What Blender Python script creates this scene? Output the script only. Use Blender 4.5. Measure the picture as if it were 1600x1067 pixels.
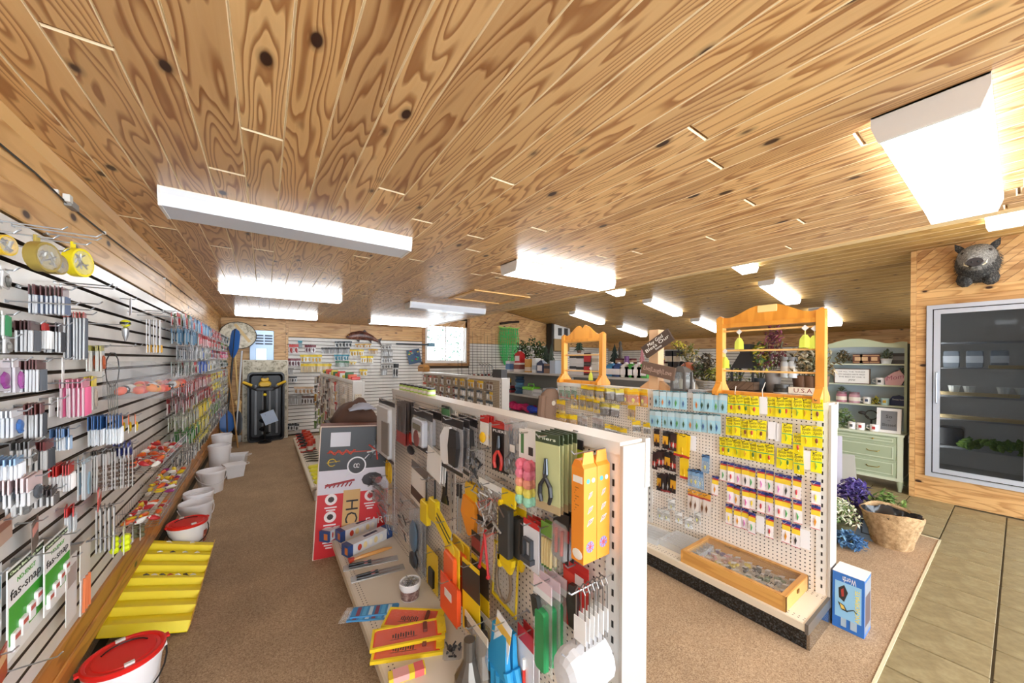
import bpy, math, random
from mathutils import Vector, Matrix

sc = bpy.context.scene
for o in list(bpy.data.objects):
    bpy.data.objects.remove(o)
rnd = random.Random(11)

# ------------------------------------------------------------------ camera
EYE = Vector((0.0, 0.0, 1.62))
F_PX, CX, CY = 554.6, 800.0, 564.5            # focal length and principal point for the 1600x1067 frame
YAW, PITCH, ROLL = 0.60842, -0.00333, 0.00581
_fw = Vector((math.sin(YAW) * math.cos(PITCH), math.cos(YAW) * math.cos(PITCH), math.sin(PITCH)))
_r = Vector((math.cos(YAW), -math.sin(YAW), 0))
_u = _r.cross(_fw)
_r2 = _r * math.cos(ROLL) + _u * math.sin(ROLL)
_u2 = -_r * math.sin(ROLL) + _u * math.cos(ROLL)
cam_data = bpy.data.cameras.new('camera')
cam = bpy.data.objects.new('camera', cam_data)
sc.collection.objects.link(cam)
cam.matrix_world = Matrix(((_r2.x, _u2.x, -_fw.x, EYE.x), (_r2.y, _u2.y, -_fw.y, EYE.y),
                           (_r2.z, _u2.z, -_fw.z, EYE.z), (0, 0, 0, 1)))
cam_data.sensor_width = 36.0
cam_data.lens = F_PX / 1600 * 36.0
cam_data.shift_y = (CY - 533.5) / 1600
cam_data.clip_start = 0.05
sc.camera = cam

def un(px, py, X=None, Y=None, Z=None):
    """The point of the plane X=, Y= or Z= that the photograph shows at (px, py)."""
    d = _r2 * ((px - CX) / F_PX) - _u2 * ((py - CY) / F_PX) + _fw
    if X is not None: t = (X - EYE.x) / d.x
    elif Y is not None: t = (Y - EYE.y) / d.y
    else: t = (Z - EYE.z) / d.z
    return EYE + d * t

# ------------------------------------------------------------------ world, exposure
world = bpy.data.worlds.new('overcast_daylight')
sc.world = world
world.use_nodes = True
_bg = world.node_tree.nodes['Background']
_bg.inputs[0].default_value = (0.84, 0.92, 1.0, 1)
_bg.inputs[1].default_value = 6.0
sc.view_settings.view_transform = 'Standard'
sc.view_settings.look = 'None'
sc.view_settings.gamma = 1
sc.view_settings.use_curve_mapping = False
sc.view_settings.exposure = 0.92
LAMP = 5.6                                    # brightness of a lit fluorescent lens

# ------------------------------------------------------------------ materials
_M = {}
def lin(c):
    if isinstance(c, str):
        c = c.lstrip('#')
        c = tuple(int(c[i:i + 2], 16) / 255 for i in (0, 2, 4))
    return tuple((v / 12.92 if v <= .04045 else ((v + .055) / 1.055) ** 2.4) for v in c[:3]) + (1,)

def M(col, rough=.5, metal=0., coat=0.):
    k = (col, rough, metal, coat)
    if k in _M: return _M[k]
    m = bpy.data.materials.new('paint_%s' % str(col).strip('#'))
    m.use_nodes = True
    b = m.node_tree.nodes['Principled BSDF']
    b.inputs['Base Color'].default_value = lin(col)
    b.inputs['Roughness'].default_value = rough
    b.inputs['Metallic'].default_value = metal
    b.inputs['Coat Weight'].default_value = coat
    _M[k] = m
    return m

def node_mat(name):
    m = bpy.data.materials.new(name)
    m.use_nodes = True
    nt = m.node_tree
    return m, nt, nt.nodes['Principled BSDF']

def N(nt, typ, **kw):
    n = nt.nodes.new(typ)
    for k, v in kw.items():
        if k.startswith('i_'):
            key = k[2:]
            n.inputs[int(key) if key.isdigit() else key].default_value = v
        else:
            setattr(n, k, v)
    return n

def math_n(nt, op, a, b=None, c=None):
    n = nt.nodes.new('ShaderNodeMath'); n.operation = op
    for i, v in enumerate((a, b, c)):
        if v is None: continue
        if isinstance(v, (int, float)): n.inputs[i].default_value = v
        else: nt.links.new(v, n.inputs[i])
    return n.outputs[0]

def ramp(nt, fac, stops):
    r = nt.nodes.new('ShaderNodeValToRGB')
    el = r.color_ramp.elements
    while len(el) > 1: el.remove(el[-1])
    el[0].position = stops[0][0]; el[0].color = stops[0][1]
    for p, c in stops[1:]:
        e = el.new(p); e.color = c
    nt.links.new(fac, r.inputs[0])
    return r.outputs[0]

def mix(nt, fac, a, b, typ='MIX'):
    n = nt.nodes.new('ShaderNodeMix'); n.data_type = 'RGBA'; n.blend_type = typ
    if isinstance(fac, (int, float)): n.inputs[0].default_value = fac
    else: nt.links.new(fac, n.inputs[0])
    for i, v in ((6, a), (7, b)):
        if isinstance(v, tuple): n.inputs[i].default_value = v
        else: nt.links.new(v, n.inputs[i])
    return n.outputs[2]

def wood_mat(name, light, mid, dark, knot=True, ax='y', rings=9.0, rough=.42, scale=1.0, grain=1.0, use_rand=True):
    """Knotty pine: contour-like growth rings along the board's length (ax), knots, a tint of its own for each board."""
    m, nt, b = node_mat(name)
    L = nt.links
    tc = N(nt, 'ShaderNodeTexCoord'); oi = N(nt, 'ShaderNodeObjectInfo')
    sep = N(nt, 'ShaderNodeSeparateXYZ'); L.new(tc.outputs['Object'], sep.inputs[0])
    o = {'x': 0, 'y': 1, 'z': 2}
    along = sep.outputs[o[ax]]
    others = [sep.outputs[i] for i in range(3) if i != o[ax]]
    across = math_n(nt, 'ADD', others[0], others[1])
    rr = math_n(nt, 'MULTIPLY', oi.outputs['Random'], 37.0) if use_rand else math_n(nt, 'MULTIPLY', oi.outputs['Random'], 0.0)
    comb = N(nt, 'ShaderNodeCombineXYZ')
    L.new(math_n(nt, 'MULTIPLY', across, 7.5 * scale), comb.inputs[0])
    L.new(math_n(nt, 'MULTIPLY', along, 0.75 * scale), comb.inputs[1])
    L.new(rr, comb.inputs[2])
    n1 = N(nt, 'ShaderNodeTexNoise', i_Scale=1.0, i_Detail=2.0, i_Roughness=.45)
    L.new(comb.outputs[0], n1.inputs['Vector'])
    # knots
    comb2 = N(nt, 'ShaderNodeCombineXYZ')
    L.new(math_n(nt, 'MULTIPLY', across, 8.0), comb2.inputs[0])
    L.new(math_n(nt, 'MULTIPLY', along, 4.2), comb2.inputs[1])
    L.new(math_n(nt, 'ADD', rr, 3.3), comb2.inputs[2])
    vo = N(nt, 'ShaderNodeTexVoronoi', i_Scale=.78, i_Randomness=1.0)
    L.new(comb2.outputs[0], vo.inputs['Vector'])
    kd = vo.outputs['Distance']
    kinfl = math_n(nt, 'DIVIDE', .05, math_n(nt, 'ADD', kd, .12))
    ringv = math_n(nt, 'ADD', math_n(nt, 'MULTIPLY', n1.outputs[0], rings), math_n(nt, 'MULTIPLY', kinfl, 3.2 if knot else 0))
    saw = math_n(nt, 'FRACT', ringv)
    line = ramp(nt, saw, [(0, (0, 0, 0, 1)), (.5, (.08, .08, .08, 1)), (.78, (.9, .9, .9, 1)), (.9, (1, 1, 1, 1)), (1, (.05, .05, .05, 1))])
    # fine streaks
    comb3 = N(nt, 'ShaderNodeCombineXYZ')
    L.new(math_n(nt, 'MULTIPLY', across, 120.0), comb3.inputs[0])
    L.new(math_n(nt, 'MULTIPLY', along, 3.0), comb3.inputs[1]); L.new(rr, comb3.inputs[2])
    n2 = N(nt, 'ShaderNodeTexNoise', i_Scale=1.0, i_Detail=3.0)
    L.new(comb3.outputs[0], n2.inputs['Vector'])
    base = mix(nt, math_n(nt, 'MULTIPLY', n2.outputs[0], .55), lin(light), lin(mid))
    col = mix(nt, math_n(nt, 'MULTIPLY', line, .78 * grain), base, lin(dark))
    tint = ramp(nt, oi.outputs['Random'], [(0, (.74, .67, .62, 1)), (.25, (1, .97, .94, 1)), (.5, (.86, .82, .78, 1)), (.75, (1.04, 1.02, .98, 1)), (1, (.9, .82, .72, 1))])
    col = mix(nt, 1.0, col, tint, 'MULTIPLY')
    if knot:
        km = ramp(nt, kd, [(0, (1, 1, 1, 1)), (.075, (1, 1, 1, 1)), (.105, (.35, .35, .35, 1)), (.16, (0, 0, 0, 1))])
        col = mix(nt, km, col, lin('#3a2217'))
    L.new(col, b.inputs['Base Color'])
    b.inputs['Roughness'].default_value = rough
    bmp = N(nt, 'ShaderNodeBump', i_Strength=.08, i_Distance=.002)
    L.new(n2.outputs[0], bmp.inputs['Height']); L.new(bmp.outputs[0], b.inputs['Normal'])
    return m

def speckle_mat(name, c1, c2, c3, scale, rough=.9, bump=.3, big=3.0):
    m, nt, b = node_mat(name)
    tc = N(nt, 'ShaderNodeTexCoord')
    n1 = N(nt, 'ShaderNodeTexNoise', i_Scale=scale, i_Detail=3.0, i_Roughness=.8)
    n2 = N(nt, 'ShaderNodeTexNoise', i_Scale=big, i_Detail=3.0)
    for n in (n1, n2): nt.links.new(tc.outputs['Object'], n.inputs['Vector'])
    col = ramp(nt, n1.outputs[0], [(.30, lin(c1)), (.5, lin(c2)), (.70, lin(c3))])
    sh = ramp(nt, n2.outputs[0], [(.3, (.86, .86, .86, 1)), (.7, (1.06, 1.06, 1.06, 1))])
    nt.links.new(mix(nt, 1.0, col, sh, 'MULTIPLY'), b.inputs['Base Color'])
    b.inputs['Roughness'].default_value = rough
    if bump:
        bm = N(nt, 'ShaderNodeBump', i_Strength=bump, i_Distance=.004)
        nt.links.new(n1.outputs[0], bm.inputs['Height']); nt.links.new(bm.outputs[0], b.inputs['Normal'])
    return m

def glow(name, col, s):
    m = bpy.data.materials.new(name); m.use_nodes = True
    b = m.node_tree.nodes['Principled BSDF']
    b.inputs['Base Color'].default_value = (.9, .9, .9, 1)
    b.inputs['Emission Color'].default_value = lin(col); b.inputs['Emission Strength'].default_value = s
    return m

def clear(name='clear_plastic', tint='#ffffff', keep=.8, rough=.12, gloss=None):
    k = ('clear', tint, keep, rough)
    if k in _M: return _M[k]
    m = bpy.data.materials.new(name); m.use_nodes = True
    nt = m.node_tree
    b = nt.nodes['Principled BSDF']
    b.inputs['Base Color'].default_value = tuple(v * .45 + .5 for v in lin(tint)[:3]) + (1,) if 'glass' not in name else (lin(tint) if name != 'cooler_glass' else (.015, .016, .018, 1)); b.inputs['Roughness'].default_value = rough
    t = N(nt, 'ShaderNodeBsdfTransparent'); t.inputs[0].default_value = (.97, .975, .98, 1) if 'glass' not in name else lin(tint)
    mx = N(nt, 'ShaderNodeMixShader'); mx.inputs[0].default_value = 1 - keep
    nt.links.new(t.outputs[0], mx.inputs[1]); nt.links.new(b.outputs[0], mx.inputs[2])
    nt.links.new(mx.outputs[0], nt.nodes['Material Output'].inputs[0])
    _M[k] = m
    return m

def peg_mat(name, col, hole='#241f1c', pitch=.0254, r=.0042):
    """Painted board drilled with a one-inch grid of holes (object x across, y up)."""
    m, nt, b = node_mat(name)
    tc = N(nt, 'ShaderNodeTexCoord'); s = N(nt, 'ShaderNodeSeparateXYZ')
    nt.links.new(tc.outputs['Object'], s.inputs[0])
    def cell(o):
        f = math_n(nt, 'FRACT', math_n(nt, 'ADD', math_n(nt, 'DIVIDE', o, pitch), 100.0))
        return math_n(nt, 'MULTIPLY', math_n(nt, 'SUBTRACT', f, .5), pitch)
    a, c = cell(s.outputs[0]), cell(s.outputs[1])
    d = math_n(nt, 'SQRT', math_n(nt, 'ADD', math_n(nt, 'MULTIPLY', a, a), math_n(nt, 'MULTIPLY', c, c)))
    h = math_n(nt, 'LESS_THAN', d, r)
    nt.links.new(mix(nt, h, lin(col), lin(hole)), b.inputs['Base Color'])
    b.inputs['Roughness'].default_value = .5
    return m

PINE_C = wood_mat('pine_ceiling', '#e6c08a', '#d6a468', '#8e5222', ax='y', rings=19, rough=.33)
PINE_CR = wood_mat('pine_ceiling_slope', '#d8b06c', '#c89a50', '#9a6a28', ax='y', rings=8, grain=.7)
PINE_W = wood_mat('pine_wall', '#e0b880', '#d3a164', '#a46e34', ax='x', rings=8, grain=.8)
PINE_WY = wood_mat('pine_wall_long', '#e0b880', '#d3a164', '#a46e34', ax='x', rings=8, grain=.8)
PINE_B = wood_mat('pine_base', '#cf9347', '#bd7f36', '#8a5520', ax='x', rings=7, grain=.8)
PINE_R = wood_mat('varnished_pine', '#f2ac48', '#e6982f', '#c87a20', knot=False, ax='y', rings=4, rough=.3, grain=.5)
OAK = wood_mat('oak_case', '#e6b468', '#d9a050', '#b87a34', knot=False, ax='x', rings=6, rough=.3, grain=.6)
ROUGHW = wood_mat('barn_wood', '#7a6350', '#665040', '#463528', knot=False, ax='x', rings=6, rough=.8)
STAIN = wood_mat('stained_trim', '#b98a56', '#a87844', '#855a2c', knot=False, ax='x', rings=5)
CREAM = M('#f4dfba', .6)
CARPET = speckle_mat('brown_carpet', '#775f4a', '#ab8f70', '#d2ba9a', 150, 1.0, .5)
TILE = speckle_mat('stone_tile', '#7f7150', '#918360', '#a29672', 9, .42, .05, big=2.0)
GROUT = M('#544d3c', .9)
SLAT = speckle_mat('slat_laminate', '#dcd7cf', '#e1dcd5', '#e6e2db', 4, .35, 0)
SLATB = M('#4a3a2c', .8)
WHITE = M('#e4e1dc', .4)
OFFW = M('#ddd5ca', .45)
STEEL = M('#b9bcc0', .3, .9)
DARKSTEEL = M('#55585c', .35, .9)
ALU = M('#c3cad6', .35, .35)
BLACK = M('#141414', .45)
BLACKP = M('#1d1d1f', .3)
GREY = M('#8d8f92', .5)
CLEAR = clear()
GLASSY = clear('cloudy_plastic', '#eef2f4', .6, .2)
LIT = glow('lit_lens', '#f6fbff', LAMP)
UNLIT = M('#dfe2ea', .25)
PEG = peg_mat('pegboard_cream', '#f0e5d9')
PEGD = peg_mat('pegboard_tan', '#b9a88e')

# ------------------------------------------------------------------ mesh builder
class MB:
    def __init__(s):
        s.v = []; s.f = []; s.m = []; s.T = Matrix.Identity(4)
    def _add(s, vs, fs, m):
        n = len(s.v)
        for p in vs: s.v.append(tuple(s.T @ Vector(p)))
        for f in fs: s.f.append(tuple(i + n for i in f)); s.m.append(m)
        return s
    def at(s, loc=(0, 0, 0), rx=0, ry=0, rz=0, sc=1):
        s.T = Matrix.Translation(loc) @ Matrix.Rotation(rz, 4, 'Z') @ Matrix.Rotation(ry, 4, 'Y') @ Matrix.Rotation(rx, 4, 'X') @ Matrix.Scale(sc, 4)
        return s
    def box(s, x0, x1, y0, y1, z0, z1, m=0):
        if x0 > x1: x0, x1 = x1, x0
        if y0 > y1: y0, y1 = y1, y0
        if z0 > z1: z0, z1 = z1, z0
        return s._add([(x0, y0, z0), (x1, y0, z0), (x1, y1, z0), (x0, y1, z0), (x0, y0, z1), (x1, y0, z1), (x1, y1, z1), (x0, y1, z1)],
                      [(3, 2, 1, 0), (4, 5, 6, 7), (0, 1, 5, 4), (1, 2, 6, 5), (2, 3, 7, 6), (3, 0, 4, 7)], m)
    def cbox(s, c, d, m=0):
        return s.box(c[0] - d[0] / 2, c[0] + d[0] / 2, c[1] - d[1] / 2, c[1] + d[1] / 2, c[2] - d[2] / 2, c[2] + d[2] / 2, m)
    def bbox(s, x0, x1, y0, y1, z0, z1, b, m=0):
        """box with its four z-direction edges and its +z rim chamfered by b"""
        def ring(i, z): return [(x0 + b + i, y0 + i, z), (x1 - b - i, y0 + i, z), (x1 - i, y0 + b + i, z), (x1 - i, y1 - b - i, z), (x1 - b - i, y1 - i, z), (x0 + b + i, y1 - i, z), (x0 + i, y1 - b - i, z), (x0 + i, y0 + b + i, z)]
        return s.loft([ring(0, z0), ring(0, z1 - b * .7), ring(b * .5, z1)], m)
    def loft(s, rings, m=0, caps=True, closed=True):
        n = len(rings[0]); vs = [p for r in rings for p in r]; fs = []
        for k in range(len(rings) - 1):
            for i in range(n if closed else n - 1):
                j = (i + 1) % n
                fs.append((k * n + i, k * n + j, (k + 1) * n + j, (k + 1) * n + i))
        if caps:
            fs.append(tuple(reversed(range(n)))); fs.append(tuple(range((len(rings) - 1) * n, len(rings) * n)))
        return s._add(vs, fs, m)
    def prism(s, poly, z0, z1, m=0):
        """polygon in xy (counter-clockwise) extruded from z0 to z1"""
        return s.loft([[(x, y, z0) for x, y in poly], [(x, y, z1) for x, y in poly]], m)
    def lathe(s, prof, n=16, m=0, c=(0, 0, 0), caps=True, sx=1, sy=1):
        rings = [[(c[0] + sx * r * math.cos(6.28319 * i / n), c[1] + sy * r * math.sin(6.28319 * i / n), c[2] + z) for i in range(n)] for r, z in prof]
        return s.loft(rings, m, caps)
    def cyl(s, c, r, h, n=12, m=0, r2=None, ax='z'):
        prof = [(r, 0), (r if r2 is None else r2, h)]
        T = s.T
        if ax == 'y': s.T = T @ Matrix.Translation(c) @ Matrix.Rotation(-math.pi / 2, 4, 'X'); c = (0, 0, 0)
        if ax == 'x': s.T = T @ Matrix.Translation(c) @ Matrix.Rotation(math.pi / 2, 4, 'Y'); c = (0, 0, 0)
        s.lathe(prof, n, m, c); s.T = T
        return s
    def ball(s, c, r, n=10, k=6, m=0):
        if not isinstance(r, (tuple, list)): r = (r, r, r)
        rings = []
        for i in range(k + 1):
            a = math.pi * (i + .02) / (k + .04) - math.pi / 2
            rings.append([(c[0] + r[0] * math.cos(a) * math.cos(6.28319 * j / n), c[1] + r[1] * math.cos(a) * math.sin(6.28319 * j / n), c[2] + r[2] * math.sin(a)) for j in range(n)])
        return s.loft(rings, m)
    def tube(s, pts, r, n=6, m=0, closed=False):
        pts = [Vector(p) for p in pts]; rings = []
        if not isinstance(r, (list, tuple)): r = [r] * len(pts)
        K = len(pts)
        for i, p in enumerate(pts):
            a = pts[i - 1] if (i or closed) else pts[0]; b = pts[(i + 1) % K] if (i < K - 1 or closed) else pts[-1]
            t = (b - a)
            t = t.normalized() if t.length > 1e-9 else Vector((0, 0, 1))
            ref = Vector((0, 0, 1)) if abs(t.z) < .9 else Vector((1, 0, 0))
            e1 = t.cross(ref).normalized(); e2 = t.cross(e1)
            rings.append([tuple(p + (e1 * math.cos(6.28319 * j / n) + e2 * math.sin(6.28319 * j / n)) * r[i]) for j in range(n)])
        if closed: rings.append(rings[0])
        return s.loft(rings, m, caps=not closed)
    def bar(s, a, b, r, n=6, m=0): return s.tube([a, b], r, n, m)
    def tri(s, vs, fs, m=0): return s._add(vs, fs, m)
    def mesh(s, name, mats, smooth=False):
        me = bpy.data.meshes.new(name)
        me.from_pydata(s.v, [], s.f)
        mats = mats if isinstance(mats, (list, tuple)) else [mats]
        for mt in mats: me.materials.append(mt)
        if len(mats) > 1: me.polygons.foreach_set('material_index', s.m)
        me.update()
        if smooth:
            me.polygons.foreach_set('use_smooth', [True] * len(me.polygons))
            try: me.set_sharp_from_angle(angle=math.radians(42))
            except Exception: pass
        return me
    def build(s, name, mats, parent=None, smooth=False):
        return obj(name, s.mesh(name, mats, smooth), parent)

def obj(name, data, parent=None):
    o = bpy.data.objects.new(name, data)
    sc.collection.objects.link(o)
    if parent is not None: o.parent = parent
    return o

def tag(o, label=None, cat=None, group=None, kind=None):
    if label: o['label'] = label
    if cat: o['category'] = cat
    if group: o['group'] = group
    if kind: o['kind'] = kind
    return o

def thing(name, label, cat, loc=(0, 0, 0), group=None):
    o = obj(name, None); o.empty_display_size = .05
    o.location = loc
    return tag(o, label, cat, group)

def copy_tree(o, parent=None):
    c = o.copy(); sc.collection.objects.link(c)
    if parent is not None: c.parent = parent
    for ch in list(o.children): copy_tree(ch, c)
    return c

# local frames: x to the right, y up, z out of the surface towards whoever looks at it
FL = Matrix(((0, 0, 1), (1, 0, 0), (0, 1, 0)))        # on the left wall, facing +X
FG = Matrix(((0, 0, -1), (-1, 0, 0), (0, 1, 0)))      # on a gondola or the cooler wall, facing -X
FB = Matrix(((1, 0, 0), (0, 0, -1), (0, 1, 0)))       # on the back wall, facing -Y
FU = Matrix(((1, 0, 0), (0, 1, 0), (0, 0, 1)))        # lying on a shelf

def put(o, p, fr=FU, rx=0, ry=0, rz=0):
    """stand o at p, in the frame fr, turned by rz (in the surface), ry (about up), rx"""
    R = fr.to_4x4() @ Matrix.Rotation(ry, 4, 'Y') @ Matrix.Rotation(rx, 4, 'X') @ Matrix.Rotation(rz, 4, 'Z')
    s = o.scale.copy()
    o.matrix_local = Matrix.Translation(p) @ R @ Matrix.Diagonal((s.x, s.y, s.z, 1))
    return o

_TXT = {}
def text(s, size, mat, name='lettering', parent=None, loc=(0, 0, 0), rz=0, ax='CENTER', shear=0, width=None, thick=0.0):
    k = (s, round(size, 4), mat.name, ax, shear, width)
    if k not in _TXT:
        cu = bpy.data.curves.new('lettering', 'FONT')
        cu.body = s; cu.size = size; cu.align_x = ax; cu.align_y = 'CENTER'; cu.shear = shear; cu.resolution_u = 2
        cu.extrude = .0004
        t = bpy.data.objects.new('t', cu)
        sc.collection.objects.link(t)
        me = bpy.data.meshes.new_from_object(t.evaluated_get(bpy.context.evaluated_depsgraph_get()))
        bpy.data.objects.remove(t); bpy.data.curves.remove(cu)
        if width and len(me.vertices):
            xs = [v.co.x for v in me.vertices]; w = max(xs) - min(xs)
            if w > 1e-6:
                for v in me.vertices: v.co.x *= width / w
        me.materials.clear(); me.materials.append(mat)
        _TXT[k] = me
    o = obj(name, _TXT[k], parent)
    o.location = loc; o.rotation_euler = (0, 0, rz)
    return o

def clip(poly, a, b, c):
    """keep the part of a polygon where a*x + b*y <= c"""
    out = []
    for i in range(len(poly)):
        p, q = poly[i], poly[(i + 1) % len(poly)]
        dp, dq = a * p[0] + b * p[1] - c, a * q[0] + b * q[1] - c
        if dp <= 0: out.append(p)
        if (dp < 0 < dq) or (dq < 0 < dp):
            t = dp / (dp - dq); out.append((p[0] + t * (q[0] - p[0]), p[1] + t * (q[1] - p[1])))
    return out

ORD = ['first', 'second', 'third', 'fourth', 'fifth', 'sixth', 'seventh', 'eighth', 'ninth', 'tenth', 'eleventh', 'twelfth', 'thirteenth', 'fourteenth',
       'fifteenth', 'sixteenth', 'seventeenth', 'eighteenth', 'nineteenth', 'twentieth']
# ================================================================== the room
XL, YB, YF, ZC, XE, XR = -0.70, 8.80, -3.0, 2.42, 3.21, 10.5
XC = 6.45                                        # front of the cooler wall
SZ0, SM = 4.05, 0.167                            # sloped ceiling: z = SZ0 - SM * x
def slope(x): return SZ0 - SM * x

# floor slab, carpet, tiles
m = MB().box(-.95, XR + .2, YF - .1, YB + .2, -.12, -.006)
floor = tag(m.build('floor', GROUT), 'concrete floor slab under the carpet and tiles', kind='structure')
carpet = tag(MB().prism([(-.73, .42), (5.05, .42), (5.10, .56), (5.12, YB), (-.73, YB)], -.006, .004).build('floor_carpet', CARPET),
             'brown speckled carpet between the shelving', kind='structure')
trim = MB()
trim.box(-.7, 5.06, .408, .422, 0, .008)
trim.box(5.045, 5.06, .408, .56, 0, .008).box(5.10, 5.115, .56, 4.5, 0, .008)
tag(trim.build('trim_1', M('#d8cfae', .4)), 'pale metal edge strip between carpet and tile', kind='structure')
_=tag(MB().box(6.6, XR, .8, YB, -.006, .001).box(5.12, 6.6, 4.3, YB, -.006, .001).build('floor_far', TILE), 'olive stone floor beyond the shelving', kind='structure')
tiles = tag(MB().box(2, 10.4, -2.9, .40, -.0062, -.0055).build('floor_tiles', GROUT), 'olive stone tile floor along the cooler', kind='structure')
tm = MB().bbox(-.1615, .1615, -.1675, .1675, -.006, .002, .004).mesh('tile', TILE)
for i in range(-6, 15):
    for j in range(0, 9):
        x, y = 3.225 + .333 * i, .25 - .3445 * j
        if x > 7.4: continue
        if x > XC - .16: continue
        o = obj('tile', tm, tiles); o.location = (x, y, 0)
for i in range(0, 5):
    for j in range(1, 12):
        x, y = 5.29 + .333 * i, .25 + .3445 * j
        if x > XC - .16 and y < .9: continue
        o = obj('tile', tm, tiles); o.location = (x, y, 0)

# ---- flat ceiling of pine boards
ceil = tag(MB().box(-.9, XE, YF, YB + .1, ZC + .016, ZC + .12).build('ceiling', CREAM), 'flat ceiling of knotty pine boards', kind='structure')
W = .1258
def plank(name, w, L, mat, par, loc, th=.014, ch=.005):
    """a board along local y, its face at z = 0 looking down"""
    b = MB(); h = w / 2
    sec = [(-h, th), (-h, ch), (-h + ch * .62, 0), (h - ch * .62, 0), (h, ch), (h, th)]
    e = .0035; n = len(sec)
    rings = [[(x, e, max(z, ch)) for x, z in sec], [(x, e + ch, z) for x, z in sec], [(x, L - e - ch, z) for x, z in sec], [(x, L - e, max(z, ch)) for x, z in sec]]
    b.loft(rings)
    for k in range(3 * n):                      # the milled bevels are paler than the board's face
        if k // n != 1 or k % n in (1, 3): b.m[k] = 1
    o = b.build(name, [mat, CREAM], par); o.location = loc
    return o
joints = {0: [2.9], 2: [1.35, 4.6], 4: [1.95, 5.2], 5: [1.55, 3.2, 6.6], 6: [2.35, 6.0], 7: [.62, 2.6], 8: [3.5, 6.9]}
ncol = int((XE + .70) / W)
for i in range(ncol):
    x = XL + W * (i + .5)
    js = joints.get(i)
    if js is None:
        js = []; y = rnd.uniform(-2.2, .8)
        while y < YB - .5:
            js.append(y); y += rnd.choice((1.8, 2.4, 2.4, 3.0, 3.6)) * rnd.uniform(.9, 1.1)
    ys = [YF] + [j for j in js if j > YF + .3] + [YB]
    for a, b in zip(ys, ys[1:]): plank('plank', W, b - a, PINE_C, ceil, (x, a, ZC))
tag(MB().box(XE - .045, XE + .02, YF, YB, ZC - .006, ZC + .02).build('trim_2', M('#e6c690', .5)), 'pale wood strip along the edge of the flat ceiling', kind='structure')
tag(MB().box(XE, XE + .1, YF, YB, ZC + .02, slope(XE) + .05).build('wall_riser', PINE_W), 'wood riser from the flat ceiling up to the sloped ceiling', kind='structure')
# corner bead along the left wall
cv = MB().prism([(0, 0), (.022, 0), (0, -.03)], 0, YB - YF)
o = tag(cv.build('trim_3', M('#d9a968', .5)), 'pine cove strip between left wall and ceiling', kind='structure')
o.matrix_local = Matrix(((1, 0, 0, XL), (0, 0, 1, YF), (0, 1, 0, ZC), (0, 0, 0, 1)))
# ceiling hatch frame
h0, h1 = un(741, 458, Z=ZC - .01), un(818, 451, Z=ZC - .01)
hat = MB()
hx0, hx1, hy0, hy1 = 1.95, 2.75, 3.55, 4.25
for a in ((hx0, hx1, hy0, hy0 + .05), (hx0, hx1, hy1 - .05, hy1), (hx0, hx0 + .05, hy0 + .05, hy1 - .05), (hx1 - .05, hx1, hy0 + .05, hy1 - .05)):
    hat.box(a[0], a[1], a[2], a[3], ZC - .012, ZC)
tag(hat.build('trim_4', M('#e0b06c', .5)), 'pale wood frame of the ceiling hatch', kind='structure')

# ---- sloped ceiling
sl = tag(MB().prism([(XE + .1, slope(XE + .1)), (XR + .1, slope(XR + .1)), (XR + .1, slope(XR + .1) + .1), (XE + .1, slope(XE + .1) + .1)], 0, YB - YF + .2)
         .build('ceiling_slope', CREAM), 'sloped ceiling of pine boards over the right of the shop', kind='structure')
SLM = Matrix(((1, 0, 0, 0), (0, 0, 1, YF - .1), (0, 1, 0, .016), (0, 0, 0, 1)))
sl.matrix_local = SLM
ang = math.atan(SM)
k = 0; xx = XE + .12
dx = .13 * math.cos(ang)
while xx < XR:
    o = plank('plank', .13, YB - YF, PINE_CR, None, (0, 0, 0))
    o.parent = sl
    o.matrix_local = SLM.inverted() @ Matrix.Translation((xx + dx / 2, YF, slope(xx + dx / 2))) @ Matrix.Rotation(ang, 4, 'Y')
    xx += dx

# ---- left wall: pine boards above, slat panel, pine base
wl = tag(MB().box(XL - .16, XL - .03, YF, YB + .1, .27, ZC + .02).box(XL - .16, XL - .09, YF, YB + .1, -.02, .27).build('wall_left', SLATB), 'left wall with pine boards above a cream slat panel', kind='structure')
def board(par, fr, p, w, L, mat, th=.028, name='plank', ch=.004, smooth=False):
    """a wall board: local x along, y up from 0 to w, its face at z = 0"""
    b = MB()
    sec = [(0, -th), (0, -ch), (ch, 0), (w - ch, 0), (w, -ch), (w, -th)]
    b.loft([[(.0015, y, z) for y, z in reversed(sec)], [(L - .0015, y, z) for y, z in reversed(sec)]])
    o = b.build(name, mat, par)
    return put(o, p, fr)
SLT = 2.095; SLB = .442; PIT = (SLT - SLB) / 22
hts = [SLT + .004, SLT + .111, SLT + .218, ZC]
for a, b in zip(hts, hts[1:]):
    y = YF
    while y < YB - .01:
        L = rnd.choice((1.8, 2.4, 3.0)); L = min(L, YB - y)
        board(wl, FL, (XL, y, a), b - a, L, PINE_WY); y += L
for i in range(22):
    z = SLB + PIT * i
    b = MB(); hh = PIT - .0155
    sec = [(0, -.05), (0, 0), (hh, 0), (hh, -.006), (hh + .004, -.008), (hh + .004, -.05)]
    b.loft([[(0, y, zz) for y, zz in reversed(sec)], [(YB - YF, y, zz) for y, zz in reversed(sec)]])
    b.m = [0 if k == 3 else 1 for k in range(len(b.f))]     # raw brown core, kept dark so the groove's shade is in the colour
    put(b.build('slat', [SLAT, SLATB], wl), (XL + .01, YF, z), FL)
for a, b, dp in ((.26, .350, .028), (.350, .442, .022)):
    y = YF
    while y < YB - .01:
        L = min(3.6, YB - y); board(wl, FL, (XL + dp, y, a), b - a, L, PINE_B, th=.06, name='base_board'); y += L
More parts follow.
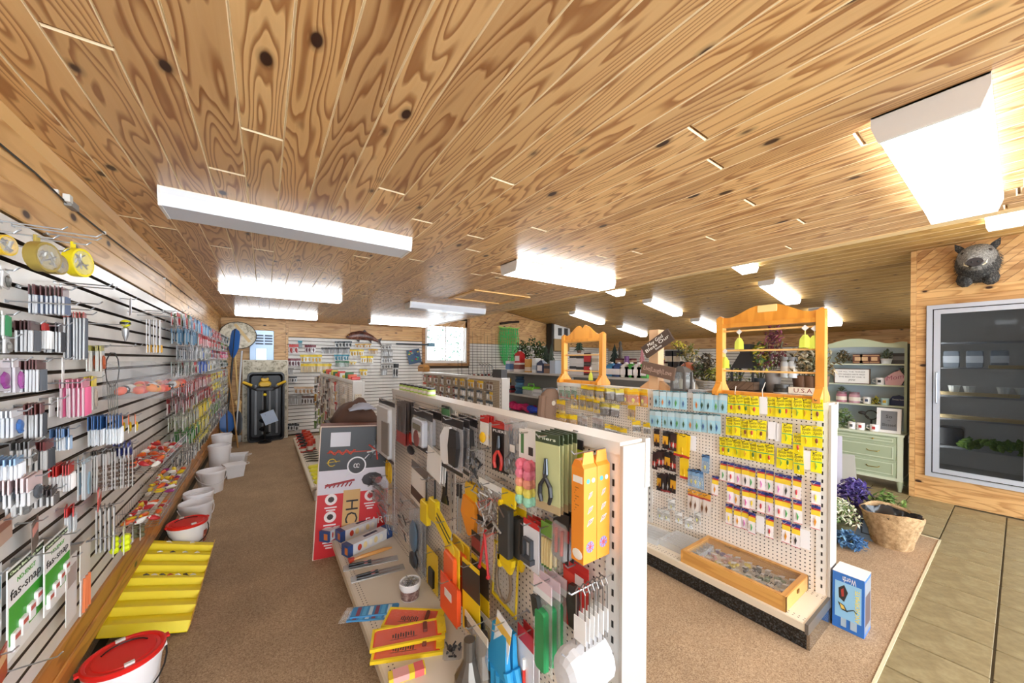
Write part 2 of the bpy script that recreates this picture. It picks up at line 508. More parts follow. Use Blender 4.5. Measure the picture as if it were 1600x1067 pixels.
tag(MB().box(XL - .09, XL - .075, YF, YB, 0, .262).build('baseboard_left', CARPET), 'brown carpet turned up the foot of the left wall', kind='structure')
# cable with switch along the pine band
pts = [un(*p, X=XL + .008) for p in ((-60, 178), (0, 225), (55, 270), (105, 318), (160, 362), (220, 408), (262, 437), (300, 468))]
cab = MB().tube(pts, .0035, 6)
w_ = thing('power_cable', 'thin dark cable with a grey inline switch on the pine band', 'cable', (0, 0, 0))
cab.build('cord', M('#2b2a26', .6), w_)
p = un(112, 321, X=XL + .012)
sw = MB().cbox((p.x, p.y, p.z), (.022, .075, .026), 0).cbox((p.x + .004, p.y - .05, p.z + .012), (.02, .03, .03), 1)
sw.build('inline_switch', [M('#8b8b88', .4), M('#d9d9d4', .4)], w_)
for q in ((88, 299), (163, 364), (257, 435)):
    c = un(*q, X=XL + .006); MB().cbox(tuple(c), (.012, .012, .014)).build('cable_clip', WHITE, w_)

# ---- back wall
wb = tag(MB().box(-.9, 3.39, YB + .03, YB + .16, -.02, 3.7).box(4.60, XR + .1, YB + .03, YB + .16, -.02, 3.7)
         .box(3.39, 4.60, YB + .03, YB + .16, -.02, 1.53).box(3.39, 4.60, YB + .03, YB + .16, 2.74, 3.7)
         .build('wall_back', SLATB), 'back wall of pine boards over cream slat panels', kind='structure')
z = 0.0
while z < ZC - .02:
    w = min(.1345, ZC - z)
    board(wb, FB, (XL, YB, z), w, 1.06, PINE_W); z += w
put(MB().box(0, .045, 0, ZC, -.03, .012).build('corner_strip', PINE_W, wb), (.36, YB, 0), FB)
BT = 2.085
for a, b in ((BT, BT + .112), (BT + .112, BT + .224), (BT + .224, ZC)):
    x = .405
    while x < 3.33:
        L = min(rnd.choice((1.2, 1.7)), 3.33 - x); board(wb, FB, (x, YB, a), b - a, L, PINE_W); x += L
for i, a in enumerate((BT, BT + .105, BT + .21, BT + .315)):
    x = 4.67
    while x < 11.0:
        L = min(rnd.choice((1.6, 2.1)), 11.0 - x)
        if x < 10.5: board(wb, FB, (x, YB, a), .105, min(L, XR - x), PINE_W)
        x += L
# diagonal boards in the gable (drawn in the back wall's own x, z)
GB = BT + .42
for s0 in [-2.0 + .19 * i for i in range(48)]:
    x0 = 2.6 + s0
    poly = [(x0, GB), (x0 + .182, GB), (x0 + .182 + 1.6, GB + 1.6), (x0 + 1.6, GB + 1.6)]
    poly = clip(poly, SM, 1, SZ0 - .01); poly = clip(poly, -1, 0, -(XE + .12)); poly = clip(poly, 1, 0, XR)
    if len(poly) < 3: continue
    put(MB().prism(poly, -.028, 0).build('diagonal_board', PINE_W, wb), (0, YB, 0), FB)
NB = 27; BP = .0760
for i in range(NB):
    z = BT - BP * (i + 1)
    if z < .02: continue
    segs = [(.405, XR)] if z + BP < 1.47 else [(.405, 3.32), (4.67, XR)]
    for a, b in segs:
        hh = BP - .012
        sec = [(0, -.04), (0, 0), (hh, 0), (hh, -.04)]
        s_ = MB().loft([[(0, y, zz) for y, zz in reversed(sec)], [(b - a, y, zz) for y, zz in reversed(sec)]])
        s_.m = [0 if k == 1 else 1 for k in range(len(s_.f))]  # dark core edges again, groove shade put into the colour
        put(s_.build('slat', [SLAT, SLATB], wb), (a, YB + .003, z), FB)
# window in the back wall
wn = thing('window_1', 'white sliding window with a stained wood casing in the back wall', None, (3.39, YB, 1.53)); wn['kind'] = 'structure'
W_, H_ = 1.21, 1.21
def frame_ring(x0, x1, y0, y1, w, z0, z1, mb=None, m=0):
    mb = mb or MB()
    mb.box(x0, x1, y0, y0 + w, z0, z1, m).box(x0, x1, y1 - w, y1, z0, z1, m).box(x0, x0 + w, y0 + w, y1 - w, z0, z1, m).box(x1 - w, x1, y0 + w, y1 - w, z0, z1, m)
    return mb
for nm, mb, mt in (('window_casing', frame_ring(-.075, W_ + .075, -.075, H_ + .075, .075, -.02, .025), STAIN),
                   ('window_frame', frame_ring(0, W_, 0, H_, .045, -.12, 0), WHITE),
                   ('sash', frame_ring(.045, .60, .045, H_ - .045, .035, -.06, -.02), WHITE),
                   ('sash', frame_ring(.575, W_ - .045, .045, H_ - .045, .035, -.10, -.06), WHITE)):
    put(mb.build(nm, mt, wn), (0, 0, 0), FB)
put(MB().box(.08, .565, .08, H_ - .08, -.042, -.038).build('pane', clear('window_glass', '#ffffff', .93, .02), wn), (0, 0, 0), FB)
put(MB().box(.61, W_ - .08, .08, H_ - .08, -.082, -.078).build('pane', clear('window_glass', '#ffffff', .93, .02), wn), (0, 0, 0), FB)

# ---- right wall, front wall
wr = tag(MB().box(XR + .02, XR + .15, YF, YB + .1, -.02, 2.5).build('wall_right', SLATB), 'far right wall with pine band over slat panel', kind='structure')
for a, b in ((1.99, 2.09), (2.09, 2.19), (2.19, 2.32)):
    y = YB
    while y > .8:
        L = min(rnd.choice((1.7, 2.3)), y - .775); board(wr, FG, (XR, y, a), b - a, L, PINE_W); y -= L
for i in range(26):
    z = 1.99 - BP * (i + 1)
    b = MB().box(0, YB - .78, 0, BP - .012, -.02, 0)
    put(b.build('slat', SLAT, wr), (XR + .003, YB, z), FG)
fr_ = MB().box(-.9, XR + .1, YF - .12, YF, -.02, .15).box(-.9, XR + .1, YF - .12, YF, 2.36, 3.7)
for x in (-.9, 1.4, 3.7, 6.0, 8.3, 10.2): fr_.box(x, x + .12, YF - .12, YF, .15, 2.36)  # openings out of view, enlarged to let in more low fill light
tag(fr_.build('wall_front', M('#d9b27c', .6)), 'shop front wall behind the viewer, its unseen window openings enlarged for fill light', kind='structure')

# ---- cooler wall (pine) with diagonal boards on top
wc = tag(MB().box(XC + .03, XC + .06, YF, .64, -.02, .285).box(XC + .03, XC + .06, .645, .775, -.02, 2.97).box(XC + .03, XC + .06, YF, .64, 2.29, 2.97)
         .box(XC + .03, XR, .735, .775, -.02, 2.3).build('wall_cooler', SLATB), 'pine board wall around the walk-in cooler', kind='structure')
put(MB().box(0, .045, 0, slope(XC) - .01, -.03, .014).build('corner_strip', PINE_W, wc), (XC, .775, 0), FG)
CB = [0, .07, .165, .262]
z = 0.0
rows = [0, .08, .18, .285]
while rows[-1] < 2.28: rows.append(rows[-1] + .1255)
rows = [r for r in rows if r < 2.2] + [2.29, 2.385, 2.48]
for a, b in zip(rows, rows[1:]):
    if a < .28 or a >= 2.285: board(wc, FG, (XC, .73, a), b - a, 3.4, PINE_W)
    else: board(wc, FG, (XC, .73, a), b - a, .08, PINE_W)
for i in range(44):
    x0 = -1.35 + .095 * i
    poly = [(x0, 2.48), (x0 + .091, 2.48), (x0 + .091 + .7, 3.18), (x0 + .7, 3.18)]
    poly = clip(poly, 0, 1, slope(XC) - .005); poly = clip(poly, -1, 0, .73); poly = clip(poly, 1, 0, 2.6)
    if len(poly) < 3: continue
    put(MB().prism(poly, -.028, 0).build('diagonal_board', PINE_W, wc), (XC, 0, 0), FG)

# ---- glass door cooler
ck = thing('display_cooler', 'aluminium framed glass door cooler with dim shelves inside', 'cooler', (XC, 0, 0))
CY0, CY1, CZ0, CZ1 = -.645, 1.0, .285, 2.29
def cfr(mb, nm, mt, par=ck): return put(mb.build(nm, mt, par), (0, 0, 0), FG)
cfr(frame_ring(CY0, CY1, CZ0, CZ1, .045, -.03, .03), 'outer_frame', ALU)
DARK = M('#0e0e10', .6)
inner = MB().box(CY0, CY1, CZ0, CZ1, -.82, -.80).box(CY0, CY1, CZ0, CZ0 + .02, -.8, -.05).box(CY0, CY1, CZ1 - .02, CZ1, -.8, -.05)
inner.box(CY0, CY0 + .02, CZ0, CZ1, -.8, -.05).box(CY1 - .02, CY1, CZ0, CZ1, -.8, -.05)
cfr(inner, 'cabinet_interior', M('#b4b0aa', .6))
for d0, d1 in ((CY0 + .055, .07), (.085, CY1 - .055)):
    dr = cfr(frame_ring(d0, d1, CZ0 + .055, CZ1 - .055, .05, -.02, .018), 'door', ALU)
    g = MB().box(d0 + .05, d1 - .05, CZ0 + .105, CZ1 - .105, -.004, .002).build('door_glass', clear('cooler_glass', '#c8ccd0', .86, .03), dr)
    MB().tube([(d0 + .025, 1.15, .018), (d0 + .025, 1.16, .05), (d0 + .025, 1.5, .05), (d0 + .025, 1.51, .018)], .008, 8).build('handle', STEEL, dr)
cfr(MB().box(CY0 + .05, CY0 + .075, CZ0 + .12, CZ1 - .12, -.10, -.07), 'interior_lamp', glow('cooler_lamp', '#fff8ee', 14.0))
cfr(frame_ring(CY0 + .045, CY1 - .045, CZ0 + .045, CZ1 - .045, .012, -.02, .004), 'door_gasket', BLACK)
for zz in (.62, .95, 1.22, 1.55, 1.85):
    rk = MB()
    for k in range(9): rk.box(CY0 + .03, CY1 - .03, zz, zz + .008, -.70 + .07 * k, -.692 + .07 * k)
    rk.box(CY0 + .03, CY0 + .045, zz - .01, zz, -.72, -.1).box(CY1 - .045, CY1 - .03, zz - .01, zz, -.72, -.1)
    cfr(rk, 'wire_shelf', GREY)
def in_cooler(name, label, cat, mb, mt, y, z, dpt=-.35):
    return put(tag(mb.build(name, mt), label, cat), (XC - dpt, -y, z), FG)
for i, (y, z, L, lab) in enumerate(((-.28, .975, .62, 'pale wooden tray on the second cooler shelf from the bottom'), (-.28, 1.245, .55, 'pale wooden tray on the middle cooler shelf, under white cups'), (-.05, 1.56, .32, 'short pale wooden tray on a high cooler shelf'))):
    in_cooler('wooden_tray', lab, 'tray', MB().bbox(-L / 2, L / 2, -.002, .035, -.05, .05, .006), M('#c9b183', .6), y, z, -.16)
for i in range(4):
    in_cooler('bait_cup', '%s white bait cup from the left on the middle cooler shelf' % ORD[i], 'cup', MB().lathe([(.035, 0), (.045, .06), (.048, .06), (.048, .07)], 12), M('#d9dcd6', .5), 0, 0)
    bpy.context.scene.collection.objects[-1]
for i, o in enumerate([o for o in bpy.data.objects if o.name.startswith('bait_cup')]):
    o.matrix_local = Matrix.Translation((XC + .18, .45 - .11 * i - (.12 if i > 1 else 0), 1.282))
gr = MB()
for k in range(60):
    gr.at((rnd.uniform(-.30, .22), rnd.uniform(0, .10), rnd.uniform(-.1, .1)), rz=rnd.uniform(0, 3), rx=rnd.uniform(0, 3)).ball((0, 0, 0), (.05, .03, .02), 6, 4)
gr.at()
put(tag(gr.build('moss_heap', speckle_mat('moss', '#2f4a18', '#5b7a2c', '#8aa04a', 60)), 'green moss heaped on the bottom cooler shelf', 'moss'), (XC + .25, .10, .64), FG)
put(tag(MB().bbox(-.1, .1, 0, .22, -.1, .1, .02).build('black_crate', BLACKP), 'black crate in the lower left corner of the cooler', 'crate'), (XC + .35, .48, .63), FG)
for i in range(3):
    put(tag(MB().bbox(-.06, .06, 0, .2, -.05, .05, .01).box(-.061, .061, .06, .14, -.052, .052, 1).build('bait_box', [M('#7d8690', .5), M('#c7ccd2', .5)]),
            '%s grey and white box from the left on a high cooler shelf' % ORD[i], 'box'), (XC + .3, .48 - .17 * i, 1.56), FG)
# ================================================================== light fixtures
def fixture(loc, lit, label, rot=0.0, L=1.2):
    t = thing('ceiling_light', label, 'light', loc, 'fluorescent ceiling lights')
    t.rotation_euler = (0, rot, 0)
    h = L / 2
    def sec(x, e=0): return [(x, -.115 + e, 0), (x, .115 - e, 0), (x, .115 - e, -.035), (x, .098 - e, -.085 + e), (x, -.098 + e, -.085 + e), (x, -.115 + e, -.035)]
    MB().loft([sec(-h + .012), sec(h - .012)]).build('lens', LIT if lit else UNLIT, t)
    cap = MB().loft([sec(-h, -.003), sec(-h + .012, -.003)]); cap.build('end_cap', WHITE, t)
    cap = MB().loft([sec(h - .012, -.003), sec(h, -.003)]); cap.build('end_cap', WHITE, t)
    MB().box(-h, h, -.117, .117, -.006, .0).build('housing', WHITE, t)
    return t
FIX = [(.19, 2.40, 0, 'unlit white fluorescent ceiling light nearest the left wall'),
       (.19, 4.93, 1, 'lit fluorescent light, middle one of the left ceiling row'),
       (.19, 7.40, 1, 'lit fluorescent light nearest the paddles at the back left'),
       (2.23, .17, 1, 'large bright fluorescent light at the upper right, nearest the viewer'),
       (2.23, 2.40, 1, 'lit fluorescent light beside the ceiling hatch'),
       (2.23, 4.90, 0, 'unlit grey fluorescent light near the back window'),
       (2.30, 7.42, 1, 'lit fluorescent light against the back wall, left of the window'),
       (.19, -.1, 1, 'lit fluorescent light above the viewer')]
for x, y, lit, lab in FIX: fixture((x, y, ZC), lit, lab)
RF = [(7.25, 2.37, 'lit fluorescent light on the slope above the large wooden rack'), (7.25, 4.55, 'lit fluorescent light on the slope left of the large wooden rack'),
      (7.3, 6.85, 'lit fluorescent light on the slope above the small wooden rack'), (9.0, 6.65, 'lit fluorescent light low on the slope behind the wooden signs'),
      (9.0, 4.45, 'lit fluorescent light low on the slope behind the large rack, left'), (9.05, 2.2, 'lit fluorescent light low on the slope right of the large rack'),
      (5.46, .10, 'lit fluorescent light on the slope in front of the boar head'), (5.46, 2.37, 'lit fluorescent light half hidden behind the flat ceiling edge'),
      (5.46, 4.75, 'lit fluorescent light peeping past the flat ceiling edge, far one')]
for x, y, lab in RF: fixture((x, y, slope(x)), 1, lab, rot=math.atan(SM))
# small emergency lamp on the slope
p = (6.0, 6.6, slope(6.0))
# ================================================================== gondola shelving
def gondola(name, label, x, y0, y1, peg=PEG, depth=.46, kick=OFFW, height=1.362, front=True, endcap=True, lip=True):
    """double-post gondola: pegboard face at X = x looking towards -X, from y0 (near end) to y1"""
    g = thing(name, label, 'shelving', (x, y0, 0))
    L = y1 - y0
    # local frame: x runs from the far end (0) to the near end (L), y up, z towards -X
    def P(mb, nm, mt, par=g): return put(mb.build(nm, mt, par), (0, L, 0), FG)
    t = .05
    nb = max(1, round(L / 1.22))
    for k in range(nb):
        a, b = L * k / nb + .02, L * (k + 1) / nb - .02
        P(MB().box(a, b, .16, height - .035, -.02, 0), 'pegboard_panel', peg)
    P(MB().box(0, L, .16, height - .03, -.09, -.03), 'back_panel', OFFW)
    P(MB().box(0, L, height - .04, height, -.10, .012), 'top_rail', WHITE)
    for k in range(nb + 1):
        c = min(max(L * k / nb, .03), L - .03)
        up = P(MB().box(c - .03, c + .03, .02, height - .04, -.11, .006), 'upright', WHITE)
        sl = MB(); z = .2
        while z < height - .07:
            sl.box(c - .004, c + .004, z, z + .022, .004, .0072); z += .0508
        o = put(sl.build('slots', BLACK, up), (0, 0, 0))
        o['kind'] = 'stuff'
    if endcap:
        P(MB().box(L, L + .012, .02, height - .01, -.115, .012).box(L - .012, L + .014, height - .16, height + .002, -.125, -.10), 'end_cover', M('#bab3aa', .45))
    if front:
        sh = P(MB().box(0, L, .135, .16, 0, depth), 'base_shelf', M('#e6dccb', .45))
        P(MB().box(0, L, .118, .16, depth, depth + .012), 'shelf_edge', M('#dccfb9', .45))
        P(MB().box(0, L, .0, .12, depth - .04, depth - .02), 'kick_plate', kick)
        dots = MB()
        for k in range(int(L / .025)):
            for q in (.03, .05, depth - .05, depth - .03): dots.box(.02 + k * .025, .027 + k * .025, .16, .1604, q, q + .006)
        o = P(dots, 'shelf_holes', M('#5a5048', .7)); o['kind'] = 'stuff'
    return g
G1X, G1A, G1B = .93, .72, 3.16
G2X, G2A, G2B = 2.88, .68, 3.17
g1 = gondola('gondola_shelf', 'cream pegboard gondola in the foreground hung with pliers and knives', G1X, G1A, G1B, depth=.47)
GRAN = speckle_mat('black_granite', '#0c0c0c', '#1c1c1d', '#5c5c5c', 90, .25, 0)
g2 = gondola('gondola_shelf', 'cream pegboard gondola hung with yellow and blue lure cards', G2X, G2A, G2B, depth=.40, kick=GRAN)
G2L = G2B - G2A
put(MB().box(G2L, G2L + .014, 0, .11, 0, .38).build('kick_end_panel', M('#a8a49e', .08, .9), g2), (0, G2L, 0), FG)
put(MB().box(G2L + .001, G2L + .017, .108, .165, 0, .415).build('shelf_end_trim', M('#6f6b66', .3, .4), g2), (0, G2L, 0), FG)
# two gondolas further back
g4 = gondola('gondola_shelf', 'cream gondola behind the red auger box hung with soft bait bags', .88, 4.60, 7.7, depth=.43)
g3 = gondola('gondola_shelf', 'tan pegboard gondola under the window, hung with dark lure packs', 2.79, 4.25, 7.35, peg=PEGD, depth=.35)
# ================================================================== hanging goods
_HK = {}
def hook(par, fr, p, L=.15, mat=STEEL):
    """a steel peg hook as a part of the fixture par"""
    k = (round(L, 2), mat.name)
    if k not in _HK:
        b = MB().tube([(0, -.004, -.012), (0, 0, 0), (0, 0, L - .012), (0, .012, L)], .0026, 5).box(-.012, .012, -.006, .004, -.002, .001)
        _HK[k] = b.mesh('peg_hook', mat)
    o = obj('peg_hook', _HK[k], par)
    return put(o, Vector(p) - par.location, fr)

def rect(px0, py0, px1, py1, fr, c):
    """pixel box -> top centre, width, height on the plane X=c or Y=c"""
    kw = {'Y': c} if fr is FB else {'X': c}
    mx, my = (px0 + px1) / 2, (py0 + py1) / 2
    t, b, l, r = un(mx, py0, **kw), un(mx, py1, **kw), un(px0, my, **kw), un(px1, my, **kw)
    w = abs(r.x - l.x) if fr is FB else abs(r.y - l.y)
    return t, max(w, .012), max(t.z - b.z, .012)

# --- contents of packs: each returns [(part name, MB, materials)] for a card w x h with its top at y = 0
def c_pliers(col='#d3312c', top=.30, bot=.95):
    def f(w, h):
        y0, y1 = -h * top, -h * bot; mid = y0 + (y1 - y0) * .42; q = w * .2
        b = MB().tube([(-.003, y0, .008), (-.006, mid + .01, .010), (0, mid, .012)], [.004, .006, .008], 6, 0).tube([(.003, y0, .008), (.006, mid + .01, .010), (0, mid, .012)], [.004, .006, .008], 6, 0)
        g = MB()
        for s in (-1, 1): g.tube([(0, mid, .012), (s * q, mid - (mid - y1) * .35, .012), (s * q * 1.15, mid - (mid - y1) * .7, .012), (s * q * .8, y1, .012)], [.006, .008, .008, .007], 6)
        return [('jaws', b, DARKSTEEL), ('handle', g, M(col, .4))]
    return f
def c_scissors(col='#8d9098'):
    def f(w, h):
        b = MB()
        for s in (-1, 1):
            b.tube([(s * w * .12, -h * .12, .008), (0, -h * .5, .009), (-s * w * .18, -h * .66, .009)], [.002, .005, .005], 5)
            b.tube([(-s * w * .2 + w * .14 * math.cos(a), -h * .8 + h * .12 * math.sin(a), .009) for a in [i * .7854 for i in range(8)]], .0035, 5, closed=True)
        return [('scissors', b, M(col, .3, .8))]
    return f
def c_blade(handle='#1c1c1c', blade='#aeb4ba', split=.5, wd=.34, lean=0.0):
    def f(w, h):
        q = w * wd / 2
        b = MB().prism([(-q * .7, -h * split), (0, -h * .12), (q * .9, -h * .2), (q, -h * split)], .006, .010)
        g = MB().bbox(-q, q, -h * .94, -h * split, .002, .018, min(q * .5, .008))
        if lean: pass
        return [('blade', b, M(blade, .25, .8)), ('handle', g, M(handle, .5))]
    return f
def c_balls(cols, r=.3):
    def f(w, h):
        b = MB(); n = len(cols); rr = w * r
        for i in range(n):
            for s in (-1, 1): b.ball((s * w * .22, -h * (.42 + .52 * i / n), rr * .6), (w * .21, rr * .8, rr * .6), 8, 5, i)
        return [('floats', b, [M(c, .4) for c in cols])]
    return f
def c_rods(col, n=2, r=.006, y0=.2, y1=.95, metal=0.0):
    def f(w, h):
        b = MB()
        for i in range(n):
            x = w * .7 * ((i + .5) / n - .5); b.tube([(x, -h * y0, .008), (x, -h * y1, .008)], r, 6)
        return [('sticks', b, M(col, .4, metal))]
    return f
def c_lump(col, x=0, y=.6, sx=.7, sy=.6, d=.03, m2=None):
    def f(w, h):
        b = MB().ball((x * w, -h * y, d / 2), (w * sx / 2, h * sy / 2, d / 2), 10, 6)
        return [('contents', b, M(col, .45))]
    return f
def c_jumble(cols, n=14, y0=.25, y1=.95, s=.18, metal=0.0):
    def f(w, h):
        r_ = random.Random(int(w * 1e5) % 977); b = MB()
        for i in range(n):
            a = (r_.uniform(-.4, .4) * w, -h * r_.uniform(y0, y1), r_.uniform(.004, .03))
            b.tube([a, (a[0] + r_.uniform(-s, s) * w * 1.6, a[1] + r_.uniform(-s, s) * h, a[2] + .004)], r_.uniform(.002, .005), 5, r_.randrange(len(cols)))
        return [('contents', b, [M(c, .4, metal) for c in cols])]
    return f
def c_none(w, h): return []
def c_many(*fs):
    def f(w, h):
        out = []
        for q in fs: out += q(w, h)
        return out
    return f
def c_text(s, y, size, col, wfrac=.85):
    return ('TEXT', s, y, size, col, wfrac)

def pack(name, label, cat, box, fr, wall, card='#ffffff', bands=(), content=c_none, blister=.0, n=1, gap=.018, out=.03, par=None, group=None,
         tilt=0.0, texts=(), shape=None, cardkeep=None, hk=True, rough=.4, yaw=0.0, order='from the front', top_frac=1.0, w_=None):
    """goods that hang on a hook: box in the photograph, n packs one behind another (the first is the outermost)"""
    sgn = 1 if fr is FL else -1
    face = wall + sgn * out if fr is not FB else wall - out
    p, w, h = rect(*box, fr, face)
    if w_: w = w_
    objs = []
    for i in range(n):
        if i == 0:
            t = thing(name, label, cat, (0, 0, 0), group)
            if shape: prim = shape(w, h)
            else:
                prim = MB(); segs = sorted(set([0.0, 1.0] + [b for bb in bands for b in bb[:2]])); mats = [M(card, rough)]
                idx = {}
                for a, b in zip(segs, segs[1:]):
                    mi = 0
                    for bb in bands:
                        if bb[0] <= a + 1e-6 and bb[1] >= b - 1e-6:
                            if bb[2] not in idx: idx[bb[2]] = len(mats); mats.append(M(bb[2], rough))
                            mi = idx[bb[2]]
                    prim.box(-w / 2, w / 2, -h * b, -h * a, -.0015, .0015, mi)
                if cardkeep is not None: mats = [clear('bag_film', card, .5 + .45 * cardkeep, .15) if q == 0 else mm for q, mm in enumerate(mats)]
                prim = (prim, mats)
            prim[0].build('card', prim[1], t)
            for nm, mb, mt in content(w, h): mb.build(nm, mt, t)
            for tx in texts: text(tx[1], tx[3] * h, M(tx[4], .5), 'lettering', t, (0, -h * tx[2], .0022), width=w * tx[5])
            if blister: MB().bbox(-w * .44, w * .44, -h * .97, -h * .22, .0016, blister, min(.012, w * .12)).build('blister', CLEAR, t)
        else:
            t = copy_tree(objs[0])
        if n > 1: t['label'] = '%s, %s %s' % (label, ORD[i], order)
        off = out - gap * i
        q = Vector((p.x, p.y, p.z))
        if fr is FB: q.y = wall - off
        else: q.x = wall + sgn * off
        put(t, q, fr, rz=tilt + (rnd.uniform(-.02, .02) if n > 1 else 0), ry=yaw + (rnd.uniform(-.06, .06) if n > 1 else 0))
        objs.append(t)
    if par is not None and hk:
        q = Vector((p.x, p.y, p.z - .008))
        if fr is FB: q.y = wall
        else: q.x = wall
        hook(par, fr, q, max(out + .05, .08))
    return objs

# ================================================================== foreground gondola goods (face at X = .93)
WG = G1X - .004
def g1p(name, label, cat, box, **k):
    k.setdefault('out', .04)
    return pack(name, label, cat, box, FG, WG, par=g1, **k)
# --- upper row
def knife_shape(w, h):
    b = MB().prism([(-w * .45, -h * .98), (-w * .5, -h * .06), (-w * .3, 0), (w * .3, 0), (w * .5, -h * .06), (w * .42, -h * .98)], -.002, .002)
    return (b, clear('bag_film', '#f0f0f2', .35, .2))
g1p('electric_knife', 'grey electric fillet knife in tall clear shell by the red box', 'knife', (591, 624, 618, 718), shape=knife_shape, out=.10,
    content=lambda w, h: [('knife_body', MB().bbox(-w * .36, w * .30, -h * .93, -h * .12, .002, .035, .012), M('#d8d8da', .4)), ('grip', MB().bbox(-w * .02, w * .36, -h * .86, -h * .34, .03, .042, .006), M('#8f8880', .5)),
                          ('header', MB().box(-w * .45, w * .45, -h * .09, -h * .02, .002, .004), M('#3a3436', .5)), ('footer', MB().box(-w * .4, w * .4, -h * .99, -h * .95, .002, .006), M('#3b2f2c', .5))])
g1p('jig_pack', 'slim dark jig pack with red foot beside the electric knife', 'pack', (620, 628, 634, 693), card='#6b6260', bands=((.72, 1, '#a8322c'),), n=5, gap=.014, out=.10, content=c_rods('#3b3230', 2, .003, .1, .7))
g1p('red_clip_tool', 'red handled clip tool below the digital scale', 'tool', (636, 672, 651, 712), card='#e9e9ea', cardkeep=.7, content=c_many(c_lump('#c8392e', -.1, .3, .6, .5, .03), c_lump('#26262a', .1, .75, .7, .35, .03)), out=.05)
g1p('digital_scale', 'grey digital fish scale in clear shell', 'scale', (643, 640, 676, 704), card='#dfe2e8', cardkeep=.45, bands=((.03, .2, '#2c2526'), (.88, 1, '#2c2526')), n=2, gap=.05, out=.11, order='from the front',
    content=lambda w, h: [('scale_body', MB().bbox(-w * .28, w * .28, -h * .86, -h * .22, .002, .035, .012), M('#b9bdc6', .4)), ('screen', MB().box(-w * .2, w * .2, -h * .48, -h * .34, .035, .037), M('#6d6a52', .3)),
                          ('button', MB().cyl((0, -h * .68, .035), w * .14, .004, 12), M('#8d4a44', .4)), ('price_tag', MB().box(-w * .16, w * .2, -h * .62, -h * .52, .036, .0375), WHITE)])
g1p('lure_card', 'green and black card hanging on the top rail', 'card', (690, 634, 702, 656), card='#2f3331', bands=((.2, .8, '#5f9a68'),), out=.03)
g1p('fillet_knife', 'black fillet knife in white sheath shell', 'knife', (691, 652, 722, 737), card='#dcdce4', cardkeep=.5, bands=((.02, .16, '#2b2628'), (.93, 1, '#33302c')), n=3, gap=.045, out=.12,
    content=lambda w, h: [('sheath', MB().prism([(-w * .42, -h * .80), (-w * .46, -h * .4), (-w * .25, -h * .2), (0, -h * .18), (w * .02, -h * .85), (-w * .25, -h * .9)], .002, .018), M('#f0f0f2', .4)),
                          ('handle', MB().loft([[(w * .05, -h * .2, .004), (w * .35, -h * .22, .004), (w * .35, -h * .22, .022), (w * .05, -h * .2, .022)], [(w * .02, -h * .5, .004), (w * .42, -h * .5, .004), (w * .42, -h * .5, .028), (w * .02, -h * .5, .028)], [(w * .0, -h * .84, .004), (w * .3, -h * .86, .004), (w * .3, -h * .86, .02), (w * .0, -h * .84, .02)]]), M('#2b2a2c', .4))])
g1p('black_clip_pack', 'dark clear shell of black clips beside the sheathed knives', 'pack', (735, 700, 757, 757), card='#c9ccd2', cardkeep=.6, content=c_jumble(('#17171a', '#3c3d42', '#77797f'), 26), out=.06)
g1p('bait_knife_pack', 'small pack of yellow bait knives under a red header', 'pack', (751, 650, 763, 694), card='#eceae6', bands=((0, .22, '#c22b26'),), n=3, gap=.016, out=.06, content=c_many(c_lump('#eebd1e', 0, .75, .7, .4, .02)))
g1p('pliers_card', 'black and red card holding red handled pliers', 'pliers', (769, 660, 793, 737), card='#231c1c', bands=((0, .06, '#b22a25'), (.06, .13, '#c63a33')), content=c_pliers('#d8453e', .27, .93), texts=(c_text('PLIERS', .185, .075, '#f2f2f2', .8),), n=2, gap=.02, out=.06)
g1p('scissors_pack', 'steel scissors in a clear bag beside the pliers card', 'scissors', (788, 658, 814, 742), card='#d6dae2', cardkeep=.6, content=c_many(c_scissors(), lambda w, h: [('price_tag', MB().box(w * .0, w * .28, -h * .55, -h * .42, .012, .014), WHITE)]), n=2, gap=.03, out=.07)
g1p('float_pack', 'clear pack of pink and yellow foam floats under a white card', 'pack', (812, 672, 838, 800), card='#f1f1f1', cardkeep=.6, bands=((0, .36, '#f6f4f2'),), content=c_many(c_balls(('#f27d96', '#f28aa5', '#f5a48c', '#f0e46a', '#9fdcc0'), .3),
    lambda w, h: [('print', MB().box(-w * .38, -w * .22, -h * .3, -h * .04, .0016, .0022, 0).box(w * .05, w * .3, -h * .3, -h * .2, .0016, .0022, 1), [M('#5d8f5a', .5), M('#3a3434', .5)])]), n=2, gap=.025, out=.08)
g1p('nose_pliers_card', 'olive card with long black needle nose pliers', 'pliers', (838, 677, 872, 798), card='#c3c792', bands=((0, .13, '#3e4a30'), (.9, 1, '#b9a37c')), content=c_pliers('#232428', .32, .88), n=5, gap=.021, out=.135, texts=(c_text('Pliers', .07, .06, '#e8ecd8', .7),), yaw=.05)
g1p('lime_line_card', 'lime green card with black header behind the orange boxes', 'card', (890, 686, 911, 770), card='#c5d62c', bands=((0, .18, '#2f2a30'),), out=.02)
oy = un(953, 800, X=.915).y
ox = [un(q, 800, Y=oy).x for q in (912, 933, 953)]
odp = abs(un(893, 800, X=ox[0]).y - oy)
oz0, oz1 = un(912, 884, X=ox[0]).z, un(912, 706, X=ox[0]).z
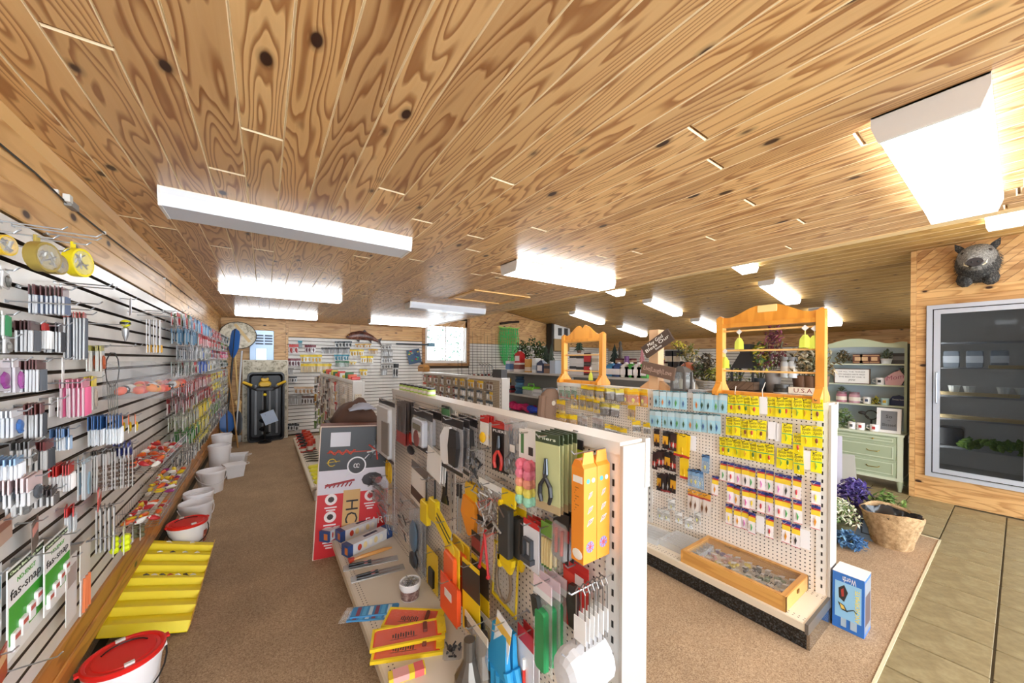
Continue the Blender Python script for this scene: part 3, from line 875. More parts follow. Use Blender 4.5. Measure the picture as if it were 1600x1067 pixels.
# orange boxes: hang tab, box, print
def orange_box(x0, x1, lab):
    w, h = x1 - x0, oz1 - oz0; p = Vector(((x0 + x1) / 2, oy, oz1))
    t = thing('orange_kit_box', lab, 'box', (0, 0, 0), 'orange boxes on the pegboard')
    d = odp; OR = '#f0922a'
    MB().box(-w / 2, w / 2, -h, -h * .155, -d, 0).build('carton', M(OR, .45), t)
    MB().prism([(-w * .48, -h * .155), (w * .48, -h * .155), (w * .34, -h * .02), (-w * .34, -h * .02)], -.012, -.009).build('hang_tab', M('#f09a3a', .5), t)
    MB().loft([[(-w / 2, -h * .155, 0), (w / 2, -h * .155, 0), (w / 2, -h * .155, -d), (-w / 2, -h * .155, -d)], [(-w * .45, -h * .09, -.02), (w * .45, -h * .09, -.02), (w * .45, -h * .09, -d + .01), (-w * .45, -h * .09, -d + .01)]]).build('box_top', M('#ea8a24', .45), t)
    pr = MB()
    pr.cyl((-w * .18, -h * .27, 0), w * .13, .0008, 14, 0).cyl((w * .22, -h * .27, 0), w * .13, .0008, 14, 1)
    for k, (yy, s) in enumerate(((.40, .16), (.53, .2), (.64, .24))):
        for q in range(5):
            a = q * .5 - 1
            pr.tube([(-w * s, -h * (yy + .03), .0006), (w * s * a * .4, -h * (yy - .02 + .006 * q), .0008), (w * s, -h * (yy - .03), .0006)], .0011, 4, 2 if q % 2 else 1)
    pr.cyl((0, -h * .86, 0), w * .3, .0008, 16, 3)
    for q in range(8):
        a = q * .7854; pr.tube([(0, -h * .86, .001), (w * .27 * math.cos(a), -h * .86 + w * .27 * math.sin(a), .001)], .0012, 4, 4)
    pr.build('print', [M('#4aa5b5', .5), M('#e9d8d8', .5), M('#8a5a4a', .5), M('#7d86b8', .5), M('#d0504a', .5)], t)
    sd = MB().box(-w / 2 - .0008, -w / 2, -h * .29, -h * .23, -d + .006, -.006, 0)
    for q in range(9): sd.box(-w / 2 - .0008, -w / 2, -h * (.34 + .026 * q), -h * (.332 + .026 * q), -d + .015, -.02 - .01 * (q % 3), 1)
    sd.ball((-w / 2, -h * .93, -d * .5), (.002, h * .05, d * .42), 10, 5, 0)
    sd.build('side_print', [M('#f3ede2', .5), M('#b0691c', .5)], t)
    put(t, p, FB)
orange_box(ox[0], ox[1] - .002, 'front orange printed box hanging at the near gondola end')
orange_box(ox[1], ox[2] - .002, 'rear orange printed box hanging at the near gondola end')
hook(g1, FG, (WG, oy + odp * .5, oz1 - .01), WG - ox[0] + .03)
# --- middle rows
def hank(w, h):
    b = MB()
    for i in range(4):
        x = w * (i - 1.5) * .16
        b.tube([(x + w * .16 * math.cos(a), -h * .5 + h * .47 * math.sin(a), .004 + .004 * i) for a in [k * .628 for k in range(10)]], .0045, 6, closed=True)
    return (b, M('#efbf22', .6))
g1p('rope_hank', 'yellow rope hank hanging under the electric knife', 'rope', (602, 720, 616, 752), shape=hank, out=.05)
g1p('worm_bag', 'clear bag of dark worms sagging over the boxes', 'bag', (572, 744, 602, 784), card='#b9bdc2', cardkeep=.5, content=c_jumble(('#4a4a48', '#6a6a66', '#8e8f8c', '#2c2c2c'), 34, .1, .98), out=.16, tilt=.15)
g1p('swivel_bag', 'clear bag of blue and silver swivels above the lure boxes', 'bag', (583, 764, 619, 812), card='#dfe3e8', cardkeep=.65, content=c_jumble(('#8fa8c0', '#b9c2cc', '#7a8894', '#b8766a'), 34, .15, .98), out=.10)
g1p('lead_pack', 'pack of dark lead weights left of the grey shell', 'pack', (624, 780, 650, 834), card='#cfcfcf', cardkeep=.6, content=c_jumble(('#3a3a3c', '#5b5c60', '#8a6a5a'), 22, .2, .98), out=.06)
g1p('multi_tool_shell', 'tall clear shell with a blue grey gadget', 'pack', (640, 792, 659, 892), card='#c2c8d0', cardkeep=.45, content=c_many(c_lump('#5f7890', 0, .45, .6, .5, .03), c_lump('#3f4650', 0, .82, .6, .25, .03)), n=2, gap=.03, out=.07)
g1p('paper_tag_stack', 'stack of white paper tags on a bent hook', 'tags', (668, 704, 690, 747), card='#f2f1ee', n=3, gap=.012, out=.12, tilt=-.12)
g1p('hook_file_card', 'white card with brown picture beside the yellow spools', 'card', (643, 728, 668, 792), card='#efece6', bands=((0, .2, '#6e655c'), (.66, .9, '#3d3028')), out=.07, tilt=-.08)
def spool_pk(w, h):
    return [('cord', MB().bbox(-w * .42, w * .42, -h * .98, -h * .50, .002, .03, .008), M('#f2d31c', .45)), ('clip', MB().tube([(0, -h * .08, .01), (w * .05, -h * .3, .012), (0, -h * .5, .01)], .006, 6), M('#2e2e30', .4))]
g1p('cord_spool', 'left yellow cord spool in a clear bag', 'spool', (662, 746, 675, 818), card='#e7e9ec', cardkeep=.7, content=spool_pk, out=.07)
g1p('cord_spool', 'right yellow cord spool in a clear bag', 'spool', (675, 744, 689, 814), card='#e7e9ec', cardkeep=.7, content=spool_pk, out=.07)
def paddle(w, h):
    return (MB().bbox(-w * .2, w * .2, -h * .72, 0, -.006, .008, .005).prism([(-w * .5, -h), (w * .5, -h * .94), (w * .3, -h * .7), (-w * .25, -h * .7)], -.004, .006).box(-w * .18, w * .18, -h * .45, -h * .25, .008, .009, 1), [BLACKP, WHITE])
g1p('black_scraper', 'black plastic scraper with a white sticker', 'scraper', (690, 736, 701, 788), shape=paddle, out=.05)
g1p('ice_pick', 'silver ice pick with black and red grip', 'pick', (713, 752, 726, 832), card='#dfe2e6', cardkeep=.75, content=c_many(c_rods('#b4bac0', 2, .004, .3, .98, .8), c_rods('#262022', 2, .007, .04, .3)), out=.05)
def scaler(w, h):
    return (MB().bbox(-w * .42, w * .36, -h * .45, 0, -.003, .006, .006).loft([[(-w * .38, -h * .25, .002), (w * .4, -h * .3, .002), (w * .4, -h * .3, .02), (-w * .38, -h * .25, .02)], [(-w * .5, -h * .6, .002), (w * .45, -h * .62, .002), (w * .45, -h * .62, .024), (-w * .5, -h * .6, .024)], [(-w * .1, -h, .002), (w * .3, -h, .002), (w * .3, -h, .016), (-w * .1, -h, .016)]], 1), [M('#f2c41f', .45), M('#f59a2a', .4)])
g1p('fish_scaler', 'orange fish scaler on a yellow card', 'scaler', (725, 757, 749, 836), shape=scaler, out=.06, n=2, gap=.03)
g1p('stringer_bag', 'tangled wire stringers in a clear bag with white label', 'bag', (748, 752, 782, 822), card='#d8d6d4', cardkeep=.65, bands=((.02, .16, '#ecebe8'),), content=c_jumble(('#8c8580', '#a9a29c', '#6d5a50', '#c26a5c', '#dfe3e6'), 44, .1, .98, .3), out=.08, n=2, gap=.03)
g1p('hook_remover', 'pair of crossed red hook removers in a clear pack', 'pack', (746, 812, 772, 897), card='#d9c3bd', cardkeep=.5, bands=((0, .14, '#2a2124'),),
    content=lambda w, h: [('remover', MB().tube([(w * .1, -h * .16, .01), (-w * .25, -h * .9, .01)], .006, 6).ball((-w * .25, -h * .92, .01), .01), M('#cf2f34', .4)), ('remover', MB().tube([(w * .12, -h * .2, .018), (w * .36, -h * .9, .018)], .006, 6).ball((w * .36, -h * .93, .018), .01), M('#cf2f34', .4))], out=.09)
g1p('red_square_card', 'small black and red card right of the fish scaler', 'card', (737, 832, 750, 864), card='#2a1f20', bands=((.25, .8, '#8f3530'),), out=.1)
def shears(w, h):
    b = MB().bbox(-w * .5, w * .5, -h * .20, 0, -.003, .004, .008, 0).bbox(-w * .5, -w * .3, -h, -h * .15, -.003, .02, .006, 0)
    b.loft([[(-w * .5, -h * .8, 0), (w * .5, -h * .8, 0), (w * .5, -h * .8, .02), (-w * .5, -h * .8, .02)], [(-w * .5, -h * .9, 0), (w * .48, -h * .88, 0), (w * .48, -h * .88, .02), (-w * .5, -h * .9, .02)], [(w * .1, -h, 0), (w * .3, -h, 0), (w * .3, -h, .012), (w * .1, -h, .012)]], 0)
    b.bbox(-w * .34, w * .40, -h * .80, -h * .2, .004, .03, .008, 1)
    for k in range(11): b.cbox((-w * .36, -h * (.24 + .05 * k), .02), (.006, .006, .02), 2)
    return (b, [M('#f4d31a', .4), M('#3b3936', .8), M('#d9c88a', .6)])
g1p('ribbed_knife', 'yellow knife with ribbed black grip, hanging centre of the pegboard', 'knife', (783, 766, 806, 892), shape=shears, out=.07, n=1)
g1p('ribbed_knife', 'yellow knife with ribbed black grip, half hidden behind its twin', 'knife', (806, 786, 822, 890), shape=shears, out=.03, n=1)
g1p('clamp_card', 'white card with a grey bench clamp under a red header', 'clamp', (818, 814, 842, 890), card='#e8e9f0', bands=((0, .12, '#cf2f30'),), content=lambda w, h: [('clamp', frame_ring(-w * .34, w * .2, -h * .78, -h * .36, .008, .004, .02).box(-w * .4, w * .26, -h * .84, -h * .74, .004, .026), M('#55585e', .4, .5))], n=3, gap=.022, out=.08)
g1p('bamboo_pack', 'pack of bamboo skewer floats under a green header', 'pack', (846, 818, 868, 888), card='#d8d2b0', cardkeep=.5, bands=((0, .3, '#7fae4c'),), content=c_many(c_rods('#d9c48e', 4, .006, .32, .92), c_rods('#4b7a33', 4, .005, .84, .97)), n=2, gap=.02, out=.06)
g1p('clip_card', 'black card with red clip behind clear plastic', 'card', (864, 800, 890, 876), card='#241d1f', bands=((.3, .55, '#a93034'),), content=c_rods('#c65a54', 2, .006, .35, .85), blister=.016, n=3, gap=.022, out=.085)
g1p('saw_shell', 'yellow framed clear shell with a wire saw', 'saw', (772, 858, 810, 950), card='#efe9dc', cardkeep=.5, bands=((0, .06, '#f0d22c'), (.94, 1, '#f0d22c')),
    content=lambda w, h: [('rim', frame_ring(-w / 2, w / 2, -h, 0, .006, -.002, .006), M('#f2d42a', .4)), ('saw', MB().tube([(w * .3 * math.cos(a) + w * .02, -h * .55 + h * .34 * math.sin(a), .01) for a in [k * .628 for k in range(10)]], .007, 6, closed=True), M('#8d7a66', .4)), ('paper', MB().box(-w * .22, w * .2, -h * .35, -h * .16, .003, .005), M('#efe6df', .5))], out=.05, tilt=-.06)
g1p('folding_knife_card', 'narrow yellow card with black folding knife near the shelf', 'knife', (667, 860, 684, 921), card='#f2cf22', content=lambda w, h: [('handle', MB().bbox(-w * .2, w * .25, -h * .9, -h * .45, .002, .016, .005), BLACKP)], out=.05)
g1p('price_flag', 'yellow striped price flag above the orange saws', 'tag', (683, 812, 706, 845), card='#f2d21f', bands=((.3, .42, '#4b4524'), (.55, .66, '#4b4524')), out=.14, tilt=-.4)
def osaw(w, h):
    b = MB().bbox(-w * .5, w * .5, -h * .22, 0, -.003, .003, .008, 0).bbox(-w * .5, -w * .36, -h, -h * .1, -.003, .004, .004, 0).bbox(w * .36, w * .5, -h, -h * .1, -.003, .004, .004, 0)
    b.bbox(-w * .36, w * .36, -h * .94, -h * .16, .002, .022, .01, 1).cyl((0, -h * .12, .003), w * .2, .002, 12, 2)
    return (b, [M('#f0c81f', .4), M('#f2682a', .4), M('#f6e04a', .4)])
g1p('orange_hand_saw', 'orange saw in a yellow sleeve', 'saw', (694, 848, 719, 950), shape=osaw, n=2, gap=.05, out=.13)
g1p('red_hand_reel', 'red orange plastic reel with a white tag near the shelf', 'reel', (688, 905, 714, 965), card='#ef5a2c', rough=.35, content=lambda w, h: [('tag', MB().box(-w * .2, w * .2, -h * .5, -h * .3, .003, .005), WHITE), ('rim', MB().bbox(-w * .5, w * .5, -h, -h * .08, -.02, .002, .01), M('#ef5a2c', .35))], out=.17)
g1p('headlamp_card', 'yellow card with black printed panel', 'card', (722, 880, 748, 992), card='#f3cb1b', bands=((.06, .46, '#3a332c'),), content=lambda w, h: [('grip', MB().bbox(-w * .2, w * .3, -h * .9, -h * .72, .002, .02, .006), BLACKP)], n=2, gap=.05, out=.14, tilt=.04)
g1p('torch_pack', 'clear pack with a steel torch and brown card', 'torch', (725, 974, 762, 1075), card='#c9b79c', cardkeep=.45, bands=((0, .12, '#d9d0c2'),),
    content=lambda w, h: [('torch', MB().at((0, -h * .2, .03), rx=math.pi / 2).lathe([(w * .12, 0), (w * .12, h * .3), (w * .24, h * .48), (w * .3, h * .55), (w * .3, h * .8)], 12), M('#6b655e', .35, .6)), ('price_dot', MB().cyl((-w * .3, -h * .93, .004), w * .1, .002, 10), M('#f2dc3a', .5))], n=2, gap=.06, out=.16)
def glove(w, h):
    b = MB()
    b.loft([[(-w * .28, -h * .02, 0), (w * .3, -h * .02, 0), (w * .3, -h * .02, .018), (-w * .28, -h * .02, .018)], [(-w * .3, -h * .3, 0), (w * .32, -h * .3, 0), (w * .32, -h * .3, .022), (-w * .3, -h * .3, .022)], [(-w * .5, -h * .62, 0), (w * .4, -h * .62, 0), (w * .4, -h * .62, .028), (-w * .5, -h * .62, .028)]])
    for k in range(4): b.tube([(w * (-.4 + .24 * k), -h * .6, .014), (w * (-.42 + .24 * k), -h * (.98 - .05 * abs(k - 1.5)), .014)], [w * .12, w * .09], 8)
    b.tube([(w * .36, -h * .45, .014), (w * .52, -h * .68, .016)], [w * .1, w * .08], 8)
    return (b, M('#2fa3dd', .6))
g1p('work_glove', 'bright blue rubber glove under a white card', 'glove', (765, 978, 805, 1090), shape=glove, n=2, gap=.03, out=.10)
g1p('glove_header', 'white header card with yellow dot on the blue gloves', 'card', (777, 968, 800, 1030), card='#f3f5f6', bands=((.2, .45, '#f0c44a'), (.72, 1, '#d8ecf6')), out=.118, tilt=-.2)
g1p('glue_card', 'white card with a glue tube under red stripes', 'card', (808, 985, 834, 1080), card='#efeff1', bands=((0, .24, '#d2322f'),), content=c_many(c_rods('#d9382e', 1, .007, .62, .95), c_rods('#f4f4f4', 1, .007, .45, .62)), n=2, gap=.03, out=.06)
g1p('green_knife_shell', 'green handled knife in a clear shell with white header', 'knife', (833, 906, 862, 1046), card='#dfe9e4', cardkeep=.55, bands=((0, .12, '#e9d3dc'), (.12, .2, '#eef0f2')),
    content=lambda w, h: [('handle', MB().bbox(-w * .2, w * .36, -h * .96, -h * .3, .002, .022, .008), M('#2f9a5c', .4)), ('blade', MB().loft([[(-w * .45, -h * .22, .004), (-w * .1, -h * .2, .004), (-w * .1, -h * .2, .02), (-w * .45, -h * .22, .02)], [(-w * .3, -h * .42, .004), (w * .1, -h * .4, .004), (w * .1, -h * .4, .02), (-w * .3, -h * .42, .02)]]), M('#2c302e', .4))], n=3, gap=.035, out=.11)
g1p('shears_card', 'red card holding black shears at the near end', 'shears', (880, 878, 919, 986), card='#cf2b28', bands=((.2, .36, '#dd4a3a'), (.1, .2, '#c8201f')), content=lambda w, h: [('shears', MB().loft([[(-w * .12, -h * .32, .002), (w * .12, -h * .3, .002), (w * .12, -h * .3, .02), (-w * .12, -h * .32, .02)], [(-w * .2, -h * .55, .002), (w * .2, -h * .55, .002), (w * .2, -h * .55, .022), (-w * .2, -h * .55, .022)], [(-w * .14, -h * .94, .002), (w * .06, -h * .94, .002), (w * .06, -h * .94, .016), (-w * .14, -h * .94, .016)]]), M('#3a3431', .4)), ('price_tag', MB().box(w * .0, w * .34, -h * .3, -h * .16, .003, .004), M('#e9d9d9', .5))], out=.03)
def stringer(w, h):
    b = MB().tube([(-w * .3, -h, 0), (-w * .3, -h * .08, 0), (-w * .15, 0, 0), (w * .15, 0, 0), (w * .3, -h * .08, 0), (w * .3, -h, 0)], .0022, 5, 0).box(-w * .4, w * .4, -h * .9, -h * .5, .002, .004, 1)
    return (b, [M('#8f8a86', .3, .9), M('#f4f3f1', .5)])
g1p('wire_stringer', 'wire fish stringer with a white paper tag', 'stringer', (896, 918, 918, 1012), shape=stringer, n=6, gap=.02, out=.15)
g1p('wire_clamp', 'bent wire clamp with white tag at the near pegboard end', 'clamp', (919, 916, 934, 998), shape=lambda w, h: (MB().tube([(-w * .3, 0, 0), (-w * .3, -h, 0), (w * .3, -h, 0), (w * .3, 0, 0)], .002, 5, 0).box(-w * .3, w * .3, -h * .65, -h * .25, .002, .004, 1), [STEEL, WHITE]), out=.03)
def mask(w, h):
    rings = []
    for i in range(5):
        s = (1, .98, .85, .55, .15)[i]; z = (0, .014, .034, .046, .05)[i]
        rings.append([(w * .5 * s * math.cos(6.28319 * j / 16), -h * .5 + h * .5 * s * math.sin(6.28319 * j / 16), z) for j in range(16)])
    return (MB().loft(rings), M('#d9dbe0', .5))
g1p('dust_mask', 'white cup shaped shell hanging at the bottom right of the pegboard', 'mask', (872, 1012, 922, 1085), shape=mask, n=5, gap=.028, out=.16)
# ================================================================== goods lying on the foreground shelf (top at z = .16)
def flat(name, label, cat, pl, pr, z, build, group=None, lift=0.0, tiltx=0.0, tilty=0.0):
    """lay a thing on a shelf between two photographed points: local x runs from pl to pr, y away, z up"""
    a, b = un(*pl, Z=z), un(*pr, Z=z)
    d = b - a; L = d.length
    t = thing(name, label, cat, (0, 0, 0), group)
    build(t, L)
    t.matrix_local = Matrix.Translation(a + Vector((0, 0, lift))) @ Matrix.Rotation(math.atan2(d.y, d.x), 4, 'Z') @ Matrix.Rotation(tilty, 4, 'Y') @ Matrix.Rotation(tiltx, 4, 'X')
    return t
SH = .1605
def lure_box(t, L):
    d, h = .085, .082
    MB().box(0, L, 0, d, 0, h, 0).build('carton', [M('#e4e6ea', .4)], t)
    MB().box(-.0006, L * .10, -.0006, d + .0006, -.0002, h + .0006, 0).box(L * .86, L + .0006, -.0006, d + .0006, -.0002, h + .0006, 0).build('blue_ends', [M('#33508c', .4)], t)
    pr = MB().box(-.001, .0, .008, d * .5, h * .2, h * .8, 0)
    for i, c in enumerate((1, 2, 3, 2, 3)): pr.ball((L * (.24 + .12 * i), -.0005, h * .5), (L * .045, .002, h * .3), 8, 5, c)
    pr.box(L * .3, L * .8, d * .25, d * .8, h, h + .0012, 4).box(L * .4, L * .7, d * .35, d * .7, h + .001, h + .0016, 5)
    pr.build('print', [M('#d77a3c', .5), M('#c8402e', .5), M('#ecd8a0', .5), M('#f2efe6', .5), M('#e9e9ee', .5), M('#39415c', .5)], t)
flat('lure_box', 'blue and white lure box in front of the upper row on the shelf', 'box', (544, 872), (613, 838), SH, lure_box)
flat('lure_box', 'blue and white lure box standing behind its twin on the shelf', 'box', (532, 848), (600, 820), SH, lure_box)
flat('lure_box', 'short blue lure box end beside the red auger box', 'box', (513, 848), (540, 830), SH, lure_box)
flat('filleting_lure', 'long orange lure with red tail lying before the lure boxes', 'lure', (545, 880), (612, 858), SH, lambda t, L: (
    MB().tube([(L * .1, 0, .016), (L * .3, 0, .018), (L * .8, 0, .018), (L, 0, .014)], [.008, .015, .014, .006], 8).build('body', M('#e0a35c', .35), t),
    MB().prism([(0, -.02), (L * .12, -.006), (L * .12, .006), (0, .02)], .005, .03).build('tail', M('#d0452c', .4), t)))
def knife_pk(t, L):
    MB().bbox(0, L, -.03, .045, 0, .004, .004).build('backing', clear('bag_film', '#b8bcc4', .4, .2), t)
    for q in (0, 1):
        MB().tube([(L * .1, -.012 + .034 * q, .011), (L * .5, -.012 + .034 * q, .012)], [.008, .009], 8).build('handle', M('#262427', .4), t)
        MB().prism([(L * .5, -.018 + .034 * q), (L * .92, -.014 + .034 * q), (L * .5, -.006 + .034 * q)], .008, .010).build('blade', M('#9c8f8c', .3, .7), t)
        MB().ball((L * .4, -.012 + .034 * q, .02), (.016, .008, .002), 8, 4).build('sticker', M('#e7a3a6', .5), t)
flat('knife_pack', 'flat clear pack of two dark knives, nearer the white tub', 'knife', (548, 908), (632, 886), SH, knife_pk)
flat('knife_pack', 'flat clear pack of two dark knives next to the orange lure', 'knife', (536, 890), (622, 872), SH, knife_pk)
# tub of snaps
c = un(645, 940, Z=SH)
tub = thing('snap_tub', 'white plastic tub full of wire snaps with a brown label', 'tub', (c.x, c.y + .05, SH))
MB().lathe([(.052, 0), (.058, .075), (.058, .078)], 20).build('tub_body', M('#ecebee', .35), tub, True)
MB().lathe([(.0535, .006), (.0578, .06)], 20, caps=False).build('label', speckle_mat('tub_label', '#4a3a38', '#8a6a66', '#c9b4ae', 40, .5, 0), tub, True)
MB().lathe([(.060, .072), (.065, .076), (.065, .098), (.060, .102), (.055, .098), (.055, .09)], 20, caps=False).build('rim', M('#f2f2f4', .35), tub, True)
sn = MB()
for k in range(40):
    a, r_ = rnd.uniform(0, 6.28), rnd.uniform(0, .042); p0 = Vector((r_ * math.cos(a), r_ * math.sin(a), rnd.uniform(.082, .105)))
    v = Vector((rnd.uniform(-1, 1), rnd.uniform(-1, 1), rnd.uniform(-.3, .5))).normalized() * .022
    w = v.cross(Vector((0, 0, 1))).normalized() * .005
    sn.tube([p0 - v, p0 - v * .8 + w, p0 + v * .8 + w, p0 + v, p0 + v * .8 - w, p0 - v * .8 - w], .0013, 4, closed=True)
o = sn.build('wire_snaps', M('#b8bbbf', .25, .9), tub); o['kind'] = 'stuff'
# blue bags
def blue_bag(t, L):
    MB().bbox(0, L, -.035, .055, 0, .006, .006).build('bag', M('#3f8fc9', .35), t)
    pr = MB()
    for i in range(6): pr.box(L * (.12 + .13 * i), L * (.2 + .13 * i), -.025, .045, .006, .0066, i % 3)
    pr.build('print', [M('#8b4a62', .5), M('#5fb0e0', .5), M('#cfe6f4', .5)], t)
    MB().box(-L * .14, .004, -.04, .06, .001, .003).build('clear_edge', CLEAR, t)
flat('bait_bag', 'flat blue bait bag hanging over the shelf edge, upper one', 'bag', (548, 962), (622, 954), SH, blue_bag, lift=.006)
flat('bait_bag', 'flat blue bait bag hanging over the shelf edge, lower one', 'bag', (543, 966), (618, 960), SH, blue_bag)
# orange fillet boards in yellow frames
def fillet(t, L):
    d = .135
    MB().bbox(L * .02, L * .96, -d * .46, d * .46, .004, .012, .012).build('board', M('#f2562c', .4), t)
    fr2 = frame_ring(0, L, -d / 2, d / 2, .012, 0, .016)
    fr2.box(L * .90, L * 1.02, -d * .3, d * .5, .008, .018).ball((L * .95, d * .1, .016), (.018, .022, .006), 8, 4)
    fr2.build('yellow_frame', M('#f4d22a', .4), t)
    MB().bbox(L * .70, L * .76, -d * .1, d * .35, .012, .026, .004).build('clip', M('#7a3b30', .4), t)
    pr = MB()
    for k in range(9): pr.box(L * (.28 + .035 * k), L * (.30 + .035 * k), -d * .1 - .004 * (k % 3), d * .06 + .005 * (k % 2), .0122, .0128)
    pr.box(L * .25, L * .62, -d * .2, -d * .18, .0122, .0128); pr.build('print', M('#4a2a22', .6), t)
    MB().bbox(L * .05, L * .88, -d * .42, d * .42, .0125, .0145, .008).build('film', clear('bag_film', '#ffffff', .95, .1), t)
flat('fillet_board', 'orange fillet board in yellow frame, bottom of the pile', 'board', (582, 1022), (692, 1006), SH, fillet)
flat('fillet_board', 'orange fillet board in yellow frame, on top of the pile', 'board', (580, 1004), (694, 982), SH + .02, fillet, lift=.0, tiltx=.03)
flat('fillet_board', 'orange fillet board in yellow frame leaning beside the white tub', 'board', (603, 968), (690, 972), SH, fillet, lift=.004, tiltx=.10)
def lead_bag(t, L):
    MB().bbox(0, L, -.04, .05, 0, .004, .01).build('bag', CLEAR, t)
    b = MB()
    for k in range(26):
        x, y = L * rnd.uniform(.15, .85), rnd.uniform(-.03, .04); b.tube([(x, y, .008), (x + rnd.uniform(-.02, .02), y + rnd.uniform(-.02, .02), .018)], .004, 5)
    b.build('lead_weights', M('#55565a', .4, .6), t)
flat('weight_bag', 'clear bag of grey lead weights on the shelf', 'bag', (692, 1022), (722, 1020), SH, lead_bag)
def yr_box(t, L):
    MB().box(0, L, -.02, .03, 0, .03).build('carton', M('#f0cf3a', .45), t)
    MB().box(L * .12, L * .55, -.0206, .0306, .004, .0306, 0).box(L * .7, L * .96, -.021, .031, -.0002, .031, 1).build('print', [M('#e9a9a4', .5), M('#e26a6a', .5)], t)
flat('small_carton', 'small yellow and pink carton at the bottom of the shelf', 'box', (607, 1068), (664, 1048), SH, yr_box)

# ================================================================== red auger box, jacket and cap behind the foreground shelf
ab = thing('auger_box', 'tall red and black auger carton leaning at the far shelf end', 'box', (.315, 3.235, 0))
BW, BH, BD = .56, 1.07, .24
def abx(mb, nm, mt, par=ab): return put(mb.build(nm, mt, par), (0, 0, 0), FB)
abx(MB().box(0, BW, 0, BH, -BD, 0), 'carton', M('#7a4a3a', .6))
abx(MB().box(.004, BW - .004, .006, BH * .48, 0, .0012), 'red_panel', M('#cf2229', .4))
abx(MB().box(.004, BW - .004, BH * .48, BH * .66, 0, .0012), 'white_panel', M('#d8d2dc', .4))
abx(MB().box(.004, BW - .004, BH * .66, BH - .012, 0, .0012), 'black_panel', M('#231f20', .4))
abx(frame_ring(0, BW, 0, BH, .008, .0005, .0022), 'pale_edges', M('#d9c4b4', .5))
abx(MB().box(.08, .23, BH * .84, BH * .95, .0015, .003), 'paper_note', M('#d9d9e2', .5))
scw = MB()
pts = [(.07 + .012 * i, BH * .795 + .018 * math.sin(i * 1.25), .004) for i in range(18)]
scw.tube(pts, .007, 5).tube([(.06, BH * .795, .004), (.42, BH * .795, .004)], .004, 5)
abx(scw, 'auger_picture', M('#d4503a', .45))
pw = MB()
for k in range(8):
    a = k * .785 + .2; pw.tube([(.44, BH * .80, .004), (.44 + .075 * math.cos(a), BH * .80 + .085 * math.sin(a), .004)], .007, 5, k % 3)
pw.ball((.44, BH * .8, .003), (.04, .05, .003), 10, 5, 3)
abx(pw, 'engine_picture', [M('#c9473a', .5), M('#e3e3e6', .5), M('#5a5a5e', .5), M('#8d9096', .5)])
badge = MB().cyl((.29, BH * .685, .003), .075, .002, 24, 0).cyl((.29, BH * .685, .005), .064, .001, 24, 1)
for k in (-1, 1): badge.tube([(.29 + k * .011 + .011 * math.cos(q * .8), BH * .685 + .017 * math.sin(q * .8), .0065) for q in range(8)], .004, 5, 0, closed=False)
badge.tube([(.20, BH * .60, .004), (.23, BH * .635, .004)], .004, 5, 0).tube([(.35, BH * .735, .004), (.385, BH * .77, .004)], .004, 5, 0)
abx(badge, 'round_badge', [M('#e9e6ea', .4), M('#241f22', .4)])
yw = MB().tube([(.10 + .03 * math.cos(q * .7), BH * .72 + .03 * math.sin(q * .7), .004) for q in range(9)], .004, 5).tube([(.06, BH * .72, .004), (.16, BH * .73, .004)], .003, 5)
abx(yw, 'yellow_mark', M('#e8c33a', .5))
ph = MB().tube([(.06, BH * .545, .004), (.28, BH * .575, .004)], .009, 6, 0).ball((.42, BH * .57, .003), (.09, .06, .003), 10, 5, 1).ball((.47, BH * .56, .005), (.03, .03, .003), 8, 4, 0)
for k in range(7): ph.tube([(.06 + .03 * k, BH * .53, .005), (.08 + .03 * k, BH * .56, .005)], .005, 4, 0)
abx(ph, 'machine_photo', [M('#a8343a', .5), M('#3a3236', .5)])
abx(MB().box(.20, .33, .01, BH * .50, .002, .004), 'tan_sleeve', M('#d8ad72', .55))
o = text('HC40', .135, M('#231c1c', .5), 'model_lettering', ab, width=.33)
o.matrix_local = Matrix.Translation((.265, -.0048, BH * .27)) @ FB.to_4x4() @ Matrix.Rotation(-math.pi / 2, 4, 'Z')
for xx, yy, cc in ((.11, .44, '#3a2c2c'), (.11, .31, '#3a2c2c'), (.11, .18, '#3a2c2c'), (.41, .44, '#b8262c')):
    ic = MB().cyl((xx, BH * yy, .002), .045, .0015, 18, 0).ball((xx, BH * yy, .0038), (.024, .024, .001), 8, 4, 1)
    for q in range(3): ic.box(xx - .045 + .012 * q, xx + .045 - .01 * q, BH * (yy - .065 - .02 * q), BH * (yy - .055 - .02 * q), .0015, .003, 0)
    abx(ic, 'icon', [M('#efe3e3', .5), M(cc, .5)])
put(text('EARTH', .085, M('#f2eeee', .5), 'model_lettering', ab, ax='LEFT'), (.38, -.003, BH * .235), FB)
ab.rotation_euler = (math.radians(-3), math.radians(3.0), math.radians(-7))
# grey and brown jacket lying on the box
jk = thing('folded_jacket', 'brown jacket with a light grey panel lying behind the auger box', 'jacket', (.70, 3.72, .0))
c = un(585, 648, Y=3.62)
jm = MB()
def cloth(n, w, d, h, seed, col, par, nm, loc):
    r_ = random.Random(seed); b = MB(); nx, ny = 11, 8; vs = []; fs = []
    for j in range(ny):
        for i in range(nx):
            u, v = i / (nx - 1) * 2 - 1, j / (ny - 1) * 2 - 1
            z = h * max(0, (1 - abs(u) ** 2.4)) * max(0, (1 - abs(v) ** 2.4)) ** .7 * (1 + .22 * math.sin(5 * u + seed) * math.cos(4 * v + seed)) + r_.uniform(-.006, .006)
            vs.append((loc[0] + u * w, loc[1] + v * d, loc[2] + z))
    for j in range(ny - 1):
        for i in range(nx - 1): a = j * nx + i; fs.append((a, a + 1, a + nx + 1, a + nx))
    b.tri(vs, fs)
    o = b.build(nm, col, par, True)
    md = o.modifiers.new('s', 'SOLIDIFY'); md.thickness = .012
    return o
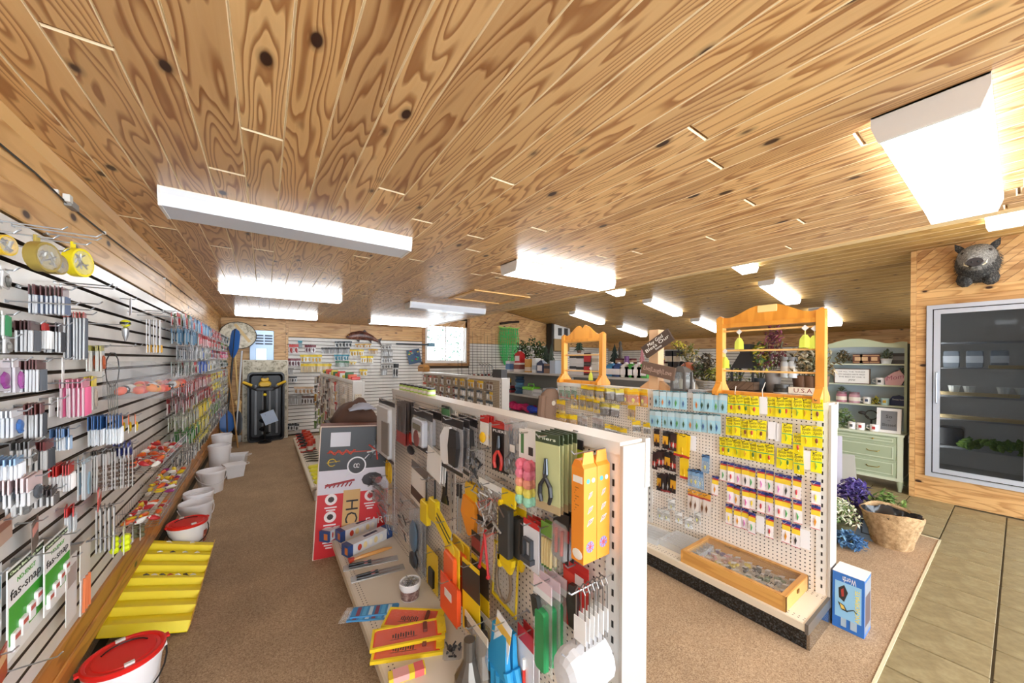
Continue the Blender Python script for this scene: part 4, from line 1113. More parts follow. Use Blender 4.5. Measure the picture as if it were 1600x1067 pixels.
cloth(0, .21, .17, .20, 3, M('#5b4034', .85), jk, 'jacket_body', (.02, 0, 1.02))
cloth(0, .12, .10, .05, 5, M('#a9adbb', .8), jk, 'grey_panel', (.06, -.09, 1.15))
MB().box(-.2, .22, -.13, .18, 0, .90).box(-.22, .24, -.15, .2, .90, 1.02).build('stool', M('#4b3a30', .7), jk)

# ================================================================== buckets and tray by the left wall
def pail(loc, r, h, label, lid=None, handle='#1c1c1c', up=False, sticker=False, rz=0.0, name='bait_bucket'):
    t = thing(name, label, 'bucket', loc, 'buckets along the left wall'); t.rotation_euler = (0, 0, rz)
    MB().lathe([(r * .80, 0), (r * .80, .004), (r * .96, h * .88), (r * 1.0, h * .88), (r * 1.02, h * .97), (r * .99, h), (r * .95, h * .97), (r * .78, .012)], 28).build('pail', M('#f6f4f6', .35), t, True)
    if lid:
        b = MB().lathe([(r * 1.03, h - .012), (r * 1.05, h - .006), (r * 1.05, h + .006), (r * 1.0, h + .010), (r * .93, h + .008), (r * .90, h + .002), (r * .80, h + .003), (r * .78, h + .007), (r * .4, h + .008), (.001, h + .008)], 32)
        b.build('lid', M(lid, .32), t, True)
        MB().box(r * .98, r * 1.14, -.014, .014, h - .004, h + .006).box(-r * 1.14, -r * .98, -.014, .014, h - .004, h + .006).build('lid_tab', M(lid, .32), t)
        MB().tube([(r * .62 * math.cos(a), r * .62 * math.sin(a) , h + .012) for a in [.3 + i * .28 for i in range(9)]], .003, 6).build('lid_handle', M('#2a1414', .4), t)
        MB().box(-.016, .016, r * .78, r * .9, h + .008, h + .018).box(-.016, .016, -r * .9, -r * .78, h + .008, h + .018).build('latch', WHITE, t)
    a0 = [math.pi * i / 12 for i in range(13)]
    if up: pts = [(r * 1.04 * math.cos(a), -.3 * r * math.sin(a) , h * .86 + .35 * r * math.sin(a)) for a in a0]
    else: pts = [(r * 1.06 * math.cos(a), -r * 1.02 * math.sin(a), h * .86 - h * .42 * math.sin(a)) for a in a0]
    MB().tube(pts, .0032 if handle != '#1c1c1c' else .0038, 6).build('bail_handle', M(handle, .4), t)
    for s in (-1, 1): MB().cyl((s * r * .98, 0, h * .86), .012, .012, 10, 0, ax='x').build('handle_ear', M('#eceaee', .35), t)
    if sticker:
        st = MB()
        for k in range(4):
            a = -1.25 + .12 * k; st.box(0, 0, 0, 0, 0, 0)
        ang_ = [-1.0 + .1 * k for k in range(6)]
        st = MB().loft([[(r * .93 * math.cos(a), r * .93 * math.sin(a), h * .35) for a in ang_], [(r * .985 * math.cos(a), r * .985 * math.sin(a), h * .72) for a in ang_]], 0, caps=False, closed=False)
        st.build('sticker', speckle_mat('bucket_sticker', '#2a2022', '#b83a2c', '#e8c6a0', 30, .4, 0), t)
    return t
pail((-.52, 2.33, .004), .130, .265, 'white bucket with a red lid, the one nearest the viewer', '#e2231f', rz=.35)
pail((-.52, 3.93, .004), .126, .262, 'white bucket with a red lid and picture label behind the yellow tray', '#e2231f', rz=.5, sticker=True)
pail((-.53, 4.45, .004), .126, .26, 'white open bucket just behind the red lidded one', handle='#e9e7ea', rz=.4)
pail((-.535, 4.68, .004), .120, .29, 'white open bucket half hidden behind another white bucket', handle='#e9e7ea', up=True, rz=.1)
pail((-.53, 5.62, .004), .140, .26, 'single white bucket standing alone mid way along the wall', handle='#e9e7ea', rz=.3)
pail((-.52, 6.45, .004), .130, .40, 'tall stack of white pails at the far end of the row', handle='#e9e7ea', up=True)
pail((-.525, 6.85, .004), .125, .48, 'tallest white pails beneath the paddles', handle='#e9e7ea', up=True, rz=.6)
for i, (x, y, rz) in enumerate(((-.34, 6.15, .3), (-.33, 6.75, -.2))):
    t = thing('white_tub', ('near' if i == 0 else 'far') + ' small white handled tub at the right of the pail stack', 'tub', (x, y, .004)); t.rotation_euler = (0, 0, rz)
    MB().loft([[(-.09, -.07, 0), (.09, -.07, 0), (.09, .07, 0), (-.09, .07, 0)], [(-.11, -.09, .17), (.11, -.09, .17), (.11, .09, .17), (-.11, .09, .17)]]).build('tub_body', M('#e9e8ea', .4), t)
    MB().box(-.116, .116, -.096, .096, .165, .182).build('lid', M('#f1f0f2', .4), t)
    MB().tube([(.11, -.05, .15), (.16, -.05, .16), (.17, 0, .16), (.16, .05, .16), (.11, .05, .15)], .006, 6).build('handle', M('#e0dcd4', .4), t)
# stepped yellow counter tray
ty = thing('lure_tray', 'stepped yellow cardboard lure tray on the carpet', 'tray', (-.665, 2.80, .004))
TW, TL, THH = .385, 1.0, .085
ty.rotation_euler = (0, .32, .0); ty.location = (-.735, 2.80, .128)
YEL = M('#ffe808', .5)
MB().box(0, TW, 0, TL, 0, .006).build('tray_base', YEL, ty)
for s, m_ in ((0, '#f6df12'), (TW - .004, '#e9b53a')):
    MB().loft([[(s, 0, 0), (s + .004, 0, 0), (s + .004, 0, .055), (s, 0, .055)], [(s, TL, 0), (s + .004, TL, 0), (s + .004, TL, THH + .04), (s, TL, THH + .04)]]).build('tray_side', M(m_, .45), ty)
MB().box(TW, TW + .001, .03, .16, .008, .05, 0).box(TW, TW + .001, .5, 1.0, .01, .09, 1).build('side_print', [M('#d4522c', .5), M('#7a3a2a', .5)], ty)
NS = 7
for k in range(NS):
    y = TL * k / NS; z = .03 + .085 * k / NS
    MB().loft([[(.004, y, 0.006), (TW - .004, y, .006), (TW - .004, y + .003, .006), (.004, y + .003, .006)], [(.004, y + .02, z + .025), (TW - .004, y + .02, z + .025), (TW - .004, y + .023, z + .025), (.004, y + .023, z + .025)]]).build('step_front', YEL, ty)
    MB().loft([[(.004, y + .023, z + .012), (TW - .004, y + .023, z + .012), (TW - .004, y + .023, z + .015), (.004, y + .023, z + .015)], [(.004, y + TL / NS, z - .005), (TW - .004, y + TL / NS, z - .005), (TW - .004, y + TL / NS, z - .002), (.004, y + TL / NS, z - .002)]]).build('step_floor', YEL, ty)
k_ = 0
for row, cols in ((3, ('#2b2622', '#d8cfc0', '#3a3a34', '#b8402c', '#e7e2d6', '#222', '#c9c4b4')), (5, ('#e9e6d8', '#2b2a28', '#d9d9cf', '#efeadc')), (6, ('#e8e2cf', '#c6c0ae'))):
    for i, c_ in enumerate(cols):
        c_ = c_ if len(c_) == 7 else '#222222'
        x = .06 + (TW - .1) * (i + .3) / len(cols); y = TL * row / NS + .06; z = .03 + .085 * row / NS + .018
        b = MB().tube([(-.015, 0, 0), (0, .003, .003), (.016, 0, 0)], [.003, .006, .002], 6).tube([(.012, 0, 0), (.02, .006, -.004)], .0012, 4)
        o = tag(b.build('tray_lure', M(c_, .4)), 'small lure, %s from the left in the %s row of the yellow tray' % (ORD[i], {3: 'middle', 5: 'upper', 6: 'top'}[row]), 'lure', 'lures in the yellow tray')
        o.matrix_local = Matrix.Translation((-.735, 2.80, .128)) @ Matrix.Rotation(.32, 4, 'Y') @ Matrix.Translation((x, y, z + .006)) @ Matrix.Rotation(rnd.uniform(-.5, .5), 4, 'Z')
# ================================================================== right gondola goods (face at X = 2.80)
W2 = G2X - .002
def g2y(px, py, out=.03): return un(px, py, X=W2 - out)
_PR = {}
def lure_blob(w, h, col, y=.68, kind=0):
    b = MB()
    if kind == 0: b.ball((0, -h * y, .006), (w * .13, h * .13, .005), 8, 5, 0).tube([(0, -h * (y + .1), .006), (w * .08, -h * (y + .2), .006)], .0015, 4, 1)
    elif kind == 1: b.prism([(0, -h * (y - .16)), (-w * .14, -h * y), (0, -h * (y + .2)), (w * .14, -h * y)], .003, .007, 0).tube([(0, -h * (y - .16), .006), (0, -h * (y - .24), .006)], .001, 4, 1)
    else: b.tube([(-w * .08, -h * (y - .14), .006), (w * .05, -h * y, .008), (-w * .04, -h * (y + .17), .006)], [.002, .005, .002], 6, 0)
    return b, [M(col, .35), M('#c9a85a', .3, .8)]
def card_proto(key, w, h, name, card, bands, lure=None, kind=0, film=False, txt=None):
    if key in _PR: return _PR[key]
    t = thing(name, 'x', 'card')
    mats = [M(card, .4)]; b = MB(); segs = sorted(set([0.0, 1.0] + [q for bb in bands for q in bb[:2]]))
    for a_, b_ in zip(segs, segs[1:]):
        mi = 0
        for bb in bands:
            if bb[0] <= a_ + 1e-6 and bb[1] >= b_ - 1e-6:
                mats.append(M(bb[2], .4)); mi = len(mats) - 1
        b.box(-w / 2, w / 2, -h * b_, -h * a_, -.001, .001, mi)
    b.build('card', mats, t)
    if lure:
        lb, lm = lure_blob(w, h, lure, kind=kind); lb.build('lure', lm, t)
    if txt:
        for s_, y_, sz, c_, sh_ in txt: 
            o = text(s_, sz * h, M(c_, .5), 'lettering', t, (0, -h * y_, .0012), rz=.08, shear=.3, width=w * .8)
    if film: MB().bbox(-w * .42, w * .42, -h * .96, -h * .34, .001, .012, .004).build('blister', CLEAR, t)
    _PR[key] = t; t['unused'] = 1
    return t
def use(t, label, cat, group, p, fr=FG, tilt=0.0, yaw=0.0):
    if t.get('unused'): o = t; del t['unused']
    else: o = copy_tree(t)
    for k in ('label',): o[k] = label
    o['category'] = cat; o['group'] = group
    put(o, p, fr, rz=tilt, ry=yaw)
    return o
ROWN = {1: 'top', 2: 'second', 3: 'third', 4: 'fourth', 5: 'fifth', 6: 'sixth', 7: 'seventh', 8: 'eighth', 9: 'lowest'}
def card_row(items, row, nm, cat, group, protos, where, hk=True, out=.03):
    """items: (px centre, py top); numbered from the left"""
    items = sorted(items)
    for i, it in enumerate(items):
        pr = protos[rnd.randrange(len(protos))]
        o_ = out + (.012 if i % 2 else 0)
        p = g2y(it[0], it[1], o_)
        use(pr(), '%s, %s from the left in the %s row %s' % (nm, ORD[i], row, where), cat, group, p, tilt=rnd.uniform(-.05, .05), yaw=rnd.uniform(-.08, .08))
        if hk: hook(g2, FG, (W2, p.y, p.z - .006), .10, BLACK if rnd.random() < .5 else STEEL)
YC = []
for c_, kd in (('#c8402c', 0), ('#3c6e34', 0), ('#d8a02c', 2), ('#7a3a22', 0), ('#8fb03a', 2)):
    YC.append(lambda c_=c_, kd=kd: card_proto(('y', c_, kd), .055, .134, 'lure_card', '#f6e414', ((.48, .53, '#58b06a'),), c_, kd, txt=(('Beetle', .17, .2, '#4a4a1c', .3), ('Spin', .34, .2, '#4a4a1c', .3))))
gy = 'yellow lure cards on the right pegboard'; wy = 'of yellow cards'
card_row([(1144, 617), (1155, 617), (1166, 618), (1178, 619), (1204, 620), (1219, 621), (1230, 621), (1246, 622), (1260, 623), (1277, 624)], 'top', 'yellow lure card', 'card', gy, YC, wy)
card_row([(1141, 652), (1151, 652), (1164, 655), (1176, 656), (1191, 657), (1230, 662), (1259, 665), (1277, 666), (1247, 677)], 'second', 'yellow lure card', 'card', gy, YC, wy)
card_row([(1130, 683), (1139, 684), (1151, 686), (1164, 688), (1177, 690), (1188, 692), (1202, 694), (1222, 701), (1232, 701), (1247, 708), (1276, 705)], 'third', 'yellow lure card', 'card', gy, YC, wy)
WC = []
for c_, kd in (('#d8902c', 1), ('#3f9a4a', 2), ('#b8323a', 0), ('#f0d23a', 0), ('#d26ab0', 2), ('#333333', 1)):
    WC.append(lambda c_=c_, kd=kd: card_proto(('w', c_, kd), .045, .148, 'spinner_card', '#f4eef0', ((0, .12, '#2d3a8c'), (.12, .2, '#c23c3c'), (.2, .42, '#f4d23a'), (.97, 1, '#d86a7a')), c_, kd))
gw = 'white spinner cards on the right pegboard'; ww = 'of white cards'
card_row([(1131, 721), (1142, 723), (1153, 726), (1164, 728), (1175, 731), (1189, 733), (1203, 736), (1217, 740), (1230, 743), (1246, 745), (1275, 752)], 'top', 'white and blue spinner card', 'card', gw, WC, ww)
card_row([(1118, 744), (1141, 755), (1151, 759), (1165, 762), (1176, 764), (1190, 768), (1202, 771), (1217, 775), (1229, 778), (1246, 782), (1275, 790)], 'middle', 'white and blue spinner card', 'card', gw, WC, ww)
card_row([(1139, 788), (1152, 792), (1164, 795), (1175, 801), (1203, 807), (1229, 814), (1244, 820)], 'lowest', 'white and blue spinner card', 'card', gw, WC, ww)
BC = []
for c_, kd in (('#3c5a3c', 1), ('#c87a3c', 1), ('#4a6a9a', 1), ('#5aa05a', 1), ('#2a3a3a', 1)):
    BC.append(lambda c_=c_, kd=kd: card_proto(('b', c_, kd), .058, .148, 'spoon_card', '#a9d8ea', ((0, .07, '#5d8f9a'), (.07, .34, '#c6dde6')), c_, kd))
gb = 'blue spoon cards on the right pegboard'; wb_ = 'of light blue cards'
xs = [1025, 1036, 1047, 1057, 1068, 1088, 1098, 1108, 1119, 1130]
card_row([(x, 609 + (x - 1020) * .055) for x in xs], 'upper', 'light blue spoon card', 'card', gb, BC, wb_)
card_row([(x, 640 + (x - 1020) * .075) for x in (1020, 1029, 1039, 1049, 1059, 1069, 1079, 1089, 1099, 1111, 1120)], 'lower', 'light blue spoon card', 'card', gb, BC, wb_)
KC = [lambda: card_proto('k1', .05, .155, 'plug_card', '#2a2021', ((.0, .1, '#3b2c2e'), (.9, 1, '#8f2f30')), '#a8a8a8', 1), lambda: card_proto('k2', .05, .155, 'plug_card', '#3a2324', ((.55, .8, '#b8382f'),), '#d8d0c8', 1), lambda: card_proto('k3', .05, .155, 'plug_card', '#241f22', ((.3, .75, '#e0a52a'),), '#6a3a22', 1)]
gk = 'dark plug cards on the right pegboard'; wk = 'of plugs'
card_row([(1026, 670), (1040, 673), (1047, 675), (1053, 676)], 'top', 'black and red plug card', 'card', gk, KC, wk)
card_row([(1024, 706), (1031, 703), (1037, 703), (1043, 706), (1051, 708)], 'middle', 'black and red plug card', 'card', gk, KC, wk)
card_row([(1031, 739), (1037, 740), (1044, 741), (1052, 742)], 'lowest', 'black and red plug card', 'card', gk, KC, wk)
GC = [lambda: card_proto('g1', .075, .19, 'rig_card', '#f3cb1e', ((.9, 1, '#c2382c'),), '#e9b81a', 0)]
card_row([(1060, 677), (1066, 678), (1072, 680)], 'upper', 'plain yellow rig card', 'card', 'plain yellow rig cards', GC, 'beside the plug cards', out=.04)
card_row([(1069, 712)], 'lower', 'plain yellow rig card', 'card', 'plain yellow rig cards', GC, 'beside the plug cards')
LC = [lambda: card_proto('l1', .06, .14, 'jig_card', '#7ea6cc', ((0, .15, '#4f78a8'),), '#e2d24a', 0, film=True)]
card_row([(1103, 711)], 'single', 'small blue jig card', 'card', 'small blue jig cards', LC, 'by the plugs')
card_row([(1081, 733), (1087, 734), (1093, 736)], 'short', 'small blue jig card', 'card', 'small blue jig cards', LC, 'above brown lures')
OC = [lambda: card_proto('o1', .055, .17, 'minnow_card', '#e6ddd6', ((0, .22, '#e8a83a'), (.22, .3, '#c0463c')), '#7a5236', 1)]
card_row([(1080, 765), (1088, 767), (1097, 770), (1105, 772)], 'bottom', 'orange topped minnow card', 'card', 'minnow cards', OC, 'under the blue jigs')
PT = [lambda: card_proto('p1', .05, .12, 'price_tag', '#f2f1f4', (), None)]
for i, (x, y, lab) in enumerate(((1193, 620, 'white blank tag between the two top groups of yellow cards'), (1207, 659, 'left white blank tag in the second yellow row'), (1219, 662, 'right white blank tag in the second yellow row'), (1260, 704, 'white blank tag left of the last yellow card'), (1083, 681, 'white tag with brown lure below the blue cards'), (1188, 806, 'white tag in the lowest row of spinner cards'), (1258, 828, 'white tag at the end of the lowest spinner row'))):
    use(PT[0](), lab, 'tag', 'blank tags on the right pegboard', g2y(x, y))
# far half of the pegboard: yellow and dark packs
def far_row(items, nm, cat, grp, proto, where, out=.05):
    for i, (x, y) in enumerate(items):
        p = g2y(x, y, out + .02 * (i % 2))
        use(proto(), '%s, %s from the left %s' % (nm, ORD[i], where), cat, grp, p, tilt=rnd.uniform(-.1, .1), yaw=rnd.uniform(-.3, .3))
        hook(g2, FG, (W2, p.y, p.z - .006), .12)
SY = lambda: card_proto('sy', .10, .15, 'soft_bait_pack', '#f2cc1c', ((0, .16, '#e6b416'), (.3, .75, '#8a6a1e')), '#3a3020', 0, film=True)
SY2 = lambda: card_proto('sy2', .10, .15, 'soft_bait_pack', '#f4d024', ((.35, .8, '#b8861e'),), '#6a4a1a', 2, film=True)
SO = lambda: card_proto('so', .13, .16, 'soft_bait_pack', '#f0b41c', ((0, .2, '#f2c83a'), (.4, .8, '#e07a2a')), '#f2e03a', 0, film=True)
SD = lambda: card_proto('sd', .085, .12, 'worm_pack', '#d9d6cc', ((0, .3, '#dfd05a'), (.45, 1, '#4a3c34')), '#2e2824', 2, film=True)
SG = lambda: card_proto('sg', .10, .15, 'grub_pack', '#cfd6cc', ((.3, .8, '#5a8a62'), (.8, .9, '#c0564a')), '#a83a3a', 2, film=True)
gs = 'soft bait packs on the far half of the right pegboard'
far_row([(877, 603), (887, 604), (897, 604)], 'multicoloured grub pack', 'pack', gs, SG, 'under the small rack')
far_row([(914, 601), (923, 602), (931, 603), (938, 604)], 'yellow soft bait pack', 'pack', gs, SY, 'in the top row')
far_row([(947, 606), (954, 606), (961, 607), (968, 608)], 'dark worm pack', 'pack', gs, SD, 'in the top row')
far_row([(976, 606), (989, 607), (1004, 608)], 'orange yellow bait pack', 'pack', gs, SO, 'in the top row')
far_row([(872, 624), (879, 625)], 'yellow soft bait pack', 'pack', gs, SY2, 'at the far end')
far_row([(898, 617), (910, 618), (921, 620), (932, 622)], 'yellow soft bait pack', 'pack', gs, SY, 'in the second row')
far_row([(941, 630), (948, 630), (955, 631), (962, 632)], 'dark worm pack', 'pack', gs, SD, 'in the second row')
far_row([(987, 631)], 'lone yellow bait pack', 'pack', gs, SY2, 'under the orange packs')
far_row([(873, 646), (880, 646), (888, 647), (896, 648)], 'yellow soft bait pack', 'pack', gs, SY2, 'in the third row')
far_row([(905, 646), (914, 650), (930, 648), (938, 650)], 'clear grub pack', 'pack', gs, lambda: card_proto('cg', .08, .15, 'grub_pack', '#d8d8d6', ((.2, .6, '#b9a9a2'), (.6, .9, '#8a8480')), '#5a5450', 0, film=True), 'in the third row')
SS = lambda: card_proto('ss', .08, .11, 'hook_pack', '#e4e0d4', ((0, .4, '#e8c42a'), (.5, .9, '#6a6258')), '#3a3630', 0, film=True)
far_row([(951, 663), (959, 665), (966, 667), (974, 669)], 'small yellow topped hook pack', 'pack', gs, SS, 'in the fourth row')
far_row([(994, 657), (1010, 660)], 'small yellow topped hook pack', 'pack', gs, SS, 'above the blue tub')
far_row([(979, 682), (992, 688), (1000, 704), (1003, 740)], 'small yellow topped hook pack', 'pack', gs, SS, 'beside the white gondola post')
JW = lambda: card_proto('jw', .06, .09, 'jig_pack', '#e6e6e4', ((.3, .7, '#b9b4ac'),), '#d8d23a', 2, film=True)
far_row([(1049, 780), (1032, 795), (1041, 797), (1060, 800), (1075, 808), (1090, 800)], 'small white jig pack', 'pack', 'small jig packs low on the right pegboard', JW, 'in the lowest scattered row')
# --- on the bottom shelf: wooden display case, tackle boxes, blue tub
dc = thing('display_case', 'shallow oak display case with a glass top of small lures', 'case', (2.49, .775, SH))
CL, CW, CH = .635, .385, .085
def dcp(mb, nm, mt, sm=False): return mb.build(nm, mt, dc, sm)
dcp(MB().box(0, CW, 0, .016, 0, CH), 'case_side', OAK); dcp(MB().box(0, CW, CL - .016, CL, 0, CH), 'case_side', OAK)
o = MB().box(0, CL, 0, .016, 0, CH).build('case_side', OAK, dc); o.matrix_local = Matrix.Translation((.016, 0, 0)) @ Matrix.Rotation(math.pi / 2, 4, 'Z')
o = MB().box(0, CL, 0, .016, 0, CH).build('case_side', OAK, dc); o.matrix_local = Matrix.Translation((CW, 0, 0)) @ Matrix.Rotation(math.pi / 2, 4, 'Z')
dcp(MB().box(.016, CW - .016, .016, CL - .016, .004, .012), 'case_floor', M('#d9c9b0', .6))
dcp(frame_ring(.004, CW - .004, .004, CL - .004, .026, CH - .002, CH + .004), 'lid_frame', OAK)
dcp(MB().box(.03, CW - .03, .03, CL - .03, CH - .006, CH - .003), 'lid_glass', clear('case_glass', '#f4f4f4', .95, .04))
dcp(MB().cyl((CW * .5, 0, CH * .7), .010, -.006, 10, ax='y').box(CW * .46, CW * .54, -.005, 0, CH * .55, CH * .8), 'latch', M('#8a6a2a', .3, .8))
text('$4.99', .05, M('#2a2420', .5), 'price_lettering', dc, (CW * .42, CL * .28, CH - .0025), rz=-math.pi / 2 )
text('EACH', .045, M('#2a2420', .5), 'price_lettering', dc, (CW * .26, CL * .22, CH - .0025), rz=-math.pi / 2)
text('ICE JIGS', .03, M('#4a3420', .5), 'price_lettering', dc, (CW * .86, CL * .68, CH - .0025), rz=-math.pi / 2)
cols = ('#c9a08c', '#b8b0a4', '#8c7c94', '#d8c060', '#9aa88c', '#e0b0a8', '#6c6a66', '#c8c4bc')
ni = 0
for i in range(9):
    for j in range(4):
        x, y = .065 + .085 * j, CL - .06 - .064 * i
        t = thing('boxed_jig', 'jig pile with white tag in oak case, %s row from left, %s from back' % (ORD[i], ORD[3 - j]), 'jig', (2.49 + x, .775 + y, SH + .012), 'jigs in the oak case')
        b = MB()
        for q in range(5): b.at((rnd.uniform(-.03, .03), rnd.uniform(-.024, .024), .010)).ball((0, 0, 0), (rnd.uniform(.008, .02), rnd.uniform(.008, .018), .010), 7, 4)
        b.at(); b.build('jigs', M(cols[(i * 3 + j * 5) % 8], .4), t)
        o = MB().box(-.016, .016, -.011, .011, 0, .002).build('tag', WHITE, t); o.location = (rnd.uniform(-.01, .01), rnd.uniform(-.01, .01), .03); o.rotation_euler = (0, .2, rnd.uniform(-.4, .4) + 1.57)
def tackle(loc, sz, label, rz=0, cols=('#8a8a88', '#b8524a', '#5a5a5a')):
    t = thing('tackle_box', label, 'box', loc); t.rotation_euler = (0, 0, rz)
    w, d, h = sz
    frame_ring(-w / 2, w / 2, -d / 2, d / 2, .004, 0, h).box(-w / 2, w / 2, -d / 2, d / 2, 0, .003).build('tray', GLASSY, t)
    for k in range(1, 5): MB().box(-w / 2 + w * k / 5 - .001, -w / 2 + w * k / 5 + .001, -d / 2, d / 2, .003, h - .006).build('divider', GLASSY, t)
    MB().box(-w / 2 - .002, w / 2 + .002, -d / 2 - .002, d / 2 + .002, h, h + .005).build('lid', CLEAR, t)
    b = MB()
    for k in range(30): b.at((rnd.uniform(-.44, .44) * w, rnd.uniform(-.4, .4) * d, .01)).tube([(0, 0, 0), (rnd.uniform(-.03, .03), rnd.uniform(-.02, .02), .008)], .004, 5, rnd.randrange(len(cols)))
    b.at(); b.build('tackle', [M(c, .4) for c in cols], t)
    return t
p = un(1048, 870, Z=SH); tackle((2.70, p.y, SH), (.24, .30, .05), 'clear compartment tackle box left of the oak case')
p = un(1022, 848, Z=SH); tackle((2.64, p.y + .10, SH), (.22, .26, .04), 'flat clear box at the far end of the shelf', .1, ('#b9c6cc', '#d8d8d4', '#8aa0aa'))
p = un(1004, 850, Z=SH)
t = thing('bait_tub', 'clear tub with a bright blue lid on the right gondola shelf', 'tub', (2.66, p.y + .38, SH))
MB().lathe([(.07, 0), (.085, .10), (.085, .11)], 20).build('tub_body', GLASSY, t, True)
MB().lathe([(.09, .105), (.092, .11), (.092, .125), (.08, .132), (.01, .134)], 20).build('lid', M('#3aa8d8', .35), t, True)
p2_ = Vector((2.60, p.y + .30, SH))
t = thing('bait_tub', 'squat clear tub with blue lid in front of the taller one', 'tub', (2.585, p.y + .17, SH))
MB().lathe([(.06, 0), (.07, .06), (.07, .065)], 20).build('tub_body', GLASSY, t, True)
MB().lathe([(.074, .06), (.075, .066), (.07, .074), (.01, .075)], 20).build('lid', M('#3f86c8', .35), t, True)
# --- blue manual winch box on the carpet
bx = thing('blue_carton', 'blue and white carton standing upside down by the right gondola', 'box', (2.872, .515, .004))
def bxp(mb, nm, mt): return put(mb.build(nm, mt, bx), (0, 0, 0), FG)
bw, bh, bd = .142, .34, .155
bxp(MB().box(-bw, 0, 0, bh, -bd, 0), 'carton', M('#2f6fc0', .4))
bxp(MB().box(-bw - .0008, .0008, bh - .002, bh + .0012, -bd - .0008, .0008), 'white_flap', M('#eceae8', .5))
bxp(MB().box(-bw + .012, -.012, .07, bh * .84, 0, .001), 'picture_panel', M('#8fc3e6', .4))
bxp(MB().box(0, .001, .02, bh - .02, -bd + .008, -.008, 0).box(0, .0012, .06, bh * .7, -bd + .02, -.02, 1), 'side_print', [M('#8a8f96', .5), M('#5a4a4a', .5)])
pic = MB().prism([(-bw * .78, bh * .55), (-bw * .62, bh * .5), (-bw * .5, bh * .68), (-bw * .62, bh * .8), (-bw * .8, bh * .72)], .001, .002, 0).prism([(-bw * .7, bh * .58), (-bw * .62, bh * .6), (-bw * .64, bh * .74), (-bw * .72, bh * .7)], .002, .0026, 1)
pic.prism([(-bw * .82, bh * .47), (-bw * .62, bh * .44), (-bw * .5, bh * .34), (-bw * .7, bh * .35)], .001, .002, 0).prism([(-bw * .76, bh * .45), (-bw * .64, bh * .43), (-bw * .58, bh * .37), (-bw * .7, bh * .37)], .002, .0026, 2)
pic.tube([(-bw * .52, bh * .36, .002), (-bw * .32, bh * .42, .002), (-bw * .22, bh * .38, .002)], .003, 5, 0)
bxp(pic, 'product_picture', [M('#2a2a2c', .5), M('#a83a30', .5), M('#e0c060', .5)])
o = text('Worth', .05, M('#f4f4f4', .5), 'brand_lettering', bx, width=.06); o.matrix_local = Matrix.Translation((-.0012, .066, bh * .905)) @ FG.to_4x4() @ Matrix.Rotation(math.pi, 4, 'Z')
o = text('ANCHORMATE', .03, M('#f0d83a', .5), 'brand_lettering', bx, width=.19); o.matrix_local = Matrix.Translation((-.0016, .028, bh * .50)) @ FG.to_4x4() @ Matrix.Rotation(math.pi / 2, 4, 'Z')
bxp(MB().box(-bw * .72, -bw * .55, .02, .07, .001, .002).box(-bw * .42, -bw * .22, .02, .07, .001, .002), 'grey_print', M('#a8bccc', .5))
# ================================================================== left slat wall goods (face at X = -.69)
WLX = XL + .01
_LP = {}
def lw_mesh(key, w, h, head, bag, lure, kind=0, hd=.3):
    """one small hanging pack: header card, film, lure inside - a single mesh"""
    k = (key, w, h, head, bag, lure, kind)
    if k in _LP: return _LP[k]
    b = MB()
    if kind == 9: b.box(-w / 2, w / 2, -h, 0, -.001, .001, 0)
    else:
        b.box(-w / 2, w / 2, -h * hd, 0, -.0015, .0015, 0)
        b.bbox(-w * .46, w * .46, -h, -h * hd, -.001, .004, .003, 1)
    if kind == 0: b.ball((0, -h * .62, .006), (w * .28, h * .26, .007), 7, 4, 2).ball((w * .1, -h * .85, .006), (w * .2, h * .08, .006), 6, 4, 2)
    elif kind == 1:
        for q in (-.25, .0, .25): b.tube([(q * w, -h * hd, .005), (q * w * 1.2, -h * .97, .005)], w * .055, 5, 2)
    elif kind == 2: b.prism([(0, -h * .35), (-w * .22, -h * .6), (-w * .1, -h * .9), (w * .1, -h * .9), (w * .22, -h * .6)], .004, .009, 2)
    elif kind == 3:
        for q in range(6): b.ball(((q % 2 - .5) * w * .4, -h * (.42 + .1 * q), .007), w * .16, 6, 4, 2)
    elif kind == 9: b.box(-w * .4, w * .4, -h * .45, -h * .15, .001, .002, 2)
    _LP[k] = b.mesh('pack', [M(head, .4), M(bag, .3) if kind == 9 else clear('bag_film', bag, .35, .15), M(lure, .4)])
    return _LP[k]
def lw(name, label, cat, box, n, w, head, bag, lure, kind=0, hd=.3, depth=None, group='packs hanging near the front of the left wall', yaw=.15, hk=True):
    """a hook of n packs: the box's left side is at the wall, its right side at the hook's tip"""
    x0, y0, x1, y1 = box
    b0 = un(x0, (y0 + y1) / 2, X=WLX + .02); Y = b0.y
    xt = max(un(x1, (y0 + y1) / 2, Y=Y).x - w * .2, WLX + .04)
    z = un((x0 + x1) / 2, y0, Y=Y).z; h = z - un((x0 + x1) / 2, y1, Y=Y).z
    me = lw_mesh(name, w, round(h, 3), head, bag, lure, kind, hd)
    for i in range(n):
        o = tag(obj(name, me), label if n == 1 else '%s, %s from hook tip' % (label, ORD[i]), cat, group)
        x = xt - (xt - WLX - .02) * i / max(n - .5, 1)
        put(o, (x, Y, z), FL, rz=rnd.uniform(-.04, .04), ry=yaw + rnd.uniform(-.12, .12))
    if hk: hook(wl, FL, (WLX, Y, z - .006), xt - WLX + .03)
D, S_, WH = '#3b3a40', '#cfd3da', '#eceae8'
lw('rod_lure_pack', 'dark and silver lure pack in the upper near row', 'pack', (44, 448, 112, 492), 9, .075, '#5a2e2c', '#b9bfca', '#4d5870', 1, .34)
lw('rod_lure_pack', 'black and silver lure pack in the second near row', 'pack', (28, 502, 66, 550), 6, .08, '#4a2b2a', '#c5c8ce', '#3a3d44', 1, .3)
